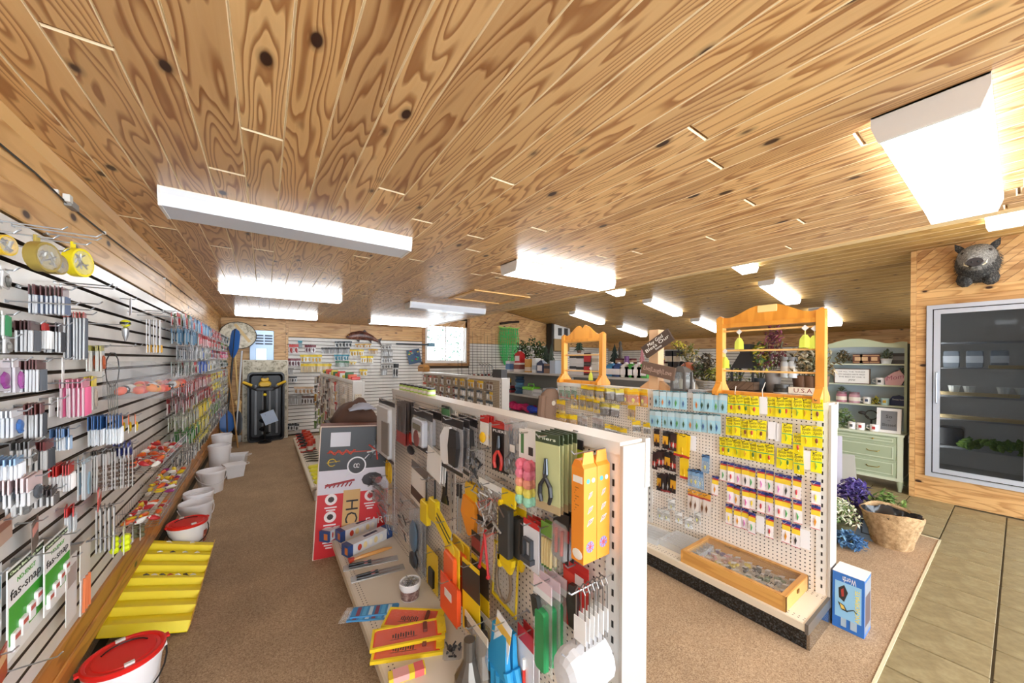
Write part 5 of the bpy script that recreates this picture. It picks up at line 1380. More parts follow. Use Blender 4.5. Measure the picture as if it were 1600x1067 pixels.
lw('red_lure_pack', 'white lure pack with red header in the second near row', 'pack', (58, 506, 86, 546), 3, .08, '#b8302c', '#dcdcdc', '#e9e6e2', 1, .28)
lw('rod_lure_pack', 'black lure pack right of the red headed one', 'pack', (68, 505, 105, 551), 5, .08, '#3d2a2a', '#b9bcc2', '#2e3036', 1, .3)
lw('long_rod_pack', 'long silver jigging rod pack', 'pack', (100, 488, 139, 562), 6, .06, '#a8423a', '#cdd0d6', '#50545c', 1, .12)
lw('fly_pack', 'olive and yellow fly pack beside the wire net', 'pack', (133, 540, 167, 580), 6, .08, '#a9a04a', '#d9d6b8', '#a8502c', 0, .2)
lw('pink_bait_pack', 'pink soft bait pack on the left wall', 'pack', (98, 592, 146, 650), 6, .11, '#d98aa0', '#e8b8c6', '#cf5a80', 1, .22)
lw('yellow_bait_pack', 'yellow topped bait pack behind the pink ones', 'pack', (134, 588, 156, 640), 3, .09, '#ecd23a', '#dcd8cc', '#b8a89a', 0, .3)
lw('purple_bait_pack', 'purple bait pack at the left picture edge', 'pack', (-14, 562, 12, 612), 3, .09, '#d9d3dc', '#cdbcd0', '#8a3f86', 0, .25)
lw('purple_bait_pack', 'purple bait pack next to the dark lures', 'pack', (12, 560, 36, 612), 3, .09, '#e3dfe3', '#d9cfe0', '#a2559a', 0, .25)
lw('rod_lure_pack', 'dark lure pack in the third near row', 'pack', (24, 562, 76, 612), 8, .085, '#5b3230', '#bfc2c8', '#42464e', 1, .3)
lw('paper_tag', 'white paper price tag hanging below the long rod packs', 'tag', (86, 558, 101, 606), 1, .05, WH, WH, '#c8c8c8', 9)
lw('blue_bait_pack', 'blue bait pack at the left picture edge', 'pack', (-16, 640, 42, 682), 6, .10, '#d8dce4', '#cbd6e4', '#3f6fb4', 0, .25)
lw('rod_lure_pack', 'dark lure pack in the fourth near row', 'pack', (38, 630, 78, 682), 7, .085, '#6a3632', '#c2c4c8', '#3d4047', 1, .3)
lw('paper_tag', 'white paper tag beside the fourth near row', 'tag', (76, 620, 97, 650), 2, .05, WH, WH, '#d0cfcc', 9)
lw('blue_lure_pack', 'blue headed spinner pack in the fifth near row', 'pack', (82, 668, 117, 702), 6, .08, '#5f80ac', '#dde4ea', '#8fa4bc', 1, .4)
lw('grey_jig_pack', 'grey jig pack in the fifth near row', 'pack', (16, 688, 62, 726), 6, .085, '#54504e', '#cbcbc8', '#5e5a56', 0, .3)
lw('dark_jig_pack', 'dark red headed jig pack in the fifth near row', 'pack', (52, 688, 88, 732), 6, .085, '#6e2f2e', '#cfcfcd', '#33363c', 1, .3)
lw('spinner_pack', 'blue and white spinner pack mid wall', 'pack', (138, 648, 196, 694), 10, .09, '#37639c', '#e3e8ee', '#e9edf0', 1, .45)
lw('orange_float_pack', 'orange and yellow float pack at the end of the spinners', 'pack', (186, 648, 218, 676), 3, .09, '#e8742c', '#f0d9b8', '#efcf2c', 0, .5)
lw('white_hook_pack', 'white hook pack with blue header at the left edge', 'pack', (-20, 715, 44, 748), 6, .09, '#8fb2d8', '#f0f0f2', '#d8dadf', 1, .3)
lw('snelled_hook_pack', 'clear snelled hook pack with pink dot', 'pack', (-20, 744, 70, 788), 9, .10, '#d8c2c4', '#dadde2', '#50565e', 0, .5)
lw('split_shot_pack', 'grey split shot pack low at the left edge', 'pack', (14, 778, 46, 802), 4, .08, '#b9b8b2', '#d5d5d2', '#6c6c6a', 3, .2)
lw('dark_hook_pack', 'dark hook pack right of the snelled hooks', 'pack', (50, 762, 96, 788), 5, .085, '#3c2e2e', '#dcdcdc', '#55504e', 1, .4)
lw('red_spoon_pack', 'red and white spoon pack', 'pack', (76, 724, 122, 765), 7, .09, '#c2312d', '#eeeaea', '#e4e0de', 1, .38)
lw('blue_minnow_bag', 'blue grey minnow bag', 'bag', (118, 716, 146, 778), 3, .09, '#aac0cc', '#bfd0d8', '#7d98a6', 2, .1)
for i, x in enumerate((142, 155, 168, 181, 194)):
    lw('spoon_strip', '%s strip of brown and silver spoons from the left' % ORD[i], 'strip', (x, 704 - i * 3, x + 16, 768 - i * 2), 3, .05, '#4a4038', '#cfcac2', '#5e4e44', 3, .1)
lw('red_spinner_bag', 'bag of silver spinners with a red top', 'bag', (100, 790, 124, 828), 3, .08, '#d2322e', '#dedfe0', '#a9abae', 1, .35)
lw('photo_card', 'grey card with a pink panel above the green posters', 'card', (40, 812, 68, 858), 1, .11, '#6f6258', '#6f6258', '#d98f80', 9)
lw('brown_card', 'brown card at the left edge above the green posters', 'card', (-12, 810, 20, 850), 1, .11, '#b89a88', '#b89a88', '#8a5a4a', 9)
lw('steel_stick', 'long grey stick bait', 'lure', (146, 788, 180, 862), 5, .03, '#6c6a66', '#c9c6c0', '#5f5c58', 1, .08)
lw('grub_bag', 'bag of neon yellow grubs by the base board', 'bag', (166, 822, 204, 864), 2, .12, '#e6e8c0', '#f0f3b8', '#e2f01c', 3, .15)
lw('dark_grub_bag', 'bag of dark olive grubs behind the neon ones', 'bag', (204, 806, 226, 842), 2, .10, '#d8d6c8', '#dcdacb', '#6a6648', 3, .15)
lw('red_book_card', 'red booklet at the lower left corner', 'card', (-22, 1020, 22, 1072), 1, .13, '#b23a2e', '#b23a2e', '#e0b08a', 9)
lw('green_jig_pack', 'green jig pack at the left picture edge', 'pack', (-10, 488, 22, 526), 4, .085, '#d9dcd6', '#d5ddd5', '#2f7a4c', 1, .15)
lw('clear_bag', 'clear bag of small hooks under the green jigs', 'bag', (-8, 524, 18, 552), 2, .085, '#d5d6d4', '#dadada', '#8a8a86', 0, .2)
lw('clear_bag', 'clear bag of small hooks under the yellow reel', 'bag', (-10, 418, 17, 450), 2, .085, '#cfd0ce', '#dadada', '#6a6a66', 0, .2)
# posters with green panel
for i, (box, lab) in enumerate((((8, 868, 70, 1002), 'near green and white snap display card on the left wall'), ((58, 836, 104, 942), 'far green and white snap display card on the left wall'))):
    x0, y0, x1, y1 = box
    a, b = un(x0, (y0 + y1) / 2 + 30, X=WLX + .03), un(x1, (y0 + y1) / 2 - 30, X=WLX + .03)
    mx = (x0 + x1) / 2
    zt, zb = un(mx, y0, X=WLX + .03).z, un(mx, y1, X=WLX + .03).z
    w, h = b.y - a.y, zt - zb
    t = thing('snap_card', lab, 'card', (0, 0, 0), 'green snap display cards')
    MB().box(-w / 2, w / 2, -h, 0, -.002, .001).build('card', M('#f4f4f2', .4), t)
    MB().box(-w / 2, w / 2, -h * .10, -h * .02, .001, .0016, 0).box(-w * .47, w * .47, -h * .84, -h * .42, .001, .0016, 1).build('print', [M('#2c3a22', .5), M('#3fa82c', .45)], t)
    pk = MB()
    for q in range(4): pk.bbox(-w * .44 + w * .21 * q, -w * .27 + w * .21 * q, -h * (.93 - .07 * q), -h * (.72 - .06 * q), .0016, .010, .004, 0).box(-w * .42 + w * .21 * q, -w * .29 + w * .21 * q, -h * (.80 - .06 * q), -h * (.75 - .06 * q), .010, .0105, 1)
    pk.build('snap_packs', [M('#efeff0', .4), M('#c85a50', .5)], t)
    text('NO-KNOT', h * .075, M('#4a9a30', .5), 'lettering', t, (-w * .02, -h * .19, .002), width=w * .5)
    text('fas-snap', h * .15, M('#1e1e1e', .5), 'lettering', t, (-w * .02, -h * .31, .002), width=w * .84)
    text('Change lines & rigs faster', h * .05, M('#d8e8c0', .5), 'lettering', t, (0, -h * .06, .002), width=w * .9)
    put(t, (WLX + .03 + .012 * i, (a.y + b.y) / 2, zt), FL, ry=.03)
    hook(wl, FL, (WLX, (a.y + b.y) / 2, zt - .01), .10)
lw('blue_list_card', 'blue and white printed card at the left picture edge', 'card', (-30, 895, 8, 1020), 1, .16, '#dfe6ea', '#dfe6ea', '#3f93bf', 9)
lw('white_list_card', 'long white printed card hanging above the base board', 'card', (100, 868, 124, 968), 1, .11, '#ece9e6', '#ece9e6', '#b9a9a4', 9)
lw('orange_worm_bag', 'clear bag of orange worms right of the white card', 'bag', (120, 845, 146, 952), 1, .12, '#e3ddd2', '#e8e4dc', '#dd7a4a', 1, .5)
# reels / tape spools at the top
def spool(box, lab, col):
    x0, y0, x1, y1 = box
    c = un((x0 + x1) / 2, (y0 + y1) / 2, X=WLX + .10); r = (un((x0 + x1) / 2, y0, Y=c.y).z - un((x0 + x1) / 2, y1, Y=c.y).z) / 2
    t = thing('line_spool', lab, 'spool', (0, 0, 0), 'round spools at the top of the left wall')
    MB().at((0, 0, -.03)).lathe([(r, .022), (r, .052), (r * .86, .052), (r * .86, .046), (.01, .046)], 22).at().build('drum', M(col, .35, .35 if col != '#f0dc1e' else 0), t, True)
    MB().at((0, 0, -.03)).lathe([(r * .85, .050), (r * .8, .056), (.01, .058)], 22).at().build('window', clear('bag_film', '#ffffff', .85, .05), t, True)
    b = MB()
    for k in range(9): b.tube([(r * rnd.uniform(-.6, .6), r * rnd.uniform(-.6, .6), .018), (r * rnd.uniform(-.6, .6), r * rnd.uniform(-.6, .6), .020)], .003, 4)
    b.build('tackle', M('#8e8c84', .3, .7), t)
    MB().box(-.008, .008, r * .95, r * 1.45, -.01, -.004).build('hang_tab', M(col, .4), t)
    put(t, c, FL, ry=-.28)
    hook(wl, FL, (WLX, c.y, c.z + r * 1.35), .14)
spool((42, 378, 82, 424), 'large gold round spool at the top of the left wall', '#b09a4c')
spool((64, 396, 96, 428), 'smaller gold round spool half behind the large one', '#a8924a')
spool((104, 388, 132, 432), 'bright yellow round spool at the top of the left wall', '#f0dc1e')
spool((-18, 366, 9, 398), 'yellow round spool cut by the left picture edge', '#e8c22c')
for (x, y, L) in ((0, 345, .14), (20, 352, .2), (75, 365, .14), (70, 470, .15), (95, 445, .16), (85, 440, .16), (135, 505, .14), (10, 470, .16), (60, 480, .14), (200, 487, .16), (215, 492, .16), (225, 485, .16), (240, 494, .16), (255, 485, .14), (110, 850, .14), (10, 1050, .12), (150, 540, .14), (165, 540, .14), (20, 600, .16)):
    p = un(x, y, X=WLX); hook(wl, FL, (WLX, p.y, p.z), L)
# landing net wire, bobber, white board
p = un(176, 550, X=WLX + .05)
t = thing('wire_net_frame', 'black wire loop net frame hanging beside the acrylic bin', 'net', (p.x, p.y, p.z))
MB().tube([(.0, .10 * math.cos(a) , -.09 + .09 * math.sin(a)) for a in [k * .628 for k in range(10)]], .0025, 5, closed=True).build('loop', M('#2c2c2e', .4), t)
b = MB()
for k in range(6): b.tube([(.0, -.08 + .03 * k, -.15), (.005, -.06 + .024 * k, -.34)], .0016, 4)
b.build('mesh_lines', M('#7a7a76', .5), t)
p = un(196, 505, X=WLX + .06)
t = thing('bobber', 'yellow and black fishing bobber hanging under the white sign', 'bobber', (p.x, p.y, p.z))
MB().ball((0, 0, 0), (.022, .022, .02), 12, 8).build('top', M('#e6e21e', .3), t, True); MB().lathe([(.0225, -.006), (.0225, .006)], 14, caps=False).build('band', BLACK, t, True)
MB().lathe([(.003, -.10), (.012, -.07), (.016, -.03), (.004, -.018)], 10).build('silver_tail', M('#b9bcc0', .3, .8), t, True)
lw('white_sign_card', 'white card sign with red and black print on the left wall', 'sign', (196, 466, 216, 492), 1, .16, '#eceaf2', '#eceaf2', '#9a6a78', 9)
lw('white_tall_pack', 'tall white float pack with red tips', 'pack', (226, 500, 256, 552), 5, .09, '#efeef0', '#f0eff0', '#d8a23c', 1, .75)
# acrylic bin of floats
A0, A1 = un(182, 575, X=WLX), un(262, 590, X=WLX + .22)
t = thing('acrylic_bin', 'clear acrylic bin of orange and black floats on the left wall', 'bin', (WLX, 2.72, 1.40))
BL = .95
MB().box(0, .22, 0, BL, 0, .004).box(0, .004, 0, BL, 0, .20).build('bin_floor', clear('acrylic', '#ffffff', .93, .05), t)
MB().loft([[(.22, 0, 0), (.224, 0, 0), (.224, BL, 0), (.22, BL, 0)], [(.25, 0, .10), (.254, 0, .10), (.254, BL, .10), (.25, BL, .10)]]).build('bin_front', clear('acrylic', '#ffffff', .93, .05), t)
for y in (0, BL / 2, BL): MB().prism([(0, 0), (.22, 0), (.25, .10), (0, .20)], y, y + .004).build('bin_divider', clear('acrylic', '#ffffff', .93, .05), t)
for o in t.children:
    if o.name.startswith('bin_divider'): o.matrix_local = Matrix(((1, 0, 0, 0), (0, 0, 1, 0), (0, 1, 0, 0), (0, 0, 0, 1)))
fl_cols = ('#ee5a2c', '#ef6a4a', '#f0862c', '#1c1c1e', '#e84a34', '#f2a02c', '#e9e6e2')
for k in range(34):
    o = MB().ball((0, 0, 0), (.03, .022, .022), 9, 6, 0).ball((.02, 0, .004), (.012, .010, .010), 7, 4, 1)
    c_ = fl_cols[k % 7]
    row = k // 3
    q = tag(o.build('foam_float', [M(c_, .5), M('#1c1c1e' if c_ != '#1c1c1e' else '#e8e6e2', .5)], None, True), 'foam float number %s in the acrylic bin, counted from the near end, %s of its row' % (ORD[row], ('inner', 'middle', 'outer')[k % 3]), 'float', 'foam floats in the acrylic bin')
    q['label'] = '%s foam float in the acrylic bin, row %s from the near end, %s one' % ({'#ee5a2c': 'orange', '#ef6a4a': 'coral', '#f0862c': 'light orange', '#1c1c1e': 'black', '#e84a34': 'red', '#f2a02c': 'amber', '#e9e6e2': 'white'}[c_], ORD[row], ('inner', 'middle', 'outer')[k % 3])
    q.location = (WLX + .05 + .065 * (k % 3) + rnd.uniform(-.01, .01), 2.72 + .05 + .078 * row, 1.43 + rnd.uniform(0, .025)); q.rotation_euler = (rnd.uniform(-.6, .6), rnd.uniform(-.6, .6), rnd.uniform(0, 6))
# wire baskets with lures
def wire_basket(y0, y1, z, lab, cols, nlab, dep=.17, hh=.10):
    t = thing('wire_basket', lab, 'basket', (WLX, y0, z)); L = y1 - y0
    b = MB(); n = int(L / .04)
    for k in range(n + 1):
        y = L * k / n; b.tube([(0, y, hh), (0, y, 0), (dep, y, 0), (dep + .02, y, hh)], .0018, 4)
    for zz in (0, hh * .5, hh): b.tube([(dep + .02 * zz / hh, 0, zz), (dep + .02 * zz / hh, L, zz)], .002, 4)
    b.tube([(0, 0, hh), (dep + .02, 0, hh)], .002, 4).tube([(0, L, hh), (dep + .02, L, hh)], .002, 4)
    for q in range(1, 4): b.tube([(dep * q / 4, 0, 0), (dep * q / 4, L, 0)], .0018, 4)
    b.build('wire_frame', STEEL, t)
    k = 0
    for i in range(int(L / .055)):
        for j in range(3):
            c = cols[k % len(cols)]
            o = MB().tube([(-.03, 0, 0), (-.012, 0, .002), (.012, 0, 0), (.032, 0, 0)], [.004, .015, .013, .003], 7, 0).ball((-.018, 0, .004), .010, 6, 4, 1)
            o = tag(o.build('float_lure', [M(c[0], .4), M(c[1], .4)], None, True), '%s lure in the %s, row %s, %s one' % (c[2], nlab, ORD[i], ('inner', 'middle', 'outer')[j]), 'lure', 'lures in the wire baskets')
            o.location = (WLX + .035 + .055 * j, y0 + .03 + .055 * i, z + .022 + rnd.uniform(0, .04)); o.rotation_euler = (rnd.uniform(-.5, .5), rnd.uniform(-.5, .5), rnd.uniform(0, 6)); k += 1
OW = (('#e8662c', '#f2c22c', 'orange'), ('#f2efe8', '#c8322c', 'white'), ('#b8282c', '#efe9e0', 'red'), ('#f0d22c', '#e86a2c', 'yellow'))
wire_basket(2.95, 3.35, .62, 'wire basket of orange and white lures on the left wall', OW, 'orange basket')
wire_basket(3.40, 3.95, .66, 'wire basket of yellow and white lures on the left wall', (OW[1], OW[3], ('#9a2f7a', '#f0e6e8', 'purple'), OW[3], OW[0]), 'yellow basket')
wire_basket(3.00, 3.75, .93, 'wire basket of orange and red lures mid left wall', (OW[0], OW[2], OW[1], ('#e85a3c', '#f4e8d0', 'coral')), 'upper basket')
lw('red_sign_card', 'red sign card with white print under the spoon strips', 'sign', (146, 758, 168, 790), 1, .22, '#d23a2c', '#d23a2c', '#f0d9d0', 9)
lw('blue_worm_pack', 'dark blue worm pack beside the spoon strips', 'pack', (176, 690, 210, 714), 4, .10, '#2c3a9a', '#c8ccdf', '#27327a', 0, .3)
# --- rows further along the wall: one pack after another along each row
FARC = [  # per row from the top: (header, film, lure, word)
    (('#4f86b4', '#c6dbe8', '#6f94b4', 'blue'), ('#4f86b4', '#c6dbe8', '#6f94b4', 'blue'), ('#c8323a', '#e6c0c0', '#a8282c', 'red'), ('#33363a', '#c9c9c9', '#1f2326', 'black')),
    (('#3f7aa0', '#bcd4e0', '#4a7a98', 'teal'), ('#c8323a', '#e6c0c0', '#c8323a', 'red'), ('#d84a44', '#eccac6', '#b8302e', 'red'), ('#6a8a3a', '#d2d8c0', '#38402c', 'olive')),
    (('#b9bcc0', '#d8dadc', '#6d7076', 'grey'), ('#c2c4c0', '#dcdcd8', '#7c8078', 'grey'), ('#b82c34', '#e6bcbc', '#9a2228', 'crimson'), ('#d85a8a', '#eecad6', '#c83a6a', 'pink')),
    (('#9aa49a', '#d8dcd6', '#5a645c', 'green grey'), ('#3f66b8', '#c8d2ea', '#2f52a0', 'blue'), ('#dcdcda', '#e6e6e4', '#9a9a94', 'white'), ('#4a5a4a', '#ccd2cc', '#2c382c', 'dark green')),
    (('#c23a3c', '#e8c4c2', '#a02c2e', 'red'), ('#b83034', '#e4bcba', '#8f2226', 'dark red'), ('#e6d026', '#f2eab8', '#d8b81e', 'yellow'), ('#d8d4c8', '#e4e0d8', '#a89c86', 'cream')),
    (('#8a2228', '#dcb4b4', '#6e181e', 'maroon'), ('#9a2c30', '#e0b8b6', '#7c1e22', 'maroon'), ('#efdc1e', '#f4eeb0', '#e2c81c', 'yellow'), ('#c8c0b0', '#dcd6ca', '#8f8468', 'tan')),
    (('#c8ccb8', '#dfe0d4', '#8a9274', 'pale green'), ('#ecd82a', '#f2ebb4', '#dcc21e', 'yellow'), ('#b8322e', '#e4c0bc', '#982420', 'red'), ('#e2dfd6', '#e8e6e0', '#a8a294', 'cream')),
    (('#4f9a44', '#cfe0c8', '#3a7a34', 'green'), ('#e8dc2c', '#f0ebb8', '#c8b81e', 'yellow'), ('#7ab04a', '#d8e4c8', '#5a8a34', 'lime'), ('#d8d6cc', '#e2e0d8', '#8f8a78', 'cream')),
    (('#c9c9c6', '#dededc', '#55585c', 'grey'), ('#e2d836', '#f0ecc0', '#3a3c40', 'yellow'), ('#b9b9b4', '#d6d6d2', '#4a4c50', 'grey'), ('#d9d9d6', '#e4e4e2', '#7a7a78', 'pale grey'))]
FZ = [2.00, 1.87, 1.73, 1.59, 1.43, 1.29, 1.14, .98, .80]
stuffm = MB(); stuff_m = []
def stuff_mat(c, cl=False):
    k = (c, cl)
    for i, q in enumerate(stuff_m):
        if q[0] == k: return i
    stuff_m.append((k, clear('bag_film', c, .35, .15) if cl else M(c, .4))); return len(stuff_m) - 1
for r_i, z in enumerate(FZ):
    y = 4.05 if r_i < 5 else (3.95 if r_i < 7 else 4.1)
    if r_i in (2,): y = 4.3
    cnt = 0
    while y < 8.35:
        c = FARC[r_i][min(int((y - 3.6) / 1.15), 3)] if rnd.random() < .85 else FARC[(r_i + 1) % 9][rnd.randrange(4)]
        h = rnd.choice((.11, .12, .13)); nb = 3 if y < 5.0 else 2
        if y < 5.6:
            me = lw_mesh('far', .075, h, c[0], c[1], c[2], (r_i + (cnt // 6)) % 3, .3)
            for q in range(nb):
                o = tag(obj('lure_pack', me), '%s lure pack, far left wall, %s row, %s hook, %s one' % (c[3], ROWN[r_i + 1], ORD[min(cnt, 19)], ('outer', 'middle', 'inner')[q]), 'pack', 'lure packs on the far left wall')
                put(o, (WLX + .14 - .045 * q, y, z), FL, rz=rnd.uniform(-.05, .05), ry=rnd.uniform(-.1, .3))
            hook(wl, FL, (WLX, y, z - .005), .16)
            cnt += 1
        else:
            for q in range(nb):
                a, b_, l_ = stuff_mat(c[0]), stuff_mat(c[1], True), stuff_mat(c[2])
                stuffm.T = Matrix.Translation((WLX + .13 - .05 * q, y, z)) @ FL.to_4x4() @ Matrix.Rotation(rnd.uniform(-.1, .3), 4, 'Y')
                stuffm.box(-.035, .035, -h * .3, 0, -.001, .001, a).box(-.033, .033, -h, -h * .3, -.001, .002, b_).ball((0, -h * .62, .005), (.018, h * .25, .006), 6, 4, l_)
            stuffm.T = FL.to_4x4()
            stuffm.T = Matrix.Translation((WLX, y, z)) @ FL.to_4x4()
            stuffm.bar((0, 0, 0), (0, 0, .15), .002, 4, stuff_mat('#b9bcc0'))
        y += .125
stuffm.T = Matrix.Identity(4)
tag(stuffm.build('small_lure_packs', [q[1] for q in stuff_m]), 'crowd of small lure packs at the far end of the left wall', 'packs', kind='stuff')
# ================================================================== back left corner
CAMO = speckle_mat('camo_print', '#5a4f30', '#cfc7b0', '#e6e0d0', 9, .6, 0)
def sled_ring(w, h, d): pass
sd = thing('ice_sled', 'black ice fishing sled stood on end before a camouflage sheet', 'sled', (0, 8.46, .004))
s0, s1 = un(383, 690, Y=8.46), un(447, 684, Y=8.46)
sx0, sx1 = s0.x, s1.x; sw = sx1 - sx0; shh = un(415, 582, Y=8.46).z
def sdp(mb, nm, mt, sm=False): return put(mb.build(nm, mt, sd, sm), (0, 0, 0), FB)
def rr(x0, x1, y0, y1, r, n=4):
    pts = []
    for cx_, cy_, a0 in ((x1 - r, y0 + r, -1.5708), (x1 - r, y1 - r, 0), (x0 + r, y1 - r, 1.5708), (x0 + r, y0 + r, 3.1416)):
        for k in range(n + 1):
            a = a0 + 1.5708 * k / n; pts.append((cx_ + r * math.cos(a), cy_ + r * math.sin(a)))
    return pts
def ring3(p, z): return [(x, y, z) for x, y in p]
R0 = rr(sx0 + .03, sx1 - .03, .0, shh, .07); R1 = rr(sx0 + .06, sx1 - .06, .03, shh - .03, .06); R2 = rr(sx0 + .09, sx1 - .09, .07, shh - .07, .05)
sdp(MB().loft([ring3(R0, -.155), ring3(R0, .02), ring3(R1, .02), ring3(R2, -.14)], caps=True), 'sled_shell', M('#1d1d20', .35))
rb = MB()
for k in range(5): rb.bbox(sx0 + .14 + .115 * k, sx0 + .18 + .115 * k, .12, shh - .25, -.14, -.115, .008)
sdp(rb, 'runner_ribs', M('#8a8d92', .4))
cs = thing('camo_sheet', 'camouflage board standing behind the black sled', 'board', (0, 8.62, .004))
c0, c1 = un(379, 560, Y=8.62), un(450, 560, Y=8.62)
put(MB().bbox(c0.x, c1.x, 0, c0.z - .03, -.05, 0, .04).build('board', CAMO, cs), (0, 0, 0), FB)
put(frame_ring(c0.x, c1.x, 0, c0.z - .03, .02, -.03, .008).build('edge', M('#d9d2c0', .5), cs), (0, 0, 0), FB)
# power auger standing in the sled
ag = thing('ice_auger', 'yellow and black power ice auger standing in the sled', 'auger', (0, 8.33, .004))
def px(x, y, Y=8.33): p = un(x, y, Y=Y); return (p.x, p.z - .004)
ax, az = px(414, 600); _, zb = px(414, 690)
def agp(mb, nm, mt, sm=True): return put(mb.build(nm, mt, ag, sm), (0, 0, 0), FB)
agp(MB().bbox(ax - .10, ax + .10, az - .05, az + .05, -.07, .06, .03).bbox(ax - .06, ax + .06, az + .05, az + .13, -.05, .05, .02), 'engine', M('#d9b02c', .4))
agp(MB().bbox(ax - .05, ax + .05, az + .10, az + .16, -.05, .05, .02).bbox(ax - .16, ax + .16, az - .13, az - .06, -.03, .05, .02), 'engine_cover', M('#2a2a2c', .4))
for s in (-1, 1):
    agp(MB().tube([(ax + s * .10, az - .11, .03), (ax + s * .22, az - .06, .05), (ax + s * .33, az + .03, .05)], .018, 8), 'handle_bar', BLACKP)
    agp(MB().tube([(ax + s * .20, az - .02, .05), (ax + s * .34, az + .05, .06)], .026, 8), 'handle_grip', M('#e3b82a', .4))
agp(MB().ball((ax, az - .2, .05), .03), 'knob', M('#e6cf2a', .4))
agp(MB().tube([(ax, az - .1, 0), (ax, .3, 0)], .022, 8), 'shaft', BLACKP)
fl = MB(); n = 44; vs = []; fs = []
for k in range(n + 1):
    a = k * .55; z = .02 + .62 * k / n
    vs += [(ax + .012 * math.cos(a), z, .012 * math.sin(a)), (ax + .095 * math.cos(a), z, .095 * math.sin(a)), (ax + .095 * math.cos(a), z + .008, .095 * math.sin(a))]
for k in range(n): fs += [(3 * k, 3 * k + 1, 3 * k + 4, 3 * k + 3), (3 * k + 1, 3 * k + 2, 3 * k + 5, 3 * k + 4)]
fl.tri(vs, fs); fl.tube([(ax, 0, 0), (ax, .66, 0)], .02, 8)
agp(fl, 'auger_screw', M('#17171a', .4))
agp(MB().cyl((ax, 0, 0), .11, .03, 16, ax='y'), 'blade_cover', BLACKP)
p = un(421, 652, Y=8.24)
o = tag(MB().box(-.11, .11, -.12, .12, 0, .003).build('price_sheet', M('#b9cbe6', .5)), 'pale blue paper sheet taped to the auger', 'paper'); put(o, p, FB, rz=.35)
# louvred metal panel on the back wall
lp = thing('louvre_panel', 'grey metal louvred panel on the pine boards', 'panel', (0, YB - .001, 0))
a_, b_ = un(390, 560, Y=YB - .05), un(428, 517, Y=YB - .05)
put(MB().bbox(a_.x, b_.x, a_.z - .25, b_.z, 0, .06, .01).build('case', M('#9fb2c8', .35, .5), lp), (0, 0, 0), FB)
for k in range(4):
    for q in (0, 1):
        w = (b_.x - a_.x) * .32; x = a_.x + (b_.x - a_.x) * (.24 + .38 * q); z = b_.z - .10 - .055 * k
        put(MB().box(x, x + w, z - .02, z + .012, .06, .068).build('louvre', M('#5a6678', .5), lp), (0, 0, 0), FB)
put(MB().bbox(a_.x + .1, b_.x - .12, a_.z - .2, b_.z - .36, .06, .07, .006).build('cover_plate', M('#c4d4ea', .3, .4), lp), (0, 0, 0), FB)
# camo oval and paddles
c = un(372, 524, Y=8.5)
t = thing('camo_disc', 'round camouflage disc high in the back left corner', 'disc', c)
put(MB().lathe([(.27, -.015), (.285, 0), (.27, .015)], 28, sy=.9).build('disc', CAMO, t), (0, 0, 0), FB)
put(MB().tube([(.282 * math.cos(a), .254 * math.sin(a), .0) for a in [k * .2244 for k in range(28)]], .008, 6, closed=True).build('rim', M('#2c2a22', .5), t), (0, 0, 0), FB)
put(MB().cbox((.08, 0, .018), (.05, .40, .02)).build('pole', M('#d0b27c', .5), t), (0, 0, 0), FB, rz=.6)
def paddle_thing(name, lab, top, bot, bl_col, sh_col, Y0, Y1, up=True, bw_=.09, bl=.46):
    a, b = un(*top, Y=Y1), un(*bot, Y=Y0)
    b = Vector((b.x, Y0, max(b.z, .004)))
    t = thing(name, lab, 'paddle', b)
    d = a - b; L = d.length; T = d.to_track_quat('Z', 'Y').to_matrix().to_4x4()
    sh = MB().cyl((0, 0, 0), .016, L, 10).build('shaft', M(sh_col, .4), t, True); sh.matrix_local = T
    rings = []
    for f, w in ((0, .018), (.12, .06), (.35, bw_), (.75, bw_ * 1.05), (.92, bw_ * .8), (1, .02)):
        z = (L - bl + bl * f) if up else (bl - bl * f)
        rings.append([(w * math.cos(k * .785), .012 * math.sin(k * .785), z) for k in range(8)])
    if not up: rings = rings[::-1]
    q = MB().loft(rings).build('blade', M(bl_col, .35), t, True); q.matrix_local = T
    return t
paddle_thing('kayak_paddle', 'blue bladed paddle with black shaft in the corner', (368, 514), (353, 672), '#2f68b4', '#26282a', 8.3, 8.45, bw_=.105, bl=.55)
paddle_thing('kayak_paddle', 'blue bladed paddle standing blade down in the corner', (352, 575), (355, 676), '#2f62a8', '#9a8a6a', 8.15, 8.3, up=False, bw_=.10, bl=.40)
paddle_thing('kayak_paddle', 'black bladed paddle with aluminium shaft beside the sled', (378, 548), (369, 680), '#25272b', '#c6c8cc', 8.2, 8.42, up=False, bw_=.085, bl=.45)
paddle_thing('wooden_oar', 'pale wooden oar leaning in the corner', (366, 540), (374, 650), '#d6b272', '#d6b272', 8.25, 8.5, up=False, bw_=.03, bl=.3)
for i, (tx, bx_) in enumerate(((345, 335), (349, 343), (356, 364), (352, 348))):
    a, b = un(tx, 588 - 6 * i, Y=8.3), un(bx_ + 8, 672, Y=8.1)
    t = tag(MB().tube([(0, 0, 0), tuple(a - Vector((b.x, 8.1, .004)))], [.013, .011], 8).build('tool_pole', M(('#6a4a30', '#4a3a30', '#b98a50', '#5a4a40')[i], .5), None, True), '%s brown pole leaning in the back corner, from the left' % ORD[i], 'pole')
    t.location = (b.x, 8.1, .004)
p = un(373, 690, Z=0)
t = thing('scoop', 'white and black ice scoop on the carpet before the sled', 'scoop', (p.x, p.y, .004))
MB().bbox(-.04, .04, -.06, .06, 0, .12, .02).build('scoop_bowl', M('#d5d2cc', .4), t); MB().tube([(0, 0, .1), (-.08, .04, .5)], .012, 8).build('handle', BLACKP, t)

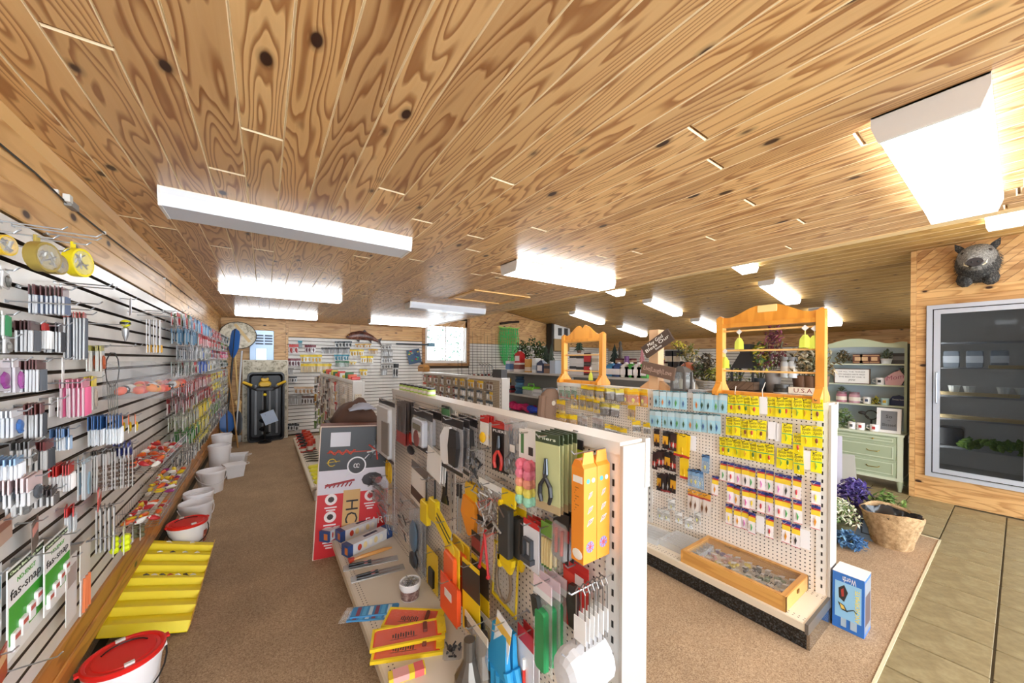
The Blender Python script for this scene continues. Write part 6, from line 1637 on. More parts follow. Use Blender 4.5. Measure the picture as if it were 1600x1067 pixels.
# ================================================================== back wall goods
BKC = {'red': ('#c8403c', '#e8c8c4', '#a83230'), 'teal': ('#3c8fa4', '#c4dbe2', '#2f7a90'), 'maroon': ('#7a3440', '#dcc8cc', '#5a2630'), 'slate': ('#3f4a50', '#c8ccce', '#2c3438'), 'black': ('#2a2a2c', '#c9c9c9', '#1c1c1e'),
       'amber': ('#c89a2c', '#ead9b0', '#a8701e'), 'yellow': ('#e6c82c', '#f0e6b4', '#c89a1e'), 'green': ('#3f7a54', '#c8dccc', '#2c5a3c'), 'grey': ('#8d8a86', '#d8d6d4', '#6a6662'), 'brown': ('#5a4238', '#d0c4bc', '#3c2c26'), 'tan': ('#c8a888', '#e4d8cc', '#a8825e')}
BKL = [(452, 466, 538, 552, 2, 'red'), (466, 472, 532, 543, 1, 'teal'), (478, 492, 539, 551, 4, 'maroon'), (524, 550, 533, 542, 5, 'slate'), (503, 546, 543, 552, 8, 'black'), (556, 580, 537, 543, 5, 'amber'), (548, 568, 546, 556, 5, 'yellow'),
       (577, 590, 545, 553, 3, 'amber'), (470, 502, 554, 566, 6, 'yellow'), (523, 545, 554, 563, 5, 'teal'), (525, 545, 564, 573, 4, 'green'), (565, 582, 556, 567, 5, 'yellow'), (452, 468, 560, 572, 4, 'maroon'), (470, 518, 568, 582, 9, 'yellow'),
       (547, 556, 565, 570, 2, 'yellow'), (596, 612, 538, 545, 3, 'grey'), (597, 612, 547, 556, 4, 'grey'), (597, 612, 557, 567, 4, 'grey'), (596, 614, 568, 575, 4, 'grey'), (596, 604, 576, 586, 3, 'grey'), (453, 462, 588, 597, 3, 'black'),
       (460, 490, 604, 615, 5, 'tan'), (452, 470, 618, 632, 4, 'grey'), (470, 497, 618, 631, 6, 'brown'), (563, 573, 577, 587, 2, 'yellow'), (448, 458, 575, 585, 2, 'grey'), (449, 466, 662, 672, 4, 'black'), (614, 622, 568, 590, 2, 'black')]
for ci, (x0, x1, y0, y1, n, k) in enumerate(BKL):
    for i in range(n):
        x = x0 + (x1 - x0) * (i + .5) / n
        p, w, h = rect(x - 3, y0, x + 3, y1, FB, YB - .07)
        me = lw_mesh('bk', .085, round(h, 2), *BKC[k], kind=ci % 3)
        o = tag(obj('tackle_pack', me), '%s tackle pack, %s from the left in cluster %s of the back wall' % (k, ORD[i], ORD[ci % 20]), 'pack', 'tackle packs on the back slat wall')
        rw = ('topmost', 'second', 'third', 'fourth', 'fifth', 'sixth', 'bottom')[[y0 < q for q in (545, 556, 567, 575, 590, 610, 999)].index(True)]
        o['label'] = '%s tackle pack, back wall %s, %s row, %s from the left' % (k, 'left' if x0 < 500 else 'centre' if x0 < 556 else 'right', rw, ORD[i])
        put(o, (p.x, YB - .05 - .04 * (i % 2), p.z), FB, rz=rnd.uniform(-.06, .06), ry=rnd.uniform(-.3, .3))
        hook(wb, FB, (p.x, YB, p.z - .006), .12)
# mounted fish on the pine band
fa, fb = un(541, 527, Y=YB - .06), un(595, 533, Y=YB - .06)
fsh = thing('mounted_fish', 'brown mounted trout on the pine band of the back wall', 'fish', (fa.x, YB - .06, fa.z))
FLn = fb.x - fa.x
prof = ((0, .012, .0), (.05, .05, .02), (.18, .085, .045), (.38, .105, .06), (.58, .095, .045), (.75, .06, .01), (.87, .034, -.04), (.92, .03, -.06))
rings = [[(FLn * f, r_ * math.cos(k * .5236) * 1.0 + dz, .045 * r_ / .1 * math.sin(k * .5236)) for k in range(12)] for f, r_, dz in prof]
put(MB().loft(rings).build('body', speckle_mat('trout_skin', '#2e1d18', '#6b3f33', '#9c6a58', 14, .3, 0), fsh, True), (0, 0, 0), FB)
put(MB().prism([(FLn * .90, -.06), (FLn * 1.02, -.16), (FLn * .985, -.07), (FLn * 1.04, .02), (FLn * .92, -.02)], -.008, .008).build('tail', M('#3a241e', .5), fsh), (0, 0, 0), FB)
put(MB().prism([(FLn * .44, .14), (FLn * .60, .12), (FLn * .52, .20)], -.006, .006).prism([(FLn * .28, -.05), (FLn * .38, -.05), (FLn * .36, -.11)], -.004, .004).prism([(FLn * .62, -.05), (FLn * .72, -.05), (FLn * .72, -.12)], -.004, .004).build('fins', M('#3a241e', .5), fsh), (0, 0, 0), FB)
put(MB().ball((FLn * .055, .045, .03), .012).build('eye', M('#c9a23a', .3), fsh), (0, 0, 0), FB)
# spear, colourful pack, rods, green net, wood hook on the right part
a, b = un(619, 537, Y=YB - .08), un(680, 538, Y=YB - .08)
t = thing('fish_spear', 'black handled fish spear hung level beside the window', 'spear', a)
MB().tube([(0, 0, 0), (b.x - a.x - .18, 0, 0)], .018, 8).build('handle', M('#3a4650', .5), t)
MB().bbox(b.x - a.x - .2, b.x - a.x, -.01, .03, -.05, .05, .01).build('spear_head', M('#6d8ea0', .4, .5), t)
p, w, h = rect(635, 546, 655, 568, FB, YB - .1)
t = thing('lure_bag', 'tilted blue bag of coloured lures left of the window', 'bag', (0, 0, 0))
MB().box(-w / 2, w / 2, -h, 0, -.004, .004).build('bag', M('#34506e', .4), t)
b = MB()
for k in range(16): b.ball((rnd.uniform(-.4, .4) * w, -h * rnd.uniform(.1, .9), .012), (.03, .02, .01), 7, 4, k % 5)
b.build('lures', [M(c, .4) for c in ('#3f9a5a', '#c8443c', '#2a3a6a', '#5a8ab0', '#e0c84a')], t); put(t, p, FB, rz=.2)
for i, x in enumerate((733, 739, 746, 752, 757, 762, 769, 775, 716, 722)):
    a, b = un(x, 512 + (i % 3) * 6, Y=YB - .12), un(x - 1, 606, Y=YB - .12)
    t = thing('fishing_rod', 'thin dark fishing rod standing on the back wall, %s of ten' % ORD[i], 'rod', (a.x, YB - .12, .9), 'fishing rods right of the window')
    MB().tube([(0, 0, 0), (.0, .0, .25)], .014, 8).build('grip', M('#4a3a30', .6), t)
    MB().tube([(0, 0, .25), (0, .02, a.z - .9)], [.006, .002], 6).build('blank', BLACK, t)
    MB().cyl((0, -.03, .3), .025, .05, 10, ax='x').build('reel', M(('#2c2c30', '#8a2c2c')[i % 2], .35, .5), t)
rk_ = MB().box(0, 1.0, 0, .04, 0, .12).box(0, 1.0, .5, .53, 0, .05)
a = un(716, 604, Y=YB - .16)
put(tag(MB().box(0, 1.7, 0, .03, 0, .16).build('rod_rack', M('#3a3632', .6)), 'dark rail rack holding the fishing rods', 'rack'), (a.x - .1, YB - .02, .87), FB)
c = un(795, 512, Y=8.68)
gn = thing('landing_net', 'bright green landing net hanging by the back gable', 'net', c)
GN = clear('green_mesh', '#4be08a', .55, .4)
_ng = bpy.data.materials.new('net_green'); _ng.use_nodes = True; _ng.node_tree.nodes['Principled BSDF'].inputs['Base Color'].default_value = lin('#5ae07a')
b = MB()
for k in range(22):
    u = k / 21
    for half, off in ((0, -.16), (1, .20)):
        x = off + (u - .5) * .34; ph_ = k * 1.3
        b.tube([(x * .9, .04 * math.sin(ph_), .02 - abs(u - .5) * .1), (x + .02 * math.sin(ph_ * 2), .06 * math.cos(ph_), -.35), (x * .8 + off * .1 + .02, .05 * math.sin(ph_ + 1), -.75 - .25 * half), (x * .3 + off * .5 + .06 * half, .02, -1.0 - .22 * half - .1 * math.sin(3 * u))], .006, 4)
for q in range(9):
    z = -.05 - .11 * q
    for off in (-.16, .20): b.tube([(off + .17 * (1 - .03 * q) * math.cos(a), .06 * math.sin(a), z + .03 * math.sin(3 * a + q)) for a in [j * .785 for j in range(8)]], .005, 4, closed=True)
b.build('mesh', M('#4fd87c', .5), gn)
b = MB()
for off in (-.16, .2): b.tube([(off + .19 * math.cos(a), .05 * math.sin(a), -.0 + .06 * math.sin(a) * 0 + .02 * math.cos(2 * a)) for a in [j * .5236 for j in range(12)]], .012, 6, closed=True)
b.build('hoop', M('#b8e86a', .4), gn)
MB().tube([(-.30, .0, .10), (0, 0, .16), (.36, 0, .20)], .035, 8).build('wood_hanger', M('#3c2a1e', .7), gn)
# heater box under the slope, smoke lamp
c = un(866, 548, Y=8.55); d_ = un(890, 508, Y=8.55)
t = thing('air_conditioner', 'white boxed air unit hung high at the back', 'heater', (c.x, 8.55, c.z))
W0, H0 = d_.x - c.x, d_.z - c.z
MB().box(0, W0, 0, .22, 0, H0).build('lower_case', M('#a8895a', .5), t); MB().box(-.01, W0 + .01, -.01, .22, H0 * .45, H0).build('upper_case', M('#e4e2de', .4), t)
for q in (.22, .62): MB().box(W0 * q, W0 * (q + .24), -.018, -.01, H0 * .58, H0 * .86).build('vent', M('#3a3a3c', .5), t)
MB().box(-.16, -.08, -.05, .2, -.5, H0).build('side_post', M('#2c2824', .6), t)
t = thing('emergency_lamp', 'small white emergency lamp on the sloped ceiling', 'lamp', (0, 0, 0))
e = un(852, 480, Y=6.6); xx_ = e.x
MB().bbox(-.16, .16, -.05, .05, -.06, 0, .012).build('case', WHITE, t); t.location = (xx_, 6.6, slope(xx_)); t.rotation_euler = (0, math.atan(SM), 0)
for s in (-1, 1): MB().cyl((s * .09, 0, -.09), .035, .03, 10).build('lamp_head', M('#dcdcd8', .3), t)

# ================================================================== gondola behind the auger box
G4C = [('#c23a34', '#e8c4be', '#a82c28'), ('#e6e0d4', '#ece8e0', '#b8a890'), ('#5a8a3c', '#d0deC4'.lower(), '#4a7a2c'), ('#3c2e28', '#cfc6c0', '#5a463c'), ('#d8a83c', '#ecdcb4', '#b07a24'), ('#8a6a5a', '#dcd0c8', '#6a4c3e'), ('#b8cc3a', '#e4ecb8', '#9ab02c')]
CW_ = ('red', 'cream', 'green', 'dark brown', 'amber', 'brown', 'lime')
cnt = 0
for ri, z in enumerate((1.31, 1.16, 1.01, .86, .70, .54)):
    y = 7.45; i = 0
    while y > 4.75:
        k = (rnd.choice((0, 1, 3, 5, 5, 4)) if ri < 4 else rnd.choice((2, 6, 6, 4, 2)))
        if y < 5.3 and ri < 5: k = rnd.choice((1, 1, 5))
        me = lw_mesh('g4', .10, .13, *G4C[k], kind=(i + ri) % 3)
        o = tag(obj('soft_bait_bag', me), '%s bait bag behind the auger box, %s row, %s from the far end' % (CW_[k], ROWN[ri + 1], ORD[i]), 'bag', 'bait bags behind the auger box')
        put(o, (.87 - .04 - .05 * (i % 3), y, z), FG, rz=rnd.uniform(-.08, .08), ry=rnd.uniform(-.4, .4))
        if i % 2 == 0: hook(g4, FG, (.876, y, z - .005), .14)
        y -= .21; i += 1
put(MB().box(.02, .095, .35, 1.2, 0, .012).build('tan_end_panel', PEGD, g4), (-.01, -.012, 0), FB)
for i in range(6):
    o = tag(obj('white_bait_card', lw_mesh('g4e', .05, .20, '#efece4', '#e8e4da', '#b8a078', 2)), '%s white bait card on the gondola end behind the box, %s' % (ORD[i % 3], 'upper' if i < 3 else 'lower'), 'card', 'cards on the gondola end')
    put(o, (.90 + .02 * (i % 3), 4.60 - .05 - .02 * (i % 3), .98 if i < 3 else .72), FB, ry=rnd.uniform(-.4, .1))
for i in range(14):
    c = ('#c8382c', '#e06a4a', '#2f6a3c', '#d8c84a', '#e4e0d8')[i % 5]
    b = MB().bbox(-.03, .03, 0, .04 + .02 * (i % 3), -.05, .05, .008)
    o = tag(b.build('bait_box', M(c, .4)), '%s small box on the gondola behind the auger box, %s from near end' % ({'#c8382c': 'red', '#e06a4a': 'coral', '#2f6a3c': 'green', '#d8c84a': 'yellow', '#e4e0d8': 'white'}[c], ORD[i]), 'box', 'boxes on top of the gondola'); put(o, (.93, 4.75 + .2 * i, 1.362), FG)
def jar(loc, r, h, lab, col, lid, cat='jar', name='bait_jar'):
    t = thing(name, lab, cat, loc)
    MB().lathe([(r, 0), (r, h * .72), (r * .85, h * .8)], 14).build('jar_body', M(col, .35), t, True)
    MB().lathe([(r * .9, h * .8), (r * .9, h), (.002, h)], 14).build('lid', M(lid, .4), t, True)
    MB().lathe([(r * 1.01, h * .2), (r * 1.01, h * .55)], 14, caps=False).build('label', M('#e6ded2', .5), t, True)
    return t
for i in range(9):
    for j in range(2):
        jar((.50 + .09 * j + (.05 if i % 2 else 0), 7.45 - .13 * i, SH), .042, .12 + .05 * j, '%s bait jar from the far end, %s row, on the low shelf' % (ORD[i], 'front' if j == 0 else 'back'), '#c2382c', ('#26262a', '#d84a30')[j])
for i in range(5):
    o = tag(MB().bbox(-.08, .08, -.05, .05, 0, .03, .02).build('yellow_bag', M('#e8e23a', .4)), '%s flat yellow bag from the near end on the low shelf' % ORD[i], 'bag', 'yellow bags on the low shelf'); o.location = (.56, 4.75 + .17 * i, SH); o.rotation_euler = (0, 0, rnd.uniform(-.3, .3))
for i in range(7):
    o = tag(MB().tube([(-.10, 0, .012), (-.03, .02, .012), (.05, -.01, .012), (.11, .01, .012)], [.006, .012, .010, .004], 7).build('dark_lure', M('#4a4438', .4)), '%s dark lure lying mid way on the low shelf' % ORD[i], 'lure', 'dark lures on the low shelf'); o.location = (.58, 5.75 + .14 * i, SH); o.rotation_euler = (0, 0, rnd.uniform(-.3, .3))

# ================================================================== gondola under the window
G3C = [('#2c2a2a', '#cfcac4', '#d8d2c8'), ('#6a2f26', '#d8c4bc', '#8f3c30'), ('#8a6a4e', '#d8ccc0', '#5e4432'), ('#e6bc24', '#f0dc98', '#d29a1c'), ('#48525a', '#d0d4d8', '#e6e2da'), ('#c0563e', '#e4c8bc', '#ecdfcc')]
GW_ = ('black', 'dark red', 'brown', 'yellow', 'slate', 'rust')
for ri, z in enumerate((1.30, 1.15, 1.01, .87)):
    y = 7.2; i = 0
    while y > 4.35:
        if y > 5.7: k = rnd.choice((0, 1, 2, 5, 5, 2))
        else: k = 3 if ri == 0 and y > 4.7 else (4 if ri else 2)
        if y <= 5.7 and rnd.random() < .06: k = 3
        me = lw_mesh('g3', .095, .125, *G3C[k], kind=(0 if k != 4 else 2))
        o = tag(obj('lure_box_pack', me), '%s lure pack under the window, %s row, %s from the far end' % (GW_[k], ROWN[ri + 1], ORD[min(i, 19)]), 'pack', 'lure packs under the window')
        put(o, (2.785 - .03 - .03 * (i % 2), y, z), FG, rz=rnd.uniform(-.05, .05), ry=rnd.uniform(-.25, .25))
        if i % 2 == 0: hook(g3, FG, (2.786, y, z - .005), .10)
        y -= .145; i += 1
p = un(662, 580, X=2.83)
t = thing('wooden_fish_box', 'brown wooden trinket box on top of the gondola under the window', 'box', (2.83, p.y, 1.362))
MB().loft([[(-.07, -.16, 0), (.07, -.16, 0), (.07, .16, 0), (-.07, .16, 0)], [(-.06, -.20, .10), (.06, -.20, .10), (.06, .20, .10), (-.06, .20, .10)], [(-.04, -.13, .15), (.04, -.13, .15), (.04, .13, .15), (-.04, .13, .15)]]).build('box_body', M('#a8763a', .4), t)
MB().box(-.062, -.058, -.12, .12, .02, .10).build('front_panel', M('#5a4626', .5), t)
MB().ball((0, .10, .18), .03).build('knob', M('#2c2016', .5), t)
p = un(775, 588, X=2.84)
t = thing('bike_rack_wire', 'bent grey wire stand and dark box on the gondola end', 'rack', (2.84, p.y, 1.362))
MB().box(-.05, .05, -.22, .02, 0, .12).build('dark_box', M('#3c3a3a', .5), t)
for k in range(4): MB().tube([(.0, .05 + .10 * k, 0), (0, .10 + .10 * k, .16), (0, .22 + .10 * k, .20)], .008, 6).build('wire_arm', M('#9a9ca0', .3, .8), t)
for i, (x, y_, c, lab) in enumerate(((633, 578, '#2c4a8a', 'blue carton left of the window on the back gondola top'), (610, 600, '#cfe07a', 'row of lime jars on the foreground gondola top'))):
    pass
for i in range(8):
    q = un(607 + 5.2 * i, 600 + .9 * i, X=G1X + .05)
    jar((G1X + .05, 2.42 + .09 * (7 - i), 1.362), .032, .055, '%s small lime green jar from the near end on the gondola top' % ORD[7 - i], '#b9d86a', '#2a2422')
# ================================================================== wooden racks on top of the right gondola
RX, RZ = G2X + .045, 1.362
def rack(name, lab, y0, y1, top, arch, dowels, plaque=False):
    """pine display rack: two posts with flared feet, arched header, dowels; y0 near end"""
    t = thing(name, lab, 'rack', (RX, y0, RZ)); L = y1 - y0; h = top - RZ
    def rp(mb, nm, mt=PINE_R): return put(mb.build(nm, mt, t), (0, L, 0), FG)
    for c in (.0, L - .055):
        o = MB().box(-.0225, .0225, 0, h, -.03, .03).build('post', PINE_R, t); put(o, (0, L - c - .0275, 0), FG)
        ft = MB().prism([(-.10, 0), (.10, 0), (.10, .03), (.045, .085), (.045, .10), (-.045, .10), (-.045, .085), (-.10, .03)], -.02, .02).build('foot', PINE_R, t)
        ft.matrix_local = Matrix.Translation((0, L - c - .0275, 0)) @ Matrix(((1, 0, 0, 0), (0, 0, 1, 0), (0, 1, 0, 0), (0, 0, 0, 1)))
    n = 28; up = []
    for i in range(n + 1):
        u = i / n; s = abs(u - .5) * 2
        z = (arch - RZ) if s < .02 else 0
        # double hump with a notch in the middle, sweeping down to small ears
        zz = h + (arch - top) * (max(0, math.cos(min(1, max(0, (s - .10) / .62)) * math.pi / 2)) ** 1.6 - .42 * max(0, 1 - s / .13)) + .018 * max(0, 1 - abs(s - .93) / .10)
        up.append((L * u, zz))
    poly = [(.003, h - .055), (L - .003, h - .055)] + [(min(max(x, .003), L - .003), z) for x, z in up[::-1]]
    rp(MB().prism(poly, -.012, .012), 'arched_header')
    rp(MB().box(.02, L - .02, h - .075, h - .045, -.04, .025), 'header_rail')
    rp(MB().box(.02, L - .02, 0, .035, -.028, .028), 'base_rail')
    for z in dowels: rp(MB().cyl((0.02, z - RZ, .0), .007, L - .04, 10, 0, ax='x'), 'dowel', M('#f0c078', .4))
    if plaque: rp(MB().bbox(L * .42, L * .60, h + .02, h + .07, .012, .015, .004), 'plaque', M('#f6d890', .4))
    return t
rack('display_rack', 'large varnished pine rack with arched top on the right gondola', .705, 1.37, 1.952, 2.025, (1.85, 1.702, 1.548), True)
rack('display_rack', 'small varnished pine rack with arched top at the far gondola end', 2.50, 3.135, 1.908, 2.015, (1.83, 1.682, 1.503))
def lime_tag(pxy, lab):
    p = un(*pxy, X=RX - .02)
    t = thing('lime_lure', lab, 'lure', p, 'lime lures on the racks')
    MB().loft([[(.0, .012, .0), (.004, 0, .0), (0, -.012, .0), (-.004, 0, 0)], [(.0, .03, -.03), (.006, 0, -.03), (0, -.03, -.03), (-.006, 0, -.03)], [(.0, .032, -.085), (.006, 0, -.085), (0, -.032, -.085), (-.006, 0, -.085)]]).build('body', M('#e0ea5a', .4), t)
    MB().tube([(0, 0, 0), (0, 0, .035)], .003, 5).build('stem', M('#e6e27a', .4), t)
    MB().prism([(-.02, 0), (0, -.02), (.02, 0), (0, .02)], -.001, .001).build('tag', WHITE, t).matrix_local = Matrix.Translation((-.002, 0, .045)) @ FG.to_4x4()
for q, lab in (((1155, 528), 'lime lure hanging at the left of the large rack'), ((1258, 523), 'lime lure hanging at the right of the large rack'), ((1273, 524), 'lime lure beside the right post of the large rack'), ((1133, 558), 'lime lure on the left post of the large rack'), ((923, 582), 'lime lure hanging in the small rack')): lime_tag(q, lab)
# strings tied to the rack base
for (a, b, lab) in (((1150, 603), (1152, 625), 'left white string hanging from the large rack'), ((1196, 597), (1192, 622), 'middle white string hanging from the large rack')):
    p, q = un(*a, X=RX - .06), un(*b, X=RX - .06)
    tag(MB().tube([tuple(p), tuple((p + q) / 2 + Vector((-.01, .008, 0))), tuple(q)], .0025, 5).build('string', M('#efe6dc', .6)), lab, 'string')
# ---- sign post, lantern, marble slab on the gondola
sp = thing('sign_post', 'rough pine post with braced foot on top of the right gondola', 'post', (RX, 1.90, RZ))
MB().box(-.045, .045, -.045, .045, 0, .54).build('post', M('#d9ae84', .6), sp)
for s in (-1, 1):
    o = MB().prism([(0, 0), (.11, 0), (.11, .012), (.012, .08), (0, .08)], -.02, .02).build('brace', M('#d8a878', .6), sp)
    o.matrix_local = Matrix.Translation((0, s * .045, 0)) @ Matrix(((0, 0, 1, 0), (s, 0, 0, 0), (0, 1, 0, 0), (0, 0, 0, 1)))
def plank_sign(pxc, w, h, rz, lab, lines, col='#4a382c', tc='#f0ece2'):
    p = un(*pxc, X=RX - .075)
    t = thing('wooden_sign', lab, 'sign', (0, 0, 0))
    MB().box(-w / 2, w / 2, -h / 2, h / 2, -.012, .012).build('board', M(col, .7), t)
    for s_, y, sz in lines: text(s_, sz, M(tc, .6), 'lettering', t, (0, y, .0126), width=w * .86 if len(s_) > 8 else None)
    put(t, p, FG, rz=rz)
plank_sign((1027, 537), .30, .115, .55, 'dark tilted wooden sign with white script on the post', (('May God', .030, .046), ('Bless Our', -.006, .044), ('home', -.038, .03)))
plank_sign((1028, 579), .32, .11, -.18, 'brown wooden sign with faded script below the dark one', (('Live|Laugh|Love', 0, .06),), '#6b5344', '#b89a8a')
ln = thing('wood_lantern', 'weathered grey wood lantern on the right gondola', 'lantern', (RX, 1.66, RZ))
GW = M('#57524e', .7)
MB().box(-.065, .065, -.065, .065, 0, .022).build('base', GW, ln)
MB().loft([[(-.065, -.065, .165), (.065, -.065, .165), (.065, .065, .165), (-.065, .065, .165)], [(-.035, -.035, .20), (.035, -.035, .20), (.035, .035, .20), (-.035, .035, .20)], [(-.02, -.02, .215), (.02, -.02, .215), (.02, .02, .215), (-.02, .02, .215)]]).build('roof', GW, ln)
for sx in (-1, 1):
    for sy in (-1, 1): MB().box(sx * .055 - .009, sx * .055 + .009, sy * .055 - .009, sy * .055 + .009, .022, .165).build('corner_post', GW, ln)
MB().box(-.05, .05, -.05, .05, .022, .165).build('glass', clear('lantern_glass', '#dfe4e6', .75, .05), ln)
MB().cyl((0, 0, .022), .022, .08, 12).build('candle', M('#efe6d0', .5), ln)
MB().tube([(0, .03 * math.cos(a), .225 + .03 * math.sin(a)) for a in [k * .5236 for k in range(12)]], .004, 5, closed=True).build('ring', M('#35383c', .4, .6), ln)
tag(MB().box(RX - .06, RX + .05, 1.42, 1.57, RZ, RZ + .025).build('marble_slab', speckle_mat('grey_marble', '#6a6c70', '#a4a6aa', '#d0d2d4', 26, .3, 0)), 'grey marble slab between the lantern and the large rack', 'slab')

# ================================================================== shelving unit beyond
def shelf_unit(name, lab, x, y0, y1, zs, dep, col, back=True):
    t = thing(name, lab, 'shelving', (x, y0, 0)); L = y1 - y0
    for z in zs: MB().box(0, dep, 0, L, z - .03, z).build('shelf', M(col, .45), t)
    for y in (0, L / 2, L): MB().box(dep - .03, dep, y - .02 if y else 0, y + .02, 0, zs[-1] + (.0)).build('upright', M(col, .5), t)
    if back: MB().box(dep, dep + .01, 0, L, .05, zs[-1]).build('back_panel', M('#8b8782', .6), t)
    return t
shelf_unit('store_shelf', 'grey metal store shelves between the gondolas and the far wall', 3.86, 2.25, 6.4, (.12, .66, .99, 1.40), .40, '#c6c4c0')
TOPZ = 1.40
def on_shelf(builder, pxx, X=4.0, z=TOPZ, **k):
    p = un(pxx, 580, X=X); return builder((X, p.y, z), **k)
def carton(loc, w, d, h, col, lab, band=None, name='goods_box', bc='#ffffff', cat='box'):
    t = thing(name, lab, cat, loc)
    MB().box(-d / 2, d / 2, -w / 2, w / 2, 0, h).build('carton', M(col, .45), t)
    if band: MB().box(-d / 2 - .001, d / 2 + .001, -w / 2 - .001, w / 2 + .001, h * band[0], h * band[1]).build('print', M(bc, .45), t)
    return t
def jug(loc, r, h, col, lab, cap='#e8e8e8', name='fuel_jug'):
    t = thing(name, lab, 'jug', loc)
    MB().loft([[(-r * .7, -r, 0), (r * .7, -r, 0), (r * .7, r, 0), (-r * .7, r, 0)], [(-r * .7, -r, h * .7), (r * .7, -r, h * .7), (r * .7, r, h * .7), (-r * .7, r, h * .7)], [(-r * .25, -r * .3, h * .92), (r * .25, -r * .3, h * .92), (r * .25, r * .3, h * .92), (-r * .25, r * .3, h * .92)]]).build('body', M(col, .35), t)
    MB().cyl((0, 0, h * .9), r * .28, h * .1, 10).build('cap', M(cap, .4), t)
    MB().box(-r * .72, -r * .7, -r * .8, r * .8, h * .15, h * .55).build('label', M('#f0eef0', .5), t)
    return t
def fir(loc, h, r, lab, col='#2f4a34', pot='#6a4a34', name='artificial_tree', cat='tree'):
    t = thing(name, lab, cat, loc); b = MB()
    for k in range(5):
        z0 = h * (.18 + .16 * k); rr_ = r * (1 - .17 * k)
        ring = []; n = 14
        for j in range(n):
            q = rr_ * (1 if j % 2 else .55); a = 6.283 * j / n + k; ring.append((q * math.cos(a), q * math.sin(a), z0 - (.03 * h if j % 2 else 0)))
        b.loft([ring, [(.004 * math.cos(6.283 * j / n), .004 * math.sin(6.283 * j / n), z0 + h * .26) for j in range(n)]])
    b.build('foliage', M(col, .8), t)
    MB().lathe([(r * .3, 0), (r * .4, h * .16), (.01, h * .16)], 10).build('pot', M(pot, .6), t)
    return t
def bush(loc, r, h, lab, cols, pot=None, n=90, name='artificial_plant', cat='plant', leaf=.03, seed=1, flat_=1.0):
    """tuft of stems and leaves, each leaf a small folded blade"""
    t = thing(name, lab, cat, loc); b = MB(); R_ = random.Random(seed); z0 = h * .35 if pot else 0
    for k in range(n):
        a, e = R_.uniform(0, 6.283), R_.uniform(.1, 1.45); q = R_.uniform(.5, 1)
        c = Vector((r * q * math.cos(a) * math.cos(e), r * q * math.sin(a) * math.cos(e), z0 + (h - z0) * q * math.sin(e) * flat_))
        d = Vector((R_.uniform(-1, 1), R_.uniform(-1, 1), R_.uniform(-.4, 1))).normalized() * leaf
        s = d.cross(Vector((0, 0, 1)))
        s = (s.normalized() if s.length > 1e-6 else Vector((1, 0, 0))) * leaf * .42
        u = Vector((0, 0, leaf * .15)); i = R_.randrange(len(cols))
        b.tri([tuple(c - d), tuple(c + s + u), tuple(c + d), tuple(c - s + u), tuple(c + u * -1)], [(0, 1, 4), (1, 2, 4), (2, 3, 4), (3, 0, 4)], i)
    o = b.build('foliage', [M(c, .7) for c in cols], t); o['kind'] = 'stuff'
    st = MB()
    for k in range(7): a = k * .9; st.tube([(0, 0, z0 * .6), (r * .6 * math.cos(a), r * .6 * math.sin(a), z0 + (h - z0) * .6)], .004, 4)
    st.build('stems', M('#5a5a38', .7), t)
    if pot: MB().lathe([(pot[1] * .75, 0), (pot[1], z0 * .95), (pot[1] * 1.05, z0), (pot[1] * .9, z0)], 14).build('pot', M(pot[0], .6), t, True)
    return t
on_shelf(carton, 797, w=.14, d=.12, h=.20, col='#dfe6f0', lab='white and blue carton at the left end of the grey shelf', band=(.2, .75), bc='#5a86b8')
on_shelf(carton, 812, w=.17, d=.16, h=.17, col='#ece6e2', lab='white carton with a dark square under the red jug', band=(.3, .8), bc='#8a4a40')
on_shelf(jug, 812, z=TOPZ + .17, r=.085, h=.24, col='#c92c2e', lab='red and grey jug standing on a white carton')
on_shelf(carton, 828, w=.16, d=.12, h=.24, col='#d8a24a', lab='amber carton on the grey shelf', band=(.1, .4), bc='#e8d8c0')
on_shelf(carton, 838, w=.10, d=.12, h=.26, col='#e6e8ea', lab='white carton beside the amber one', band=(.2, .5), bc='#b8c4d0')
on_shelf(jug, 847, r=.08, h=.24, col='#3a4a70', lab='navy jug in the middle of the grey shelf')
on_shelf(carton, 858, w=.14, d=.12, h=.16, col='#9a7660', lab='brown carton on the grey shelf', band=(.5, .8), bc='#3a3a44')
on_shelf(carton, 868, w=.14, d=.14, h=.22, col='#b8c4d2', lab='pale blue carton left of the small rack')
for i, (x, h, r) in enumerate(((816, .62, .17), (832, .66, .2), (846, .58, .15))):
    p = un(x, 560, X=4.2); bush((4.2, p.y, TOPZ), r, h, '%s dark green artificial plant above the grey shelf, from the left' % ORD[i], ('#33502f', '#47673c', '#5a6a40', '#2a3c2a'), pot=('#8d8f92', .07), n=130, seed=i, leaf=.045)
for i, x in enumerate((853, 861)):
    p = un(x, 560, X=4.22); fir((4.22, p.y, TOPZ), .48, .12, '%s artificial fir beside the small rack' % ORD[i], '#48564a')
for i, (x, c, b_, bc, lab) in enumerate(((900, '#e8e8ea', (.55, .8), '#3a3a3c', 'white carton with black print seen in the small rack, left'), (911, '#e4e4e8', (.5, .75), '#2f2f33', 'white carton with black print seen in the small rack, middle'), (923, '#4a3434', (.2, .8), '#c8343a', 'dark carton with red diamond seen in the small rack'), (934, '#e0dcd2', (.2, .5), '#b8b0a0', 'cream carton seen in the small rack, right'))):
    for lv in (0, 1):
        p = un(x, 575, X=4.02)
        carton((4.02, p.y, TOPZ + .17 * lv), .15, .14, .165, c, ('upper ' if lv else 'lower ') + lab, b_, bc=bc)
p = un(905, 560, X=4.02); fir((4.02, p.y, TOPZ + .335), .26, .09, 'small artificial fir on the cartons inside the small rack', '#2f4030')
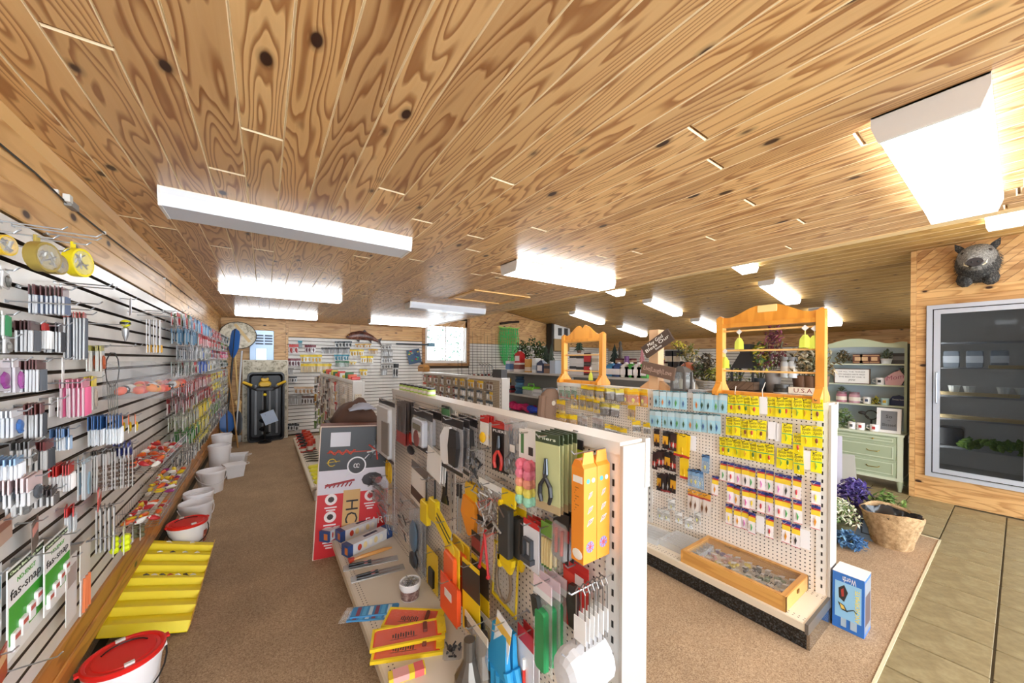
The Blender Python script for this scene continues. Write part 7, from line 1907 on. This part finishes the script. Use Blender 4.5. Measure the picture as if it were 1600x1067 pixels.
for i, (x, c, lab) in enumerate(((956, '#3f8ac0', 'light blue jug right of the small rack'), (967, '#33508c', 'dark blue jug right of the small rack'), (979, '#e2e4e2', 'white jug, third right of the small rack'), (987, '#4aa84c', 'green jug, fourth right of the small rack'), (998, '#e4e2e4', 'white jug beside the wooden signs'), (1007, '#58b058', 'green jug beside the wooden signs'))):
    on_shelf(jug, x, r=.075, h=.20, col=c, lab=lab)
# lower shelves
for i, (x, y, w, h, c, b_, bc, lab) in enumerate(((800, 610, .20, .13, '#8a2c34', (.4, .7), '#2c2c30', 'dark red carton on the middle grey shelf'), (845, 612, .30, .12, '#d8dadc', (.3, .6), '#b8bcc2', 'white carton on the middle grey shelf'), (862, 612, .22, .16, '#c4d0dc', (.5, .8), '#8aa0b8', 'pale blue carton at the right of the middle grey shelf'), (800, 588, .16, .10, '#e0a82c', (.3, .7), '#3a3a34', 'yellow carton under the top grey shelf'))):
    p = un(x, y, X=4.0); carton((4.0, p.y, .99 if i < 3 else .99), w, .2, h, c, lab, b_, bc=bc) if i < 3 else carton((4.0, p.y + .25, .99), w, .2, .26, c, lab, b_, bc=bc)
p = un(812, 610, X=3.98)
t = thing('camp_lantern', 'stack of blue camping lanterns on the middle shelf', 'lantern', (3.98, p.y, .99))
for k in range(3): MB().lathe([(.09, .11 * k), (.10, .11 * k + .03), (.07, .11 * k + .06), (.09, .11 * k + .10)], 14).build('lantern_tier', M(('#3a5a78', '#5a86a8', '#2c4258')[k], .4), t, True)
p = un(830, 612, X=3.98)
t = thing('tackle_case', 'green and clear tackle case on the middle shelf', 'case', (3.98, p.y, .99))
MB().bbox(-.09, .09, -.16, .16, 0, .10, .02).build('case_body', GLASSY, t); MB().bbox(-.095, .095, -.165, .165, .10, .15, .02).build('lid', M('#7fd03c', .4), t); MB().tube([(0, -.08, .15), (0, -.08, .20), (0, .08, .20), (0, .08, .15)], .01, 6).build('handle', M('#6abf30', .4), t)
for i, (x, c) in enumerate(((802, '#d8286c'), (815, '#e02c74'), (828, '#d42a66'), (838, '#2f4ac0'))):
    p = un(x, 640, X=3.98)
    b = MB()
    for k in range(9): b.ball((rnd.uniform(-.08, .08), rnd.uniform(-.12, .12), .06 + rnd.uniform(0, .05)), (.07, .08, .05), 8, 5)
    tag(b.build('life_vest', M(c, .7), None, True), '%s bright %s soft bundle on the lower grey shelf' % (ORD[i], 'blue' if i == 3 else 'pink'), 'vest', 'bundles on the lower shelf').location = (3.98, p.y, .66)
# brown jacket hung at the far gondola end
c = un(852, 620, Y=3.16)
jk2 = thing('hung_jacket', 'brown canvas jacket hanging at the far end of the right gondola', 'jacket', (G2X + .0, 3.16, 0))
rings = []
for z, w, d in ((.72, .17, .07), (.95, .18, .08), (1.12, .17, .09), (1.22, .14, .08), (1.28, .06, .05)):
    rings.append([(-.06 + w * math.cos(k * .5236) + .01 * math.sin(5 * k + z * 20), .06 + d * math.sin(k * .5236), z) for k in range(12)])
MB().loft(rings).build('jacket_body', M('#7d6250', .85), jk2, True)
MB().tube([(-.2, .05, 1.2), (-.24, .03, 1.0), (-.22, .0, .78)], [.05, .05, .045], 8).build('sleeve', M('#7a5f4e', .85), jk2, True)
MB().cyl((-.10, -.03, 1.12), .03, .004, 12, ax='y').build('patch', M('#c9bfb0', .6), jk2)
# second unit with gifts
shelf_unit('gift_shelf', 'dark gift shelves with candles and small trees behind the signs', 4.95, 2.4, 4.6, (.4, .9, 1.36), .35, '#5a524c')
GZ = 1.36
def gp(x, X=5.1): return un(x, 575, X=X).y
fir((5.1, gp(960), GZ), .52, .15, 'dark artificial fir on the gift shelf', '#22302a')
for i, (x, c, h) in enumerate(((972, '#5a2028', .30), (984, '#6a2a30', .30), (995, '#5e3034', .24))): carton((5.1, gp(x), GZ), .17, .14, h, c, '%s dark red gift box on the gift shelf' % ORD[i], (.75, .9), bc='#c8a890')
jar((5.0, gp(979, 5.0), GZ), .045, .34, 'tall purple candle on the gift shelf', '#8a5a9a', '#7a4a8a', 'candle', 'candle')
fir((5.1, gp(1003), GZ), .44, .10, 'pink artificial tree beside the wooden signs', '#d89aa4')
t = thing('figurine', 'small dark figurine above the gift shelf', 'figurine', (5.2, gp(969, 5.2), GZ + .30)); MB().lathe([(.05, 0), (.03, .08), (.045, .16), (.02, .22), (.03, .27), (.01, .31)], 12).build('figure', M('#4a4034', .5), t, True)
for i, (x, c, h) in enumerate(((1034, '#e6c83a', .30), (1041, '#7a3a4a', .28), (1049, '#26262a', .42), (1060, '#3c3c40', .42))): carton((5.1, gp(x), GZ), .13, .13, h, c, '%s tall gift tin right of the post, from the left' % ORD[i], (.6, .8), bc='#d8d0c0', name='gift_tin', cat='tin')
bush((5.15, gp(1060, 5.15), GZ + .42), .14, .16, 'yellow flowering plant on the dark tin', ('#d8cc3a', '#a8b03a', '#e8dc6a'), n=60, seed=8, leaf=.03)
bush((5.1, gp(1077), GZ + .1), .18, .42, 'tan dried wreath plant right of the dark tins', ('#8a7a3a', '#b09a5a', '#6a7a3a', '#c8b88a'), pot=('#5a4a3a', .08), n=110, seed=9, leaf=.04)
# ---- decor table behind the large rack
shelf_unit('decor_table', 'rustic wooden display table behind the large rack', 4.42, 1.22, 2.25, (.45, .9, 1.20), .45, '#6d5544', False)
DZ = 1.20
def dp(x, X=4.55): return un(x, 600, X=X).y
for i, (x0, z, L, lab) in enumerate(((1180, 0, .80, 'long dark wooden crate at the front of the decor table'), (1155, .10, .34, 'short weathered crate stacked on the long one'))):
    y = dp(x0, 4.5); t = thing('wood_crate', lab, 'crate', (4.5, y, DZ + z))
    for q in (-1, 1): MB().box(q * .07 - .008, q * .07 + .008, -L / 2, L / 2, 0, .09).build('side_board', ROUGHW, t)
    for q in (-1, 1): MB().box(-.07, .07, q * L / 2 - .008, q * L / 2 + .008, 0, .09).build('end_board', ROUGHW, t)
    MB().box(-.07, .07, -L / 2, L / 2, 0, .01).build('floor_board', ROUGHW, t)
ln2 = thing('metal_lantern', 'dark metal lantern on the decor table', 'lantern', (4.62, dp(1166, 4.62), DZ + .12))
MB().loft([[(-.12, -.12, .22), (.12, -.12, .22), (.12, .12, .22), (-.12, .12, .22)], [(-.05, -.05, .40), (.05, -.05, .40), (.05, .05, .40), (-.05, .05, .40)], [(-.06, -.06, .50), (.06, -.06, .50), (.06, .06, .50), (-.06, .06, .50)]]).build('roof', M('#3c4046', .4, .6), ln2)
for a in ((-1, -1), (-1, 1), (1, -1), (1, 1)): MB().box(a[0] * .11 - .01, a[0] * .11 + .01, a[1] * .11 - .01, a[1] * .11 + .01, 0, .22).build('frame_post', M('#3c4046', .4, .6), ln2)
MB().box(-.12, .12, -.12, .12, 0, .02).build('base', M('#3c4046', .4, .6), ln2)
bush((4.66, dp(1188, 4.66), DZ), .16, .66, 'yellow and green flowers in a dark vase on the decor table', ('#d8cc3c', '#7a8a34', '#4a6a3a', '#e6dc5a'), pot=('#3a4046', .08), n=120, seed=21, leaf=.045)
bush((4.66, dp(1208, 4.66), DZ + .05), .15, .80, 'purple heather plant in a striped vase on the decor table', ('#6a2f3c', '#8a4450', '#56303c', '#7a3a4a'), pot=('#8d8580', .08), n=220, seed=22, leaf=.035)
for i, x in enumerate((1228, 1238)): jar((4.6, dp(x, 4.6), DZ + .25), .05, .22, '%s glass jar of white candles on the decor table' % ('left' if i == 0 else 'right'), '#c8ccce', '#8a8c8e', 'jar', 'glass_jar')
jar((4.5, dp(1222, 4.5), DZ), .075, .18, 'black candle jar with amber band on the decor table', '#2a2826', '#3a3632', 'candle', 'candle_jar')
for i, x in enumerate((1252, 1268, 1280)): bush((4.66, dp(x, 4.66), DZ + .1), .16, .50, '%s brown dried wreath at the right of the decor table' % ORD[i], ('#6a5a3a', '#8f7a54', '#a89a78', '#4a4a30', '#c0b49a'), pot=('#6a4a34', .08), n=120, seed=30 + i, leaf=.04)
bush((4.7, dp(1150, 4.7), DZ), .15, .40, 'green wreath left on the decor table', ('#4a6a3a', '#6a7a44', '#c8b84a'), pot=('#7a5a44', .07), n=90, seed=35)
t = thing('letter_block', 'cream block sign with red letters on the decor table', 'sign', (4.47, dp(1255, 4.47), DZ + .09))
MB().box(-.015, .015, -.12, .12, 0, .07).build('block', M('#efe2cc', .5), t)
o = text('U.S.A', .06, M('#8a2c28', .5), 'lettering', t, width=.15); o.matrix_local = Matrix.Translation((-.0155, 0, .035)) @ FG.to_4x4()
# items left of the large rack, on the far side of the gondola top line
for i, (x, lab, cols, h) in enumerate(((1092, 'green and white wreath left of the large rack', ('#5a7a4a', '#d8d8c8', '#8a9a6a'), .40), (1103, 'dark dried tree left of the large rack', ('#3a342c', '#6a5a44', '#4a4034'), .52), (1112, 'yellow green plant against the large rack', ('#a8a83a', '#6a7a34', '#c8c05a'), .36))):
    bush((4.6, dp(x, 4.6), DZ), .17, h, lab, cols, pot=('#8a8078', .07), n=110, seed=40 + i, leaf=.045)
t = thing('grey_basket', 'woven grey basket left of the large rack', 'basket', (4.5, dp(1108, 4.5), DZ)); 
for k in range(6): MB().tube([(.10 * (1 + .05 * k) * math.cos(a), .12 * (1 + .05 * k) * math.sin(a), .02 + .03 * k) for a in [j * .449 for j in range(14)]], .014, 6, closed=True).build('weave_ring', M('#9a948c', .7), t)
t = thing('stone_dome', 'beige stone dome ornament left of the large rack', 'ornament', (4.5, dp(1090, 4.5), DZ)); MB().lathe([(.13, 0), (.13, .04), (.11, .12), (.06, .18), (.01, .20)], 16).build('dome', M('#b8a892', .7), t, True)
t = thing('orange_ornament', 'round orange and green ornament by the lantern', 'ornament', (4.6, dp(1075, 4.6), DZ)); MB().ball((0, 0, .32), (.10, .10, .09)).build('globe', M('#b0603c', .5), t, True); MB().cyl((0, 0, 0), .05, .24, 12).build('stand', M('#4a5a4a', .6), t)
# ================================================================== green hutch
SAGE = M('#b9c4a6', .45); SAGED = M('#a9b596', .45); SAGEL = M('#d2dac2', .45)
hu = thing('green_hutch', 'sage green dresser with drawers and open shelves', 'hutch', (6.48, .83, 0))
HW = .98
def hp(mb, nm, mt=SAGE, par=hu, fr=FG): return put(mb.build(nm, mt, par), (0, HW, 0), fr)   # local x: from the far side (0) to the near side (HW), z towards the viewer
hp(MB().box(.012, HW - .012, .15, .69, -.44, -.012), 'chest_body')
hp(MB().box(-.01, HW + .01, .69, .715, -.45, .015), 'chest_top', SAGEL)
hp(MB().box(.0, HW, .13, .165, -.44, 0), 'plinth', SAGEL)
for c in (.0, HW - .05): hp(MB().box(c, c + .05, .165, .69, -.03, .0), 'corner_pilaster', SAGEL)
for a, b, kind in ((.595, .675, 0), (.385, .575, 1), (.185, .365, 1)):
    dr = hp(MB().bbox(.06, HW - .06, a, b, -.03, .002, .006), 'drawer', SAGED)
    frame_ring(.085, HW - .085, a + .018, b - .018, .008, .002, .006).build('drawer_moulding', SAGEL, dr)
    for q in (.27, .73):
        if kind == 0: MB().ball((HW * q, (a + b) / 2, .014), .012, 8, 6).build('knob', M('#b09a5a', .3, .8), dr)
        else: MB().tube([(HW * q - .06, (a + b) / 2 + .01, .004), (HW * q - .045, (a + b) / 2 - .005, .02), (HW * q + .045, (a + b) / 2 - .005, .02), (HW * q + .06, (a + b) / 2 + .01, .004)], .005, 6).build('bail_pull', M('#b09a5a', .3, .8), dr)
for x in (.03, HW - .03):
    for z in (-.03, -.41):
        o = MB().lathe([(.016, 0), (.022, .03), (.03, .10), (.034, .12), (.034, .135)], 10).build('leg', SAGE, hu, True)
        o.matrix_local = Matrix.Translation((-z, HW - x, 0))
for c in (0, HW - .025): hp(MB().box(c, c + .025, .715, 1.86, -.44, -.22), 'hutch_side')
hp(MB().box(.02, HW - .02, .715, 1.86, -.44, -.43), 'hutch_back', M('#aebcc6', .6))
HS = (1.05, 1.32, 1.60)
for z in HS: hp(MB().box(.02, HW - .02, z - .018, z, -.43, -.225), 'hutch_shelf', SAGEL)
n = 24; arch = []
for i in range(n + 1):
    u = i / n; s = abs(u - .5) * 2
    arch.append((HW * u, 1.87 + .075 * max(0, math.cos(min(1, s / .62) * math.pi / 2)) ** 1.2 + .022 * max(0, 1 - abs(s - .9) / .16)))
low = [(HW * i / n, 1.80 + .03 * math.sin(math.pi * i / n)) for i in range(n + 1)]
hp(MB().prism(low + arch[::-1], -.24, -.215), 'arched_cornice')
XH = 6.80
def hy(x, y): return un(x, y, X=XH).y
def mug(loc, col, lab, pic='#8a3a34'):
    t = thing('mug', lab, 'mug', loc, 'mugs on the green hutch')
    MB().lathe([(.036, 0), (.040, .004), (.041, .092), (.037, .092), (.036, .01), (.001, .01)], 16).build('cup', M(col, .3), t, True)
    MB().tube([(0, .038, .075), (0, .068, .07), (0, .070, .035), (0, .038, .02)], .006, 6).build('handle', M(col, .3), t)
    MB().cbox((-.041, 0, .048), (.004, .03, .035)).build('picture', M(pic, .5), t)
# top shelf
bush((XH, hy(1318, 560), HS[2]), .10, .20, 'woven nest with greenery at the left of the top hutch shelf', ('#6a5a44', '#4a4a34', '#8a7a5a'), n=90, seed=51, leaf=.03)
for i, x in enumerate((1341, 1352, 1367)):
    t = thing('plaid_block', '%s brown plaid gift block on the top hutch shelf' % ORD[i], 'block', (XH, hy(x, 560), HS[2]))
    MB().box(-.03, .03, -.05, .05, 0, .13).build('block', M('#6a3f34', .5), t); MB().box(-.031, -.03, -.03, .03, .04, .09, 0).box(-.0312, -.03, -.05, .05, .015, .025, 1).box(-.0312, -.03, -.05, .05, .105, .115, 1).build('print', [M('#d8b48a', .5), M('#c9a27a', .5)], t)
bush((XH, hy(1385, 560), HS[2]), .07, .20, 'small plant in a white pail on the top hutch shelf', ('#5a6a5a', '#7a8a74', '#8a948a'), pot=('#dfe4ea', .06), n=70, seed=53, leaf=.025)
t = thing('slate_sign', 'dark slanted slate sign at the right of the top hutch shelf', 'sign', (XH, hy(1404, 560), HS[2])); o = put(MB().box(-.09, .09, 0, .14, -.008, .008).build('slate', M('#46464c', .6), t), (0, 0, 0), FG, rx=-.1)
o = put(MB().box(-.06, .06, .05, .1, .008, .009).build('print', M('#77777c', .6), t), (0, 0, 0), FG, rx=-.1)
# second shelf: framed saying, mug, pink script sign
fy0, fy1 = un(1303, 585, X=6.70).y, un(1360, 585, X=6.70).y
t = thing('framed_saying', 'white framed saying leaning on the hutch shelf', 'sign', (6.70, (fy0 + fy1) / 2, HS[1]))
w = fy0 - fy1; h = .21
put(MB().box(-w / 2, w / 2, 0, h, -.012, 0).build('panel', M('#f2f1ee', .5), t), (0, 0, 0), FG); put(frame_ring(-w / 2, w / 2, 0, h, .010, -.014, .006).build('frame', M('#5a4434', .6), t), (0, 0, 0), FG)
for i, (s_, sz) in enumerate((('OF ALL THE THINGS', .022), ('MY HANDS HAVE HELD', .022), ('THE BEST BY FAR IS', .022), ('you', .045))):
    o = text(s_, sz, M('#3a3a3a', .5), 'lettering', t, width=w * .72 if i < 3 else None, shear=.3 if i == 3 else 0); o.matrix_local = Matrix.Translation((-.0015, 0, h - .045 - .036 * i)) @ FG.to_4x4()
mug((6.76, hy(1376, 595), HS[1]), '#f0eff0', 'white mug with black picture on the middle hutch shelf', '#26262a')
t = thing('pink_sign', 'pink script sign with flowers on the middle hutch shelf', 'sign', (6.78, hy(1398, 595), HS[1]))
put(MB().prism([(-.08, 0), (.06, 0), (.10, .10), (.05, .20), (-.02, .16), (-.09, .09)], -.01, .01).build('plaque', M('#dfb4bc', .5), t), (0, 0, 0), FG)
o = text('Mom', .08, M('#b0647a', .5), 'lettering', t, shear=.3); o.matrix_local = Matrix.Translation((-.011, 0, .10)) @ FG.to_4x4() @ Matrix.Rotation(.25, 4, 'Z')
bush((6.86, hy(1408, 590), HS[1]), .08, .24, 'pink and green flowers beside the pink sign', ('#c88a9a', '#5a6a4a', '#8a5a6a', '#6a7a5a'), n=80, seed=57, leaf=.03)
# third shelf
for i, (x, c) in enumerate(((1315, '#b87a8a'), (1335, '#c89aa4'))):
    jar((XH, hy(x, 620), HS[0]), .06, .15, '%s pink glass jar on the lower hutch shelf' % ('left' if i == 0 else 'right'), c, '#8d6a74', 'jar', 'glass_jar')
bush((XH, hy(1315, 610), HS[0] + .15), .06, .08, 'sprig on the left pink jar', ('#6a7a5a', '#4a5a44'), n=40, seed=60, leaf=.02)
mug((XH, hy(1355, 622), HS[0]), '#eef0f0', 'white printed mug on the lower hutch shelf', '#4a5a7a')
bush((XH, hy(1369, 622), HS[0]), .06, .11, 'small yellow flower pot on the lower hutch shelf', ('#d8c83a', '#3a5a34', '#e0d85a'), n=60, seed=61, leaf=.022)
mug((XH, hy(1383, 622), HS[0]), '#bfe0e4', 'pale blue mug with sunflower on the lower hutch shelf', '#e0b83a')
t = thing('blue_plaque', 'navy arched plaque at the right of the lower hutch shelf', 'sign', (6.84, hy(1404, 620), HS[0]))
put(MB().prism([(-.09, 0), (.09, 0), (.09, .07), (.06, .12), (0, .14), (-.06, .12), (-.09, .07)], -.008, .008).build('plaque', M('#27335c', .5), t), (0, 0, 0), FG)
o = text('Sweet home', .03, M('#e0e4f0', .5), 'lettering', t, width=.12); o.matrix_local = Matrix.Translation((-.009, 0, .08)) @ FG.to_4x4()
# on the chest top
CZT = .715
bush((6.62, un(1318, 660, X=6.62).y, CZT), .12, .26, 'green leafy plant at the left of the dresser top', ('#8aa06a', '#a8b88a', '#6a8a54'), n=120, seed=65, leaf=.04)
mug((6.56, un(1331, 668, X=6.56).y, CZT), '#f2f0ee', 'white mug furthest left on the dresser top', '#5a5a5a')
mug((6.56, un(1345, 668, X=6.56).y, CZT), '#f2f0ee', 'white mug with red picture in the middle of the dresser top', '#b03a34')
mug((6.56, un(1366, 670, X=6.56).y, CZT), '#f2f0ee', 'white mug with red bow beside the blessed sign', '#c03a38')
t = thing('iron_bird_stand', 'black iron bird wreath stand on the dresser top', 'ornament', (6.66, un(1358, 660, X=6.66).y, CZT))
MB().tube([(0, -.02 + .06 * math.cos(a), .20 + .06 * math.sin(a)) for a in [k * .5236 for k in range(12)]], .008, 6, closed=True).build('ring', M('#2c2a2a', .5), t)
MB().tube([(0, -.02, 0), (0, -.02, .14)], .01, 6).cyl((0, -.02, 0), .05, .012, 12).build('stand', M('#2c2a2a', .5), t)
MB().ball((0, .07, .22), (.02, .04, .025), 8, 5).tube([(0, .05, .2), (0, .0, .16)], .008, 5).build('bird', M('#2c2a2a', .5), t)
t = thing('blessed_frame', 'white framed grey sign reading So Blessed on the dresser', 'sign', (6.56, .97, CZT))
w, h = .22, .315
q = lambda mb, nm, mt: put(mb.build(nm, mt, t), (0, 0, 0), FG, rx=-.12)
q(frame_ring(-w / 2, w / 2, 0, h, .035, -.02, .01), 'frame', M('#f0efee', .5)); q(MB().box(-w / 2 + .03, w / 2 - .03, .03, h - .03, -.015, -.005), 'panel', M('#7d7f84', .5))
for s_, y, sz in (('So', h * .66, .06), ('Blessed', h * .32, .05), ('~', h * .5, .05)):
    o = text(s_, sz, M('#1c1c1e', .5), 'lettering', t, width=.12 if s_ == 'Blessed' else None); put(o, (0, 0, 0), FG, rx=-.12); o.matrix_local = FG.to_4x4() @ Matrix.Rotation(-.12, 4, 'X') @ Matrix.Translation((0, y, -.004))

# ================================================================== floor decor by the right gondola
bk = thing('burlap_basket', 'wide burlap wrapped basket with black liner on the carpet', 'basket', (4.56, .65, .004))
BUR = speckle_mat('burlap', '#8f7250', '#b8966c', '#cfb188', 30, .9, .3, big=6)
n = 40; prof = ((.12, 0), (.13, .02), (.155, .11), (.178, .20), (.195, .27), (.203, .295), (.192, .302), (.185, .282))
rings = []
for r_, z in prof:
    rings.append([((r_ + .006 * math.sin(7 * a + z * 30) + .004 * math.sin(13 * a)) * math.cos(a) * .95, (r_ + .006 * math.sin(7 * a + z * 30) + .004 * math.sin(13 * a)) * math.sin(a) * 1.0, z + (.02 * math.sin(2 * a + .6) if z > .28 else 0)) for a in [6.28319 * k / n for k in range(n)]])
MB().loft(rings, caps=False).build('burlap_wrap', BUR, bk, True)
rings = [[((r_ + .012 * math.sin(9 * a + z * 60)) * math.cos(a) * .95, (r_ + .012 * math.sin(9 * a + z * 60)) * math.sin(a), z + .012 * math.sin(5 * a)) for a in [6.28319 * k / n for k in range(n)]] for r_, z in ((.185, .285), (.17, .24), (.14, .20), (.09, .18), (.002, .175))]
MB().loft(rings, caps=False).build('black_liner', M('#23252a', .2), bk, True)
MB().lathe([(.12, 0), (.12, .004)], 20).build('bottom', BUR, bk)
bush((4.98, .98, .004), .17, .42, 'purple hydrangea behind the burlap basket', ('#5a4a9a', '#7a68b8', '#463a80', '#8f84c8'), pot=('#4a3a44', .09), n=420, seed=71, leaf=.035, cat='flowers', name='hydrangea')
bush((4.95, .74, .004), .17, .37, 'green leafy plant behind the burlap basket', ('#5a7a3a', '#7a9a4a', '#98b06a', '#48642e'), pot=('#5a4a3a', .09), n=200, seed=72, leaf=.035)
bush((4.45, .98, .004), .17, .33, 'white flowers in a mossy pot on the carpet', ('#e4e6d0', '#f2f2e4', '#7a9a5a', '#dfe2c6', '#8aa86a'), pot=('#6a6a4e', .12), n=520, seed=73, leaf=.024, cat='flowers', name='white_flowers')
bush((4.22, .86, .004), .13, .13, 'blue flower bunch lying on the carpet', ('#5a8ab8', '#4a76a8', '#7aa8cc', '#3f6a94'), n=360, seed=74, leaf=.026, cat='flowers', name='blue_flowers')
t = thing('tin_sail_ornament', 'grey triangular sail ornament beside the basket', 'ornament', (4.5, .80, .004))
put(MB().prism([(-.08, 0), (.08, 0), (.03, .26), (-.02, .26)], -.006, .006).build('sail', M('#6a7a8a', .5, .3), t), (0, 0, 0), FG, rx=-.1); put(frame_ring(-.035, .035, .05, .18, .01, .006, .012).build('sail_frame', M('#2c3238', .5), t), (0, 0, 0), FG, rx=-.1)
bush((4.40, 1.20, .004), .10, .22, 'reddish brown wicker ball behind the white flowers', ('#7a5040', '#9a6a54', '#5a3a2e'), n=140, seed=76, leaf=.03)
for i, (x, y, w, h, c, rz, lab) in enumerate(((5.25, 1.28, .30, .78, '#c9c6d6', .12, 'lavender painted board leaning behind the right gondola'), (5.75, 1.22, .26, .50, '#a9a69c', .2, 'grey stone slab leaning before the green dresser'), (5.45, 1.20, .05, .62, '#2a2624', .35, 'thin dark board between the leaning panels'))):
    t = thing('leaning_board', lab, 'board', (x, y, .004))
    put(MB().prism([(-w / 2, 0), (w / 2, 0), (w / 2 * (.75 if i == 1 else 1), h), (-w / 2 * (.75 if i == 1 else 1), h)], -.012, .012).build('board', M(c, .6), t), (0, 0, 0), FG, rx=-rz, ry=.25)
    if i == 0:
        o = text('P', .12, M('#b03034', .5), 'lettering', t); o.matrix_local = FG.to_4x4() @ Matrix.Rotation(.25, 4, 'Y') @ Matrix.Rotation(-rz, 4, 'X') @ Matrix.Translation((.06, h - .1, .0125))

# ================================================================== boar head on the cooler wall
bh_ = un(1528, 412, X=XC)
bo = thing('boar_head', 'mounted black boar head above the cooler', 'trophy', (XC, bh_.y, bh_.z))
FUR = speckle_mat('boar_fur', '#0f0e0d', '#2c2a28', '#77736c', 70, .8, .8, big=12)
FURL = speckle_mat('boar_face', '#2c2a28', '#6d6a64', '#b4b0a8', 80, .8, .6, big=14)
def bp(mb, nm, mt, sm=True): return put(mb.build(nm, mt, bo, sm), (0, 0, 0), FG)
def ell(cx_, cy_, rx_, ry_, z, n=18): return [(cx_ + rx_ * math.cos(6.28319 * k / n) * (1 + .04 * math.sin(5 * k)), cy_ + ry_ * math.sin(6.28319 * k / n) * (1 + .04 * math.cos(7 * k)), z) for k in range(n)]
bp(MB().loft([ell(0, -.02, .145, .20, 0), ell(0, -.01, .155, .20, .06), ell(0, .02, .145, .175, .13), ell(0, .04, .115, .135, .20)]).ball((-.085, -.17, .05), (.065, .085, .06), 10, 7).ball((.085, -.17, .05), (.065, .085, .06), 10, 7), 'neck', FUR)
bp(MB().loft([ell(0, .05, .135, .145, .14), ell(0, .045, .13, .13, .22), ell(0, .01, .105, .10, .29), ell(0, -.02, .078, .07, .36), ell(0, -.035, .058, .05, .42)]), 'face', FURL)
bp(MB().loft([ell(0, -.05, .05, .045, .415), ell(0, -.05, .056, .048, .425), ell(0, -.05, .05, .042, .436)]), 'snout_disc', M('#2a2526', .4))
for s in (-1, 1):
    bp(MB().ball((s * .02, -.05, .436), (.010, .013, .004), 8, 5), 'nostril', M('#0a0909', .6))
    bp(MB().ball((s * .088, .085, .262), .016, 8, 6), 'eye', M('#0c0a08', .1))
    bp(MB().loft([[(s * .06, .13, .16), (s * .13, .12, .15), (s * .12, .11, .12), (s * .06, .13, .12)], [(s * .10, .18, .17), (s * .15, .15, .16), (s * .145, .15, .14), (s * .10, .18, .14)], [(s * .148, .215, .175), (s * .152, .212, .175), (s * .152, .212, .17), (s * .148, .215, .17)]]), 'ear', FUR, False)
    bp(MB().tube([(s * .045, -.075, .36), (s * .07, -.06, .375), (s * .075, -.03, .37)], [.009, .007, .002], 8), 'tusk', M('#e6dcc0', .35))
bp(MB().loft([ell(0, -.10, .04, .02, .30), ell(0, -.105, .035, .02, .36), ell(0, -.10, .025, .014, .40)]), 'lower_jaw', FURL)
r_ = random.Random(5); b = MB()
for k in range(420):
    a, z = r_.uniform(0, 6.283), r_.uniform(.01, .2); R0_ = (.15 if z < .13 else .125)
    c = Vector((R0_ * math.cos(a), (R0_ * 1.25) * math.sin(a) + (.0 if z < .1 else .03), z)); d = Vector((math.cos(a) * .014, math.sin(a) * .014 - .012, -.012 + r_.uniform(-.01, .01)))
    sv = Vector((-math.sin(a), math.cos(a), 0)) * .003
    b.tri([tuple(c - sv), tuple(c + sv), tuple(c + d * 1.6)], [(0, 1, 2)])
o = bp(b, 'bristles', FUR, False); o['kind'] = 'stuff'
b = MB()
for k in range(520):
    a, z = r_.uniform(0, 6.283), r_.uniform(.14, .36); q = (.36 - z) / .22; R0_ = .072 + .066 * q
    c = Vector((R0_ * math.cos(a), R0_ * math.sin(a) * 1.03 - .02 + .065 * q, z)); d = Vector((math.cos(a) * .016, math.sin(a) * .016 - .004, -.02))
    sv = Vector((-math.sin(a), math.cos(a), 0)) * .003
    b.tri([tuple(c - sv), tuple(c + sv), tuple(c + d)], [(0, 1, 2)])
o = bp(b, 'face_bristles', FURL, False); o['kind'] = 'stuff'

# ================================================================== outside the back window
gs_ = tag(MB().box(-2, 14, YB + .4, 40, -.4, -.3).build('snow_ground', M('#f2f4f6', .8)), 'pale ground outside the back window', kind='structure')
for i, (x, y, h, col) in enumerate(((6.6, 15, 6, '#2f4a3c'), (8.2, 17, 6.5, '#3a5448'), (9.8, 20, 7, '#46605a'), (5.6, 19, 6, '#4a5e58'))):
    t = thing('outdoor_tree', '%s hazy pale green tree seen through the back window' % ORD[i], 'tree', (x, y, -.3))
    MB().tube([(0, 0, 0), (.05, 0, h * .6), (0, 0, h)], [.12, .08, .03], 8).build('trunk', M('#a8a49c', .8), t)
    b = MB(); R_ = random.Random(i)
    for k in range(500):
        a, z = R_.uniform(0, 6.283), R_.uniform(.15, 1); q = (1.15 - z) * 1.8 * R_.uniform(.2, 1)
        c = Vector((q * math.cos(a), q * math.sin(a), z * h)); s = .10
        b.tri([tuple(c + Vector((R_.uniform(-s, s), R_.uniform(-s, s), R_.uniform(-s, s)))) for _ in range(3)], [(0, 1, 2)])
    o = b.build('foliage', M(col, .8), t); o['kind'] = 'stuff'
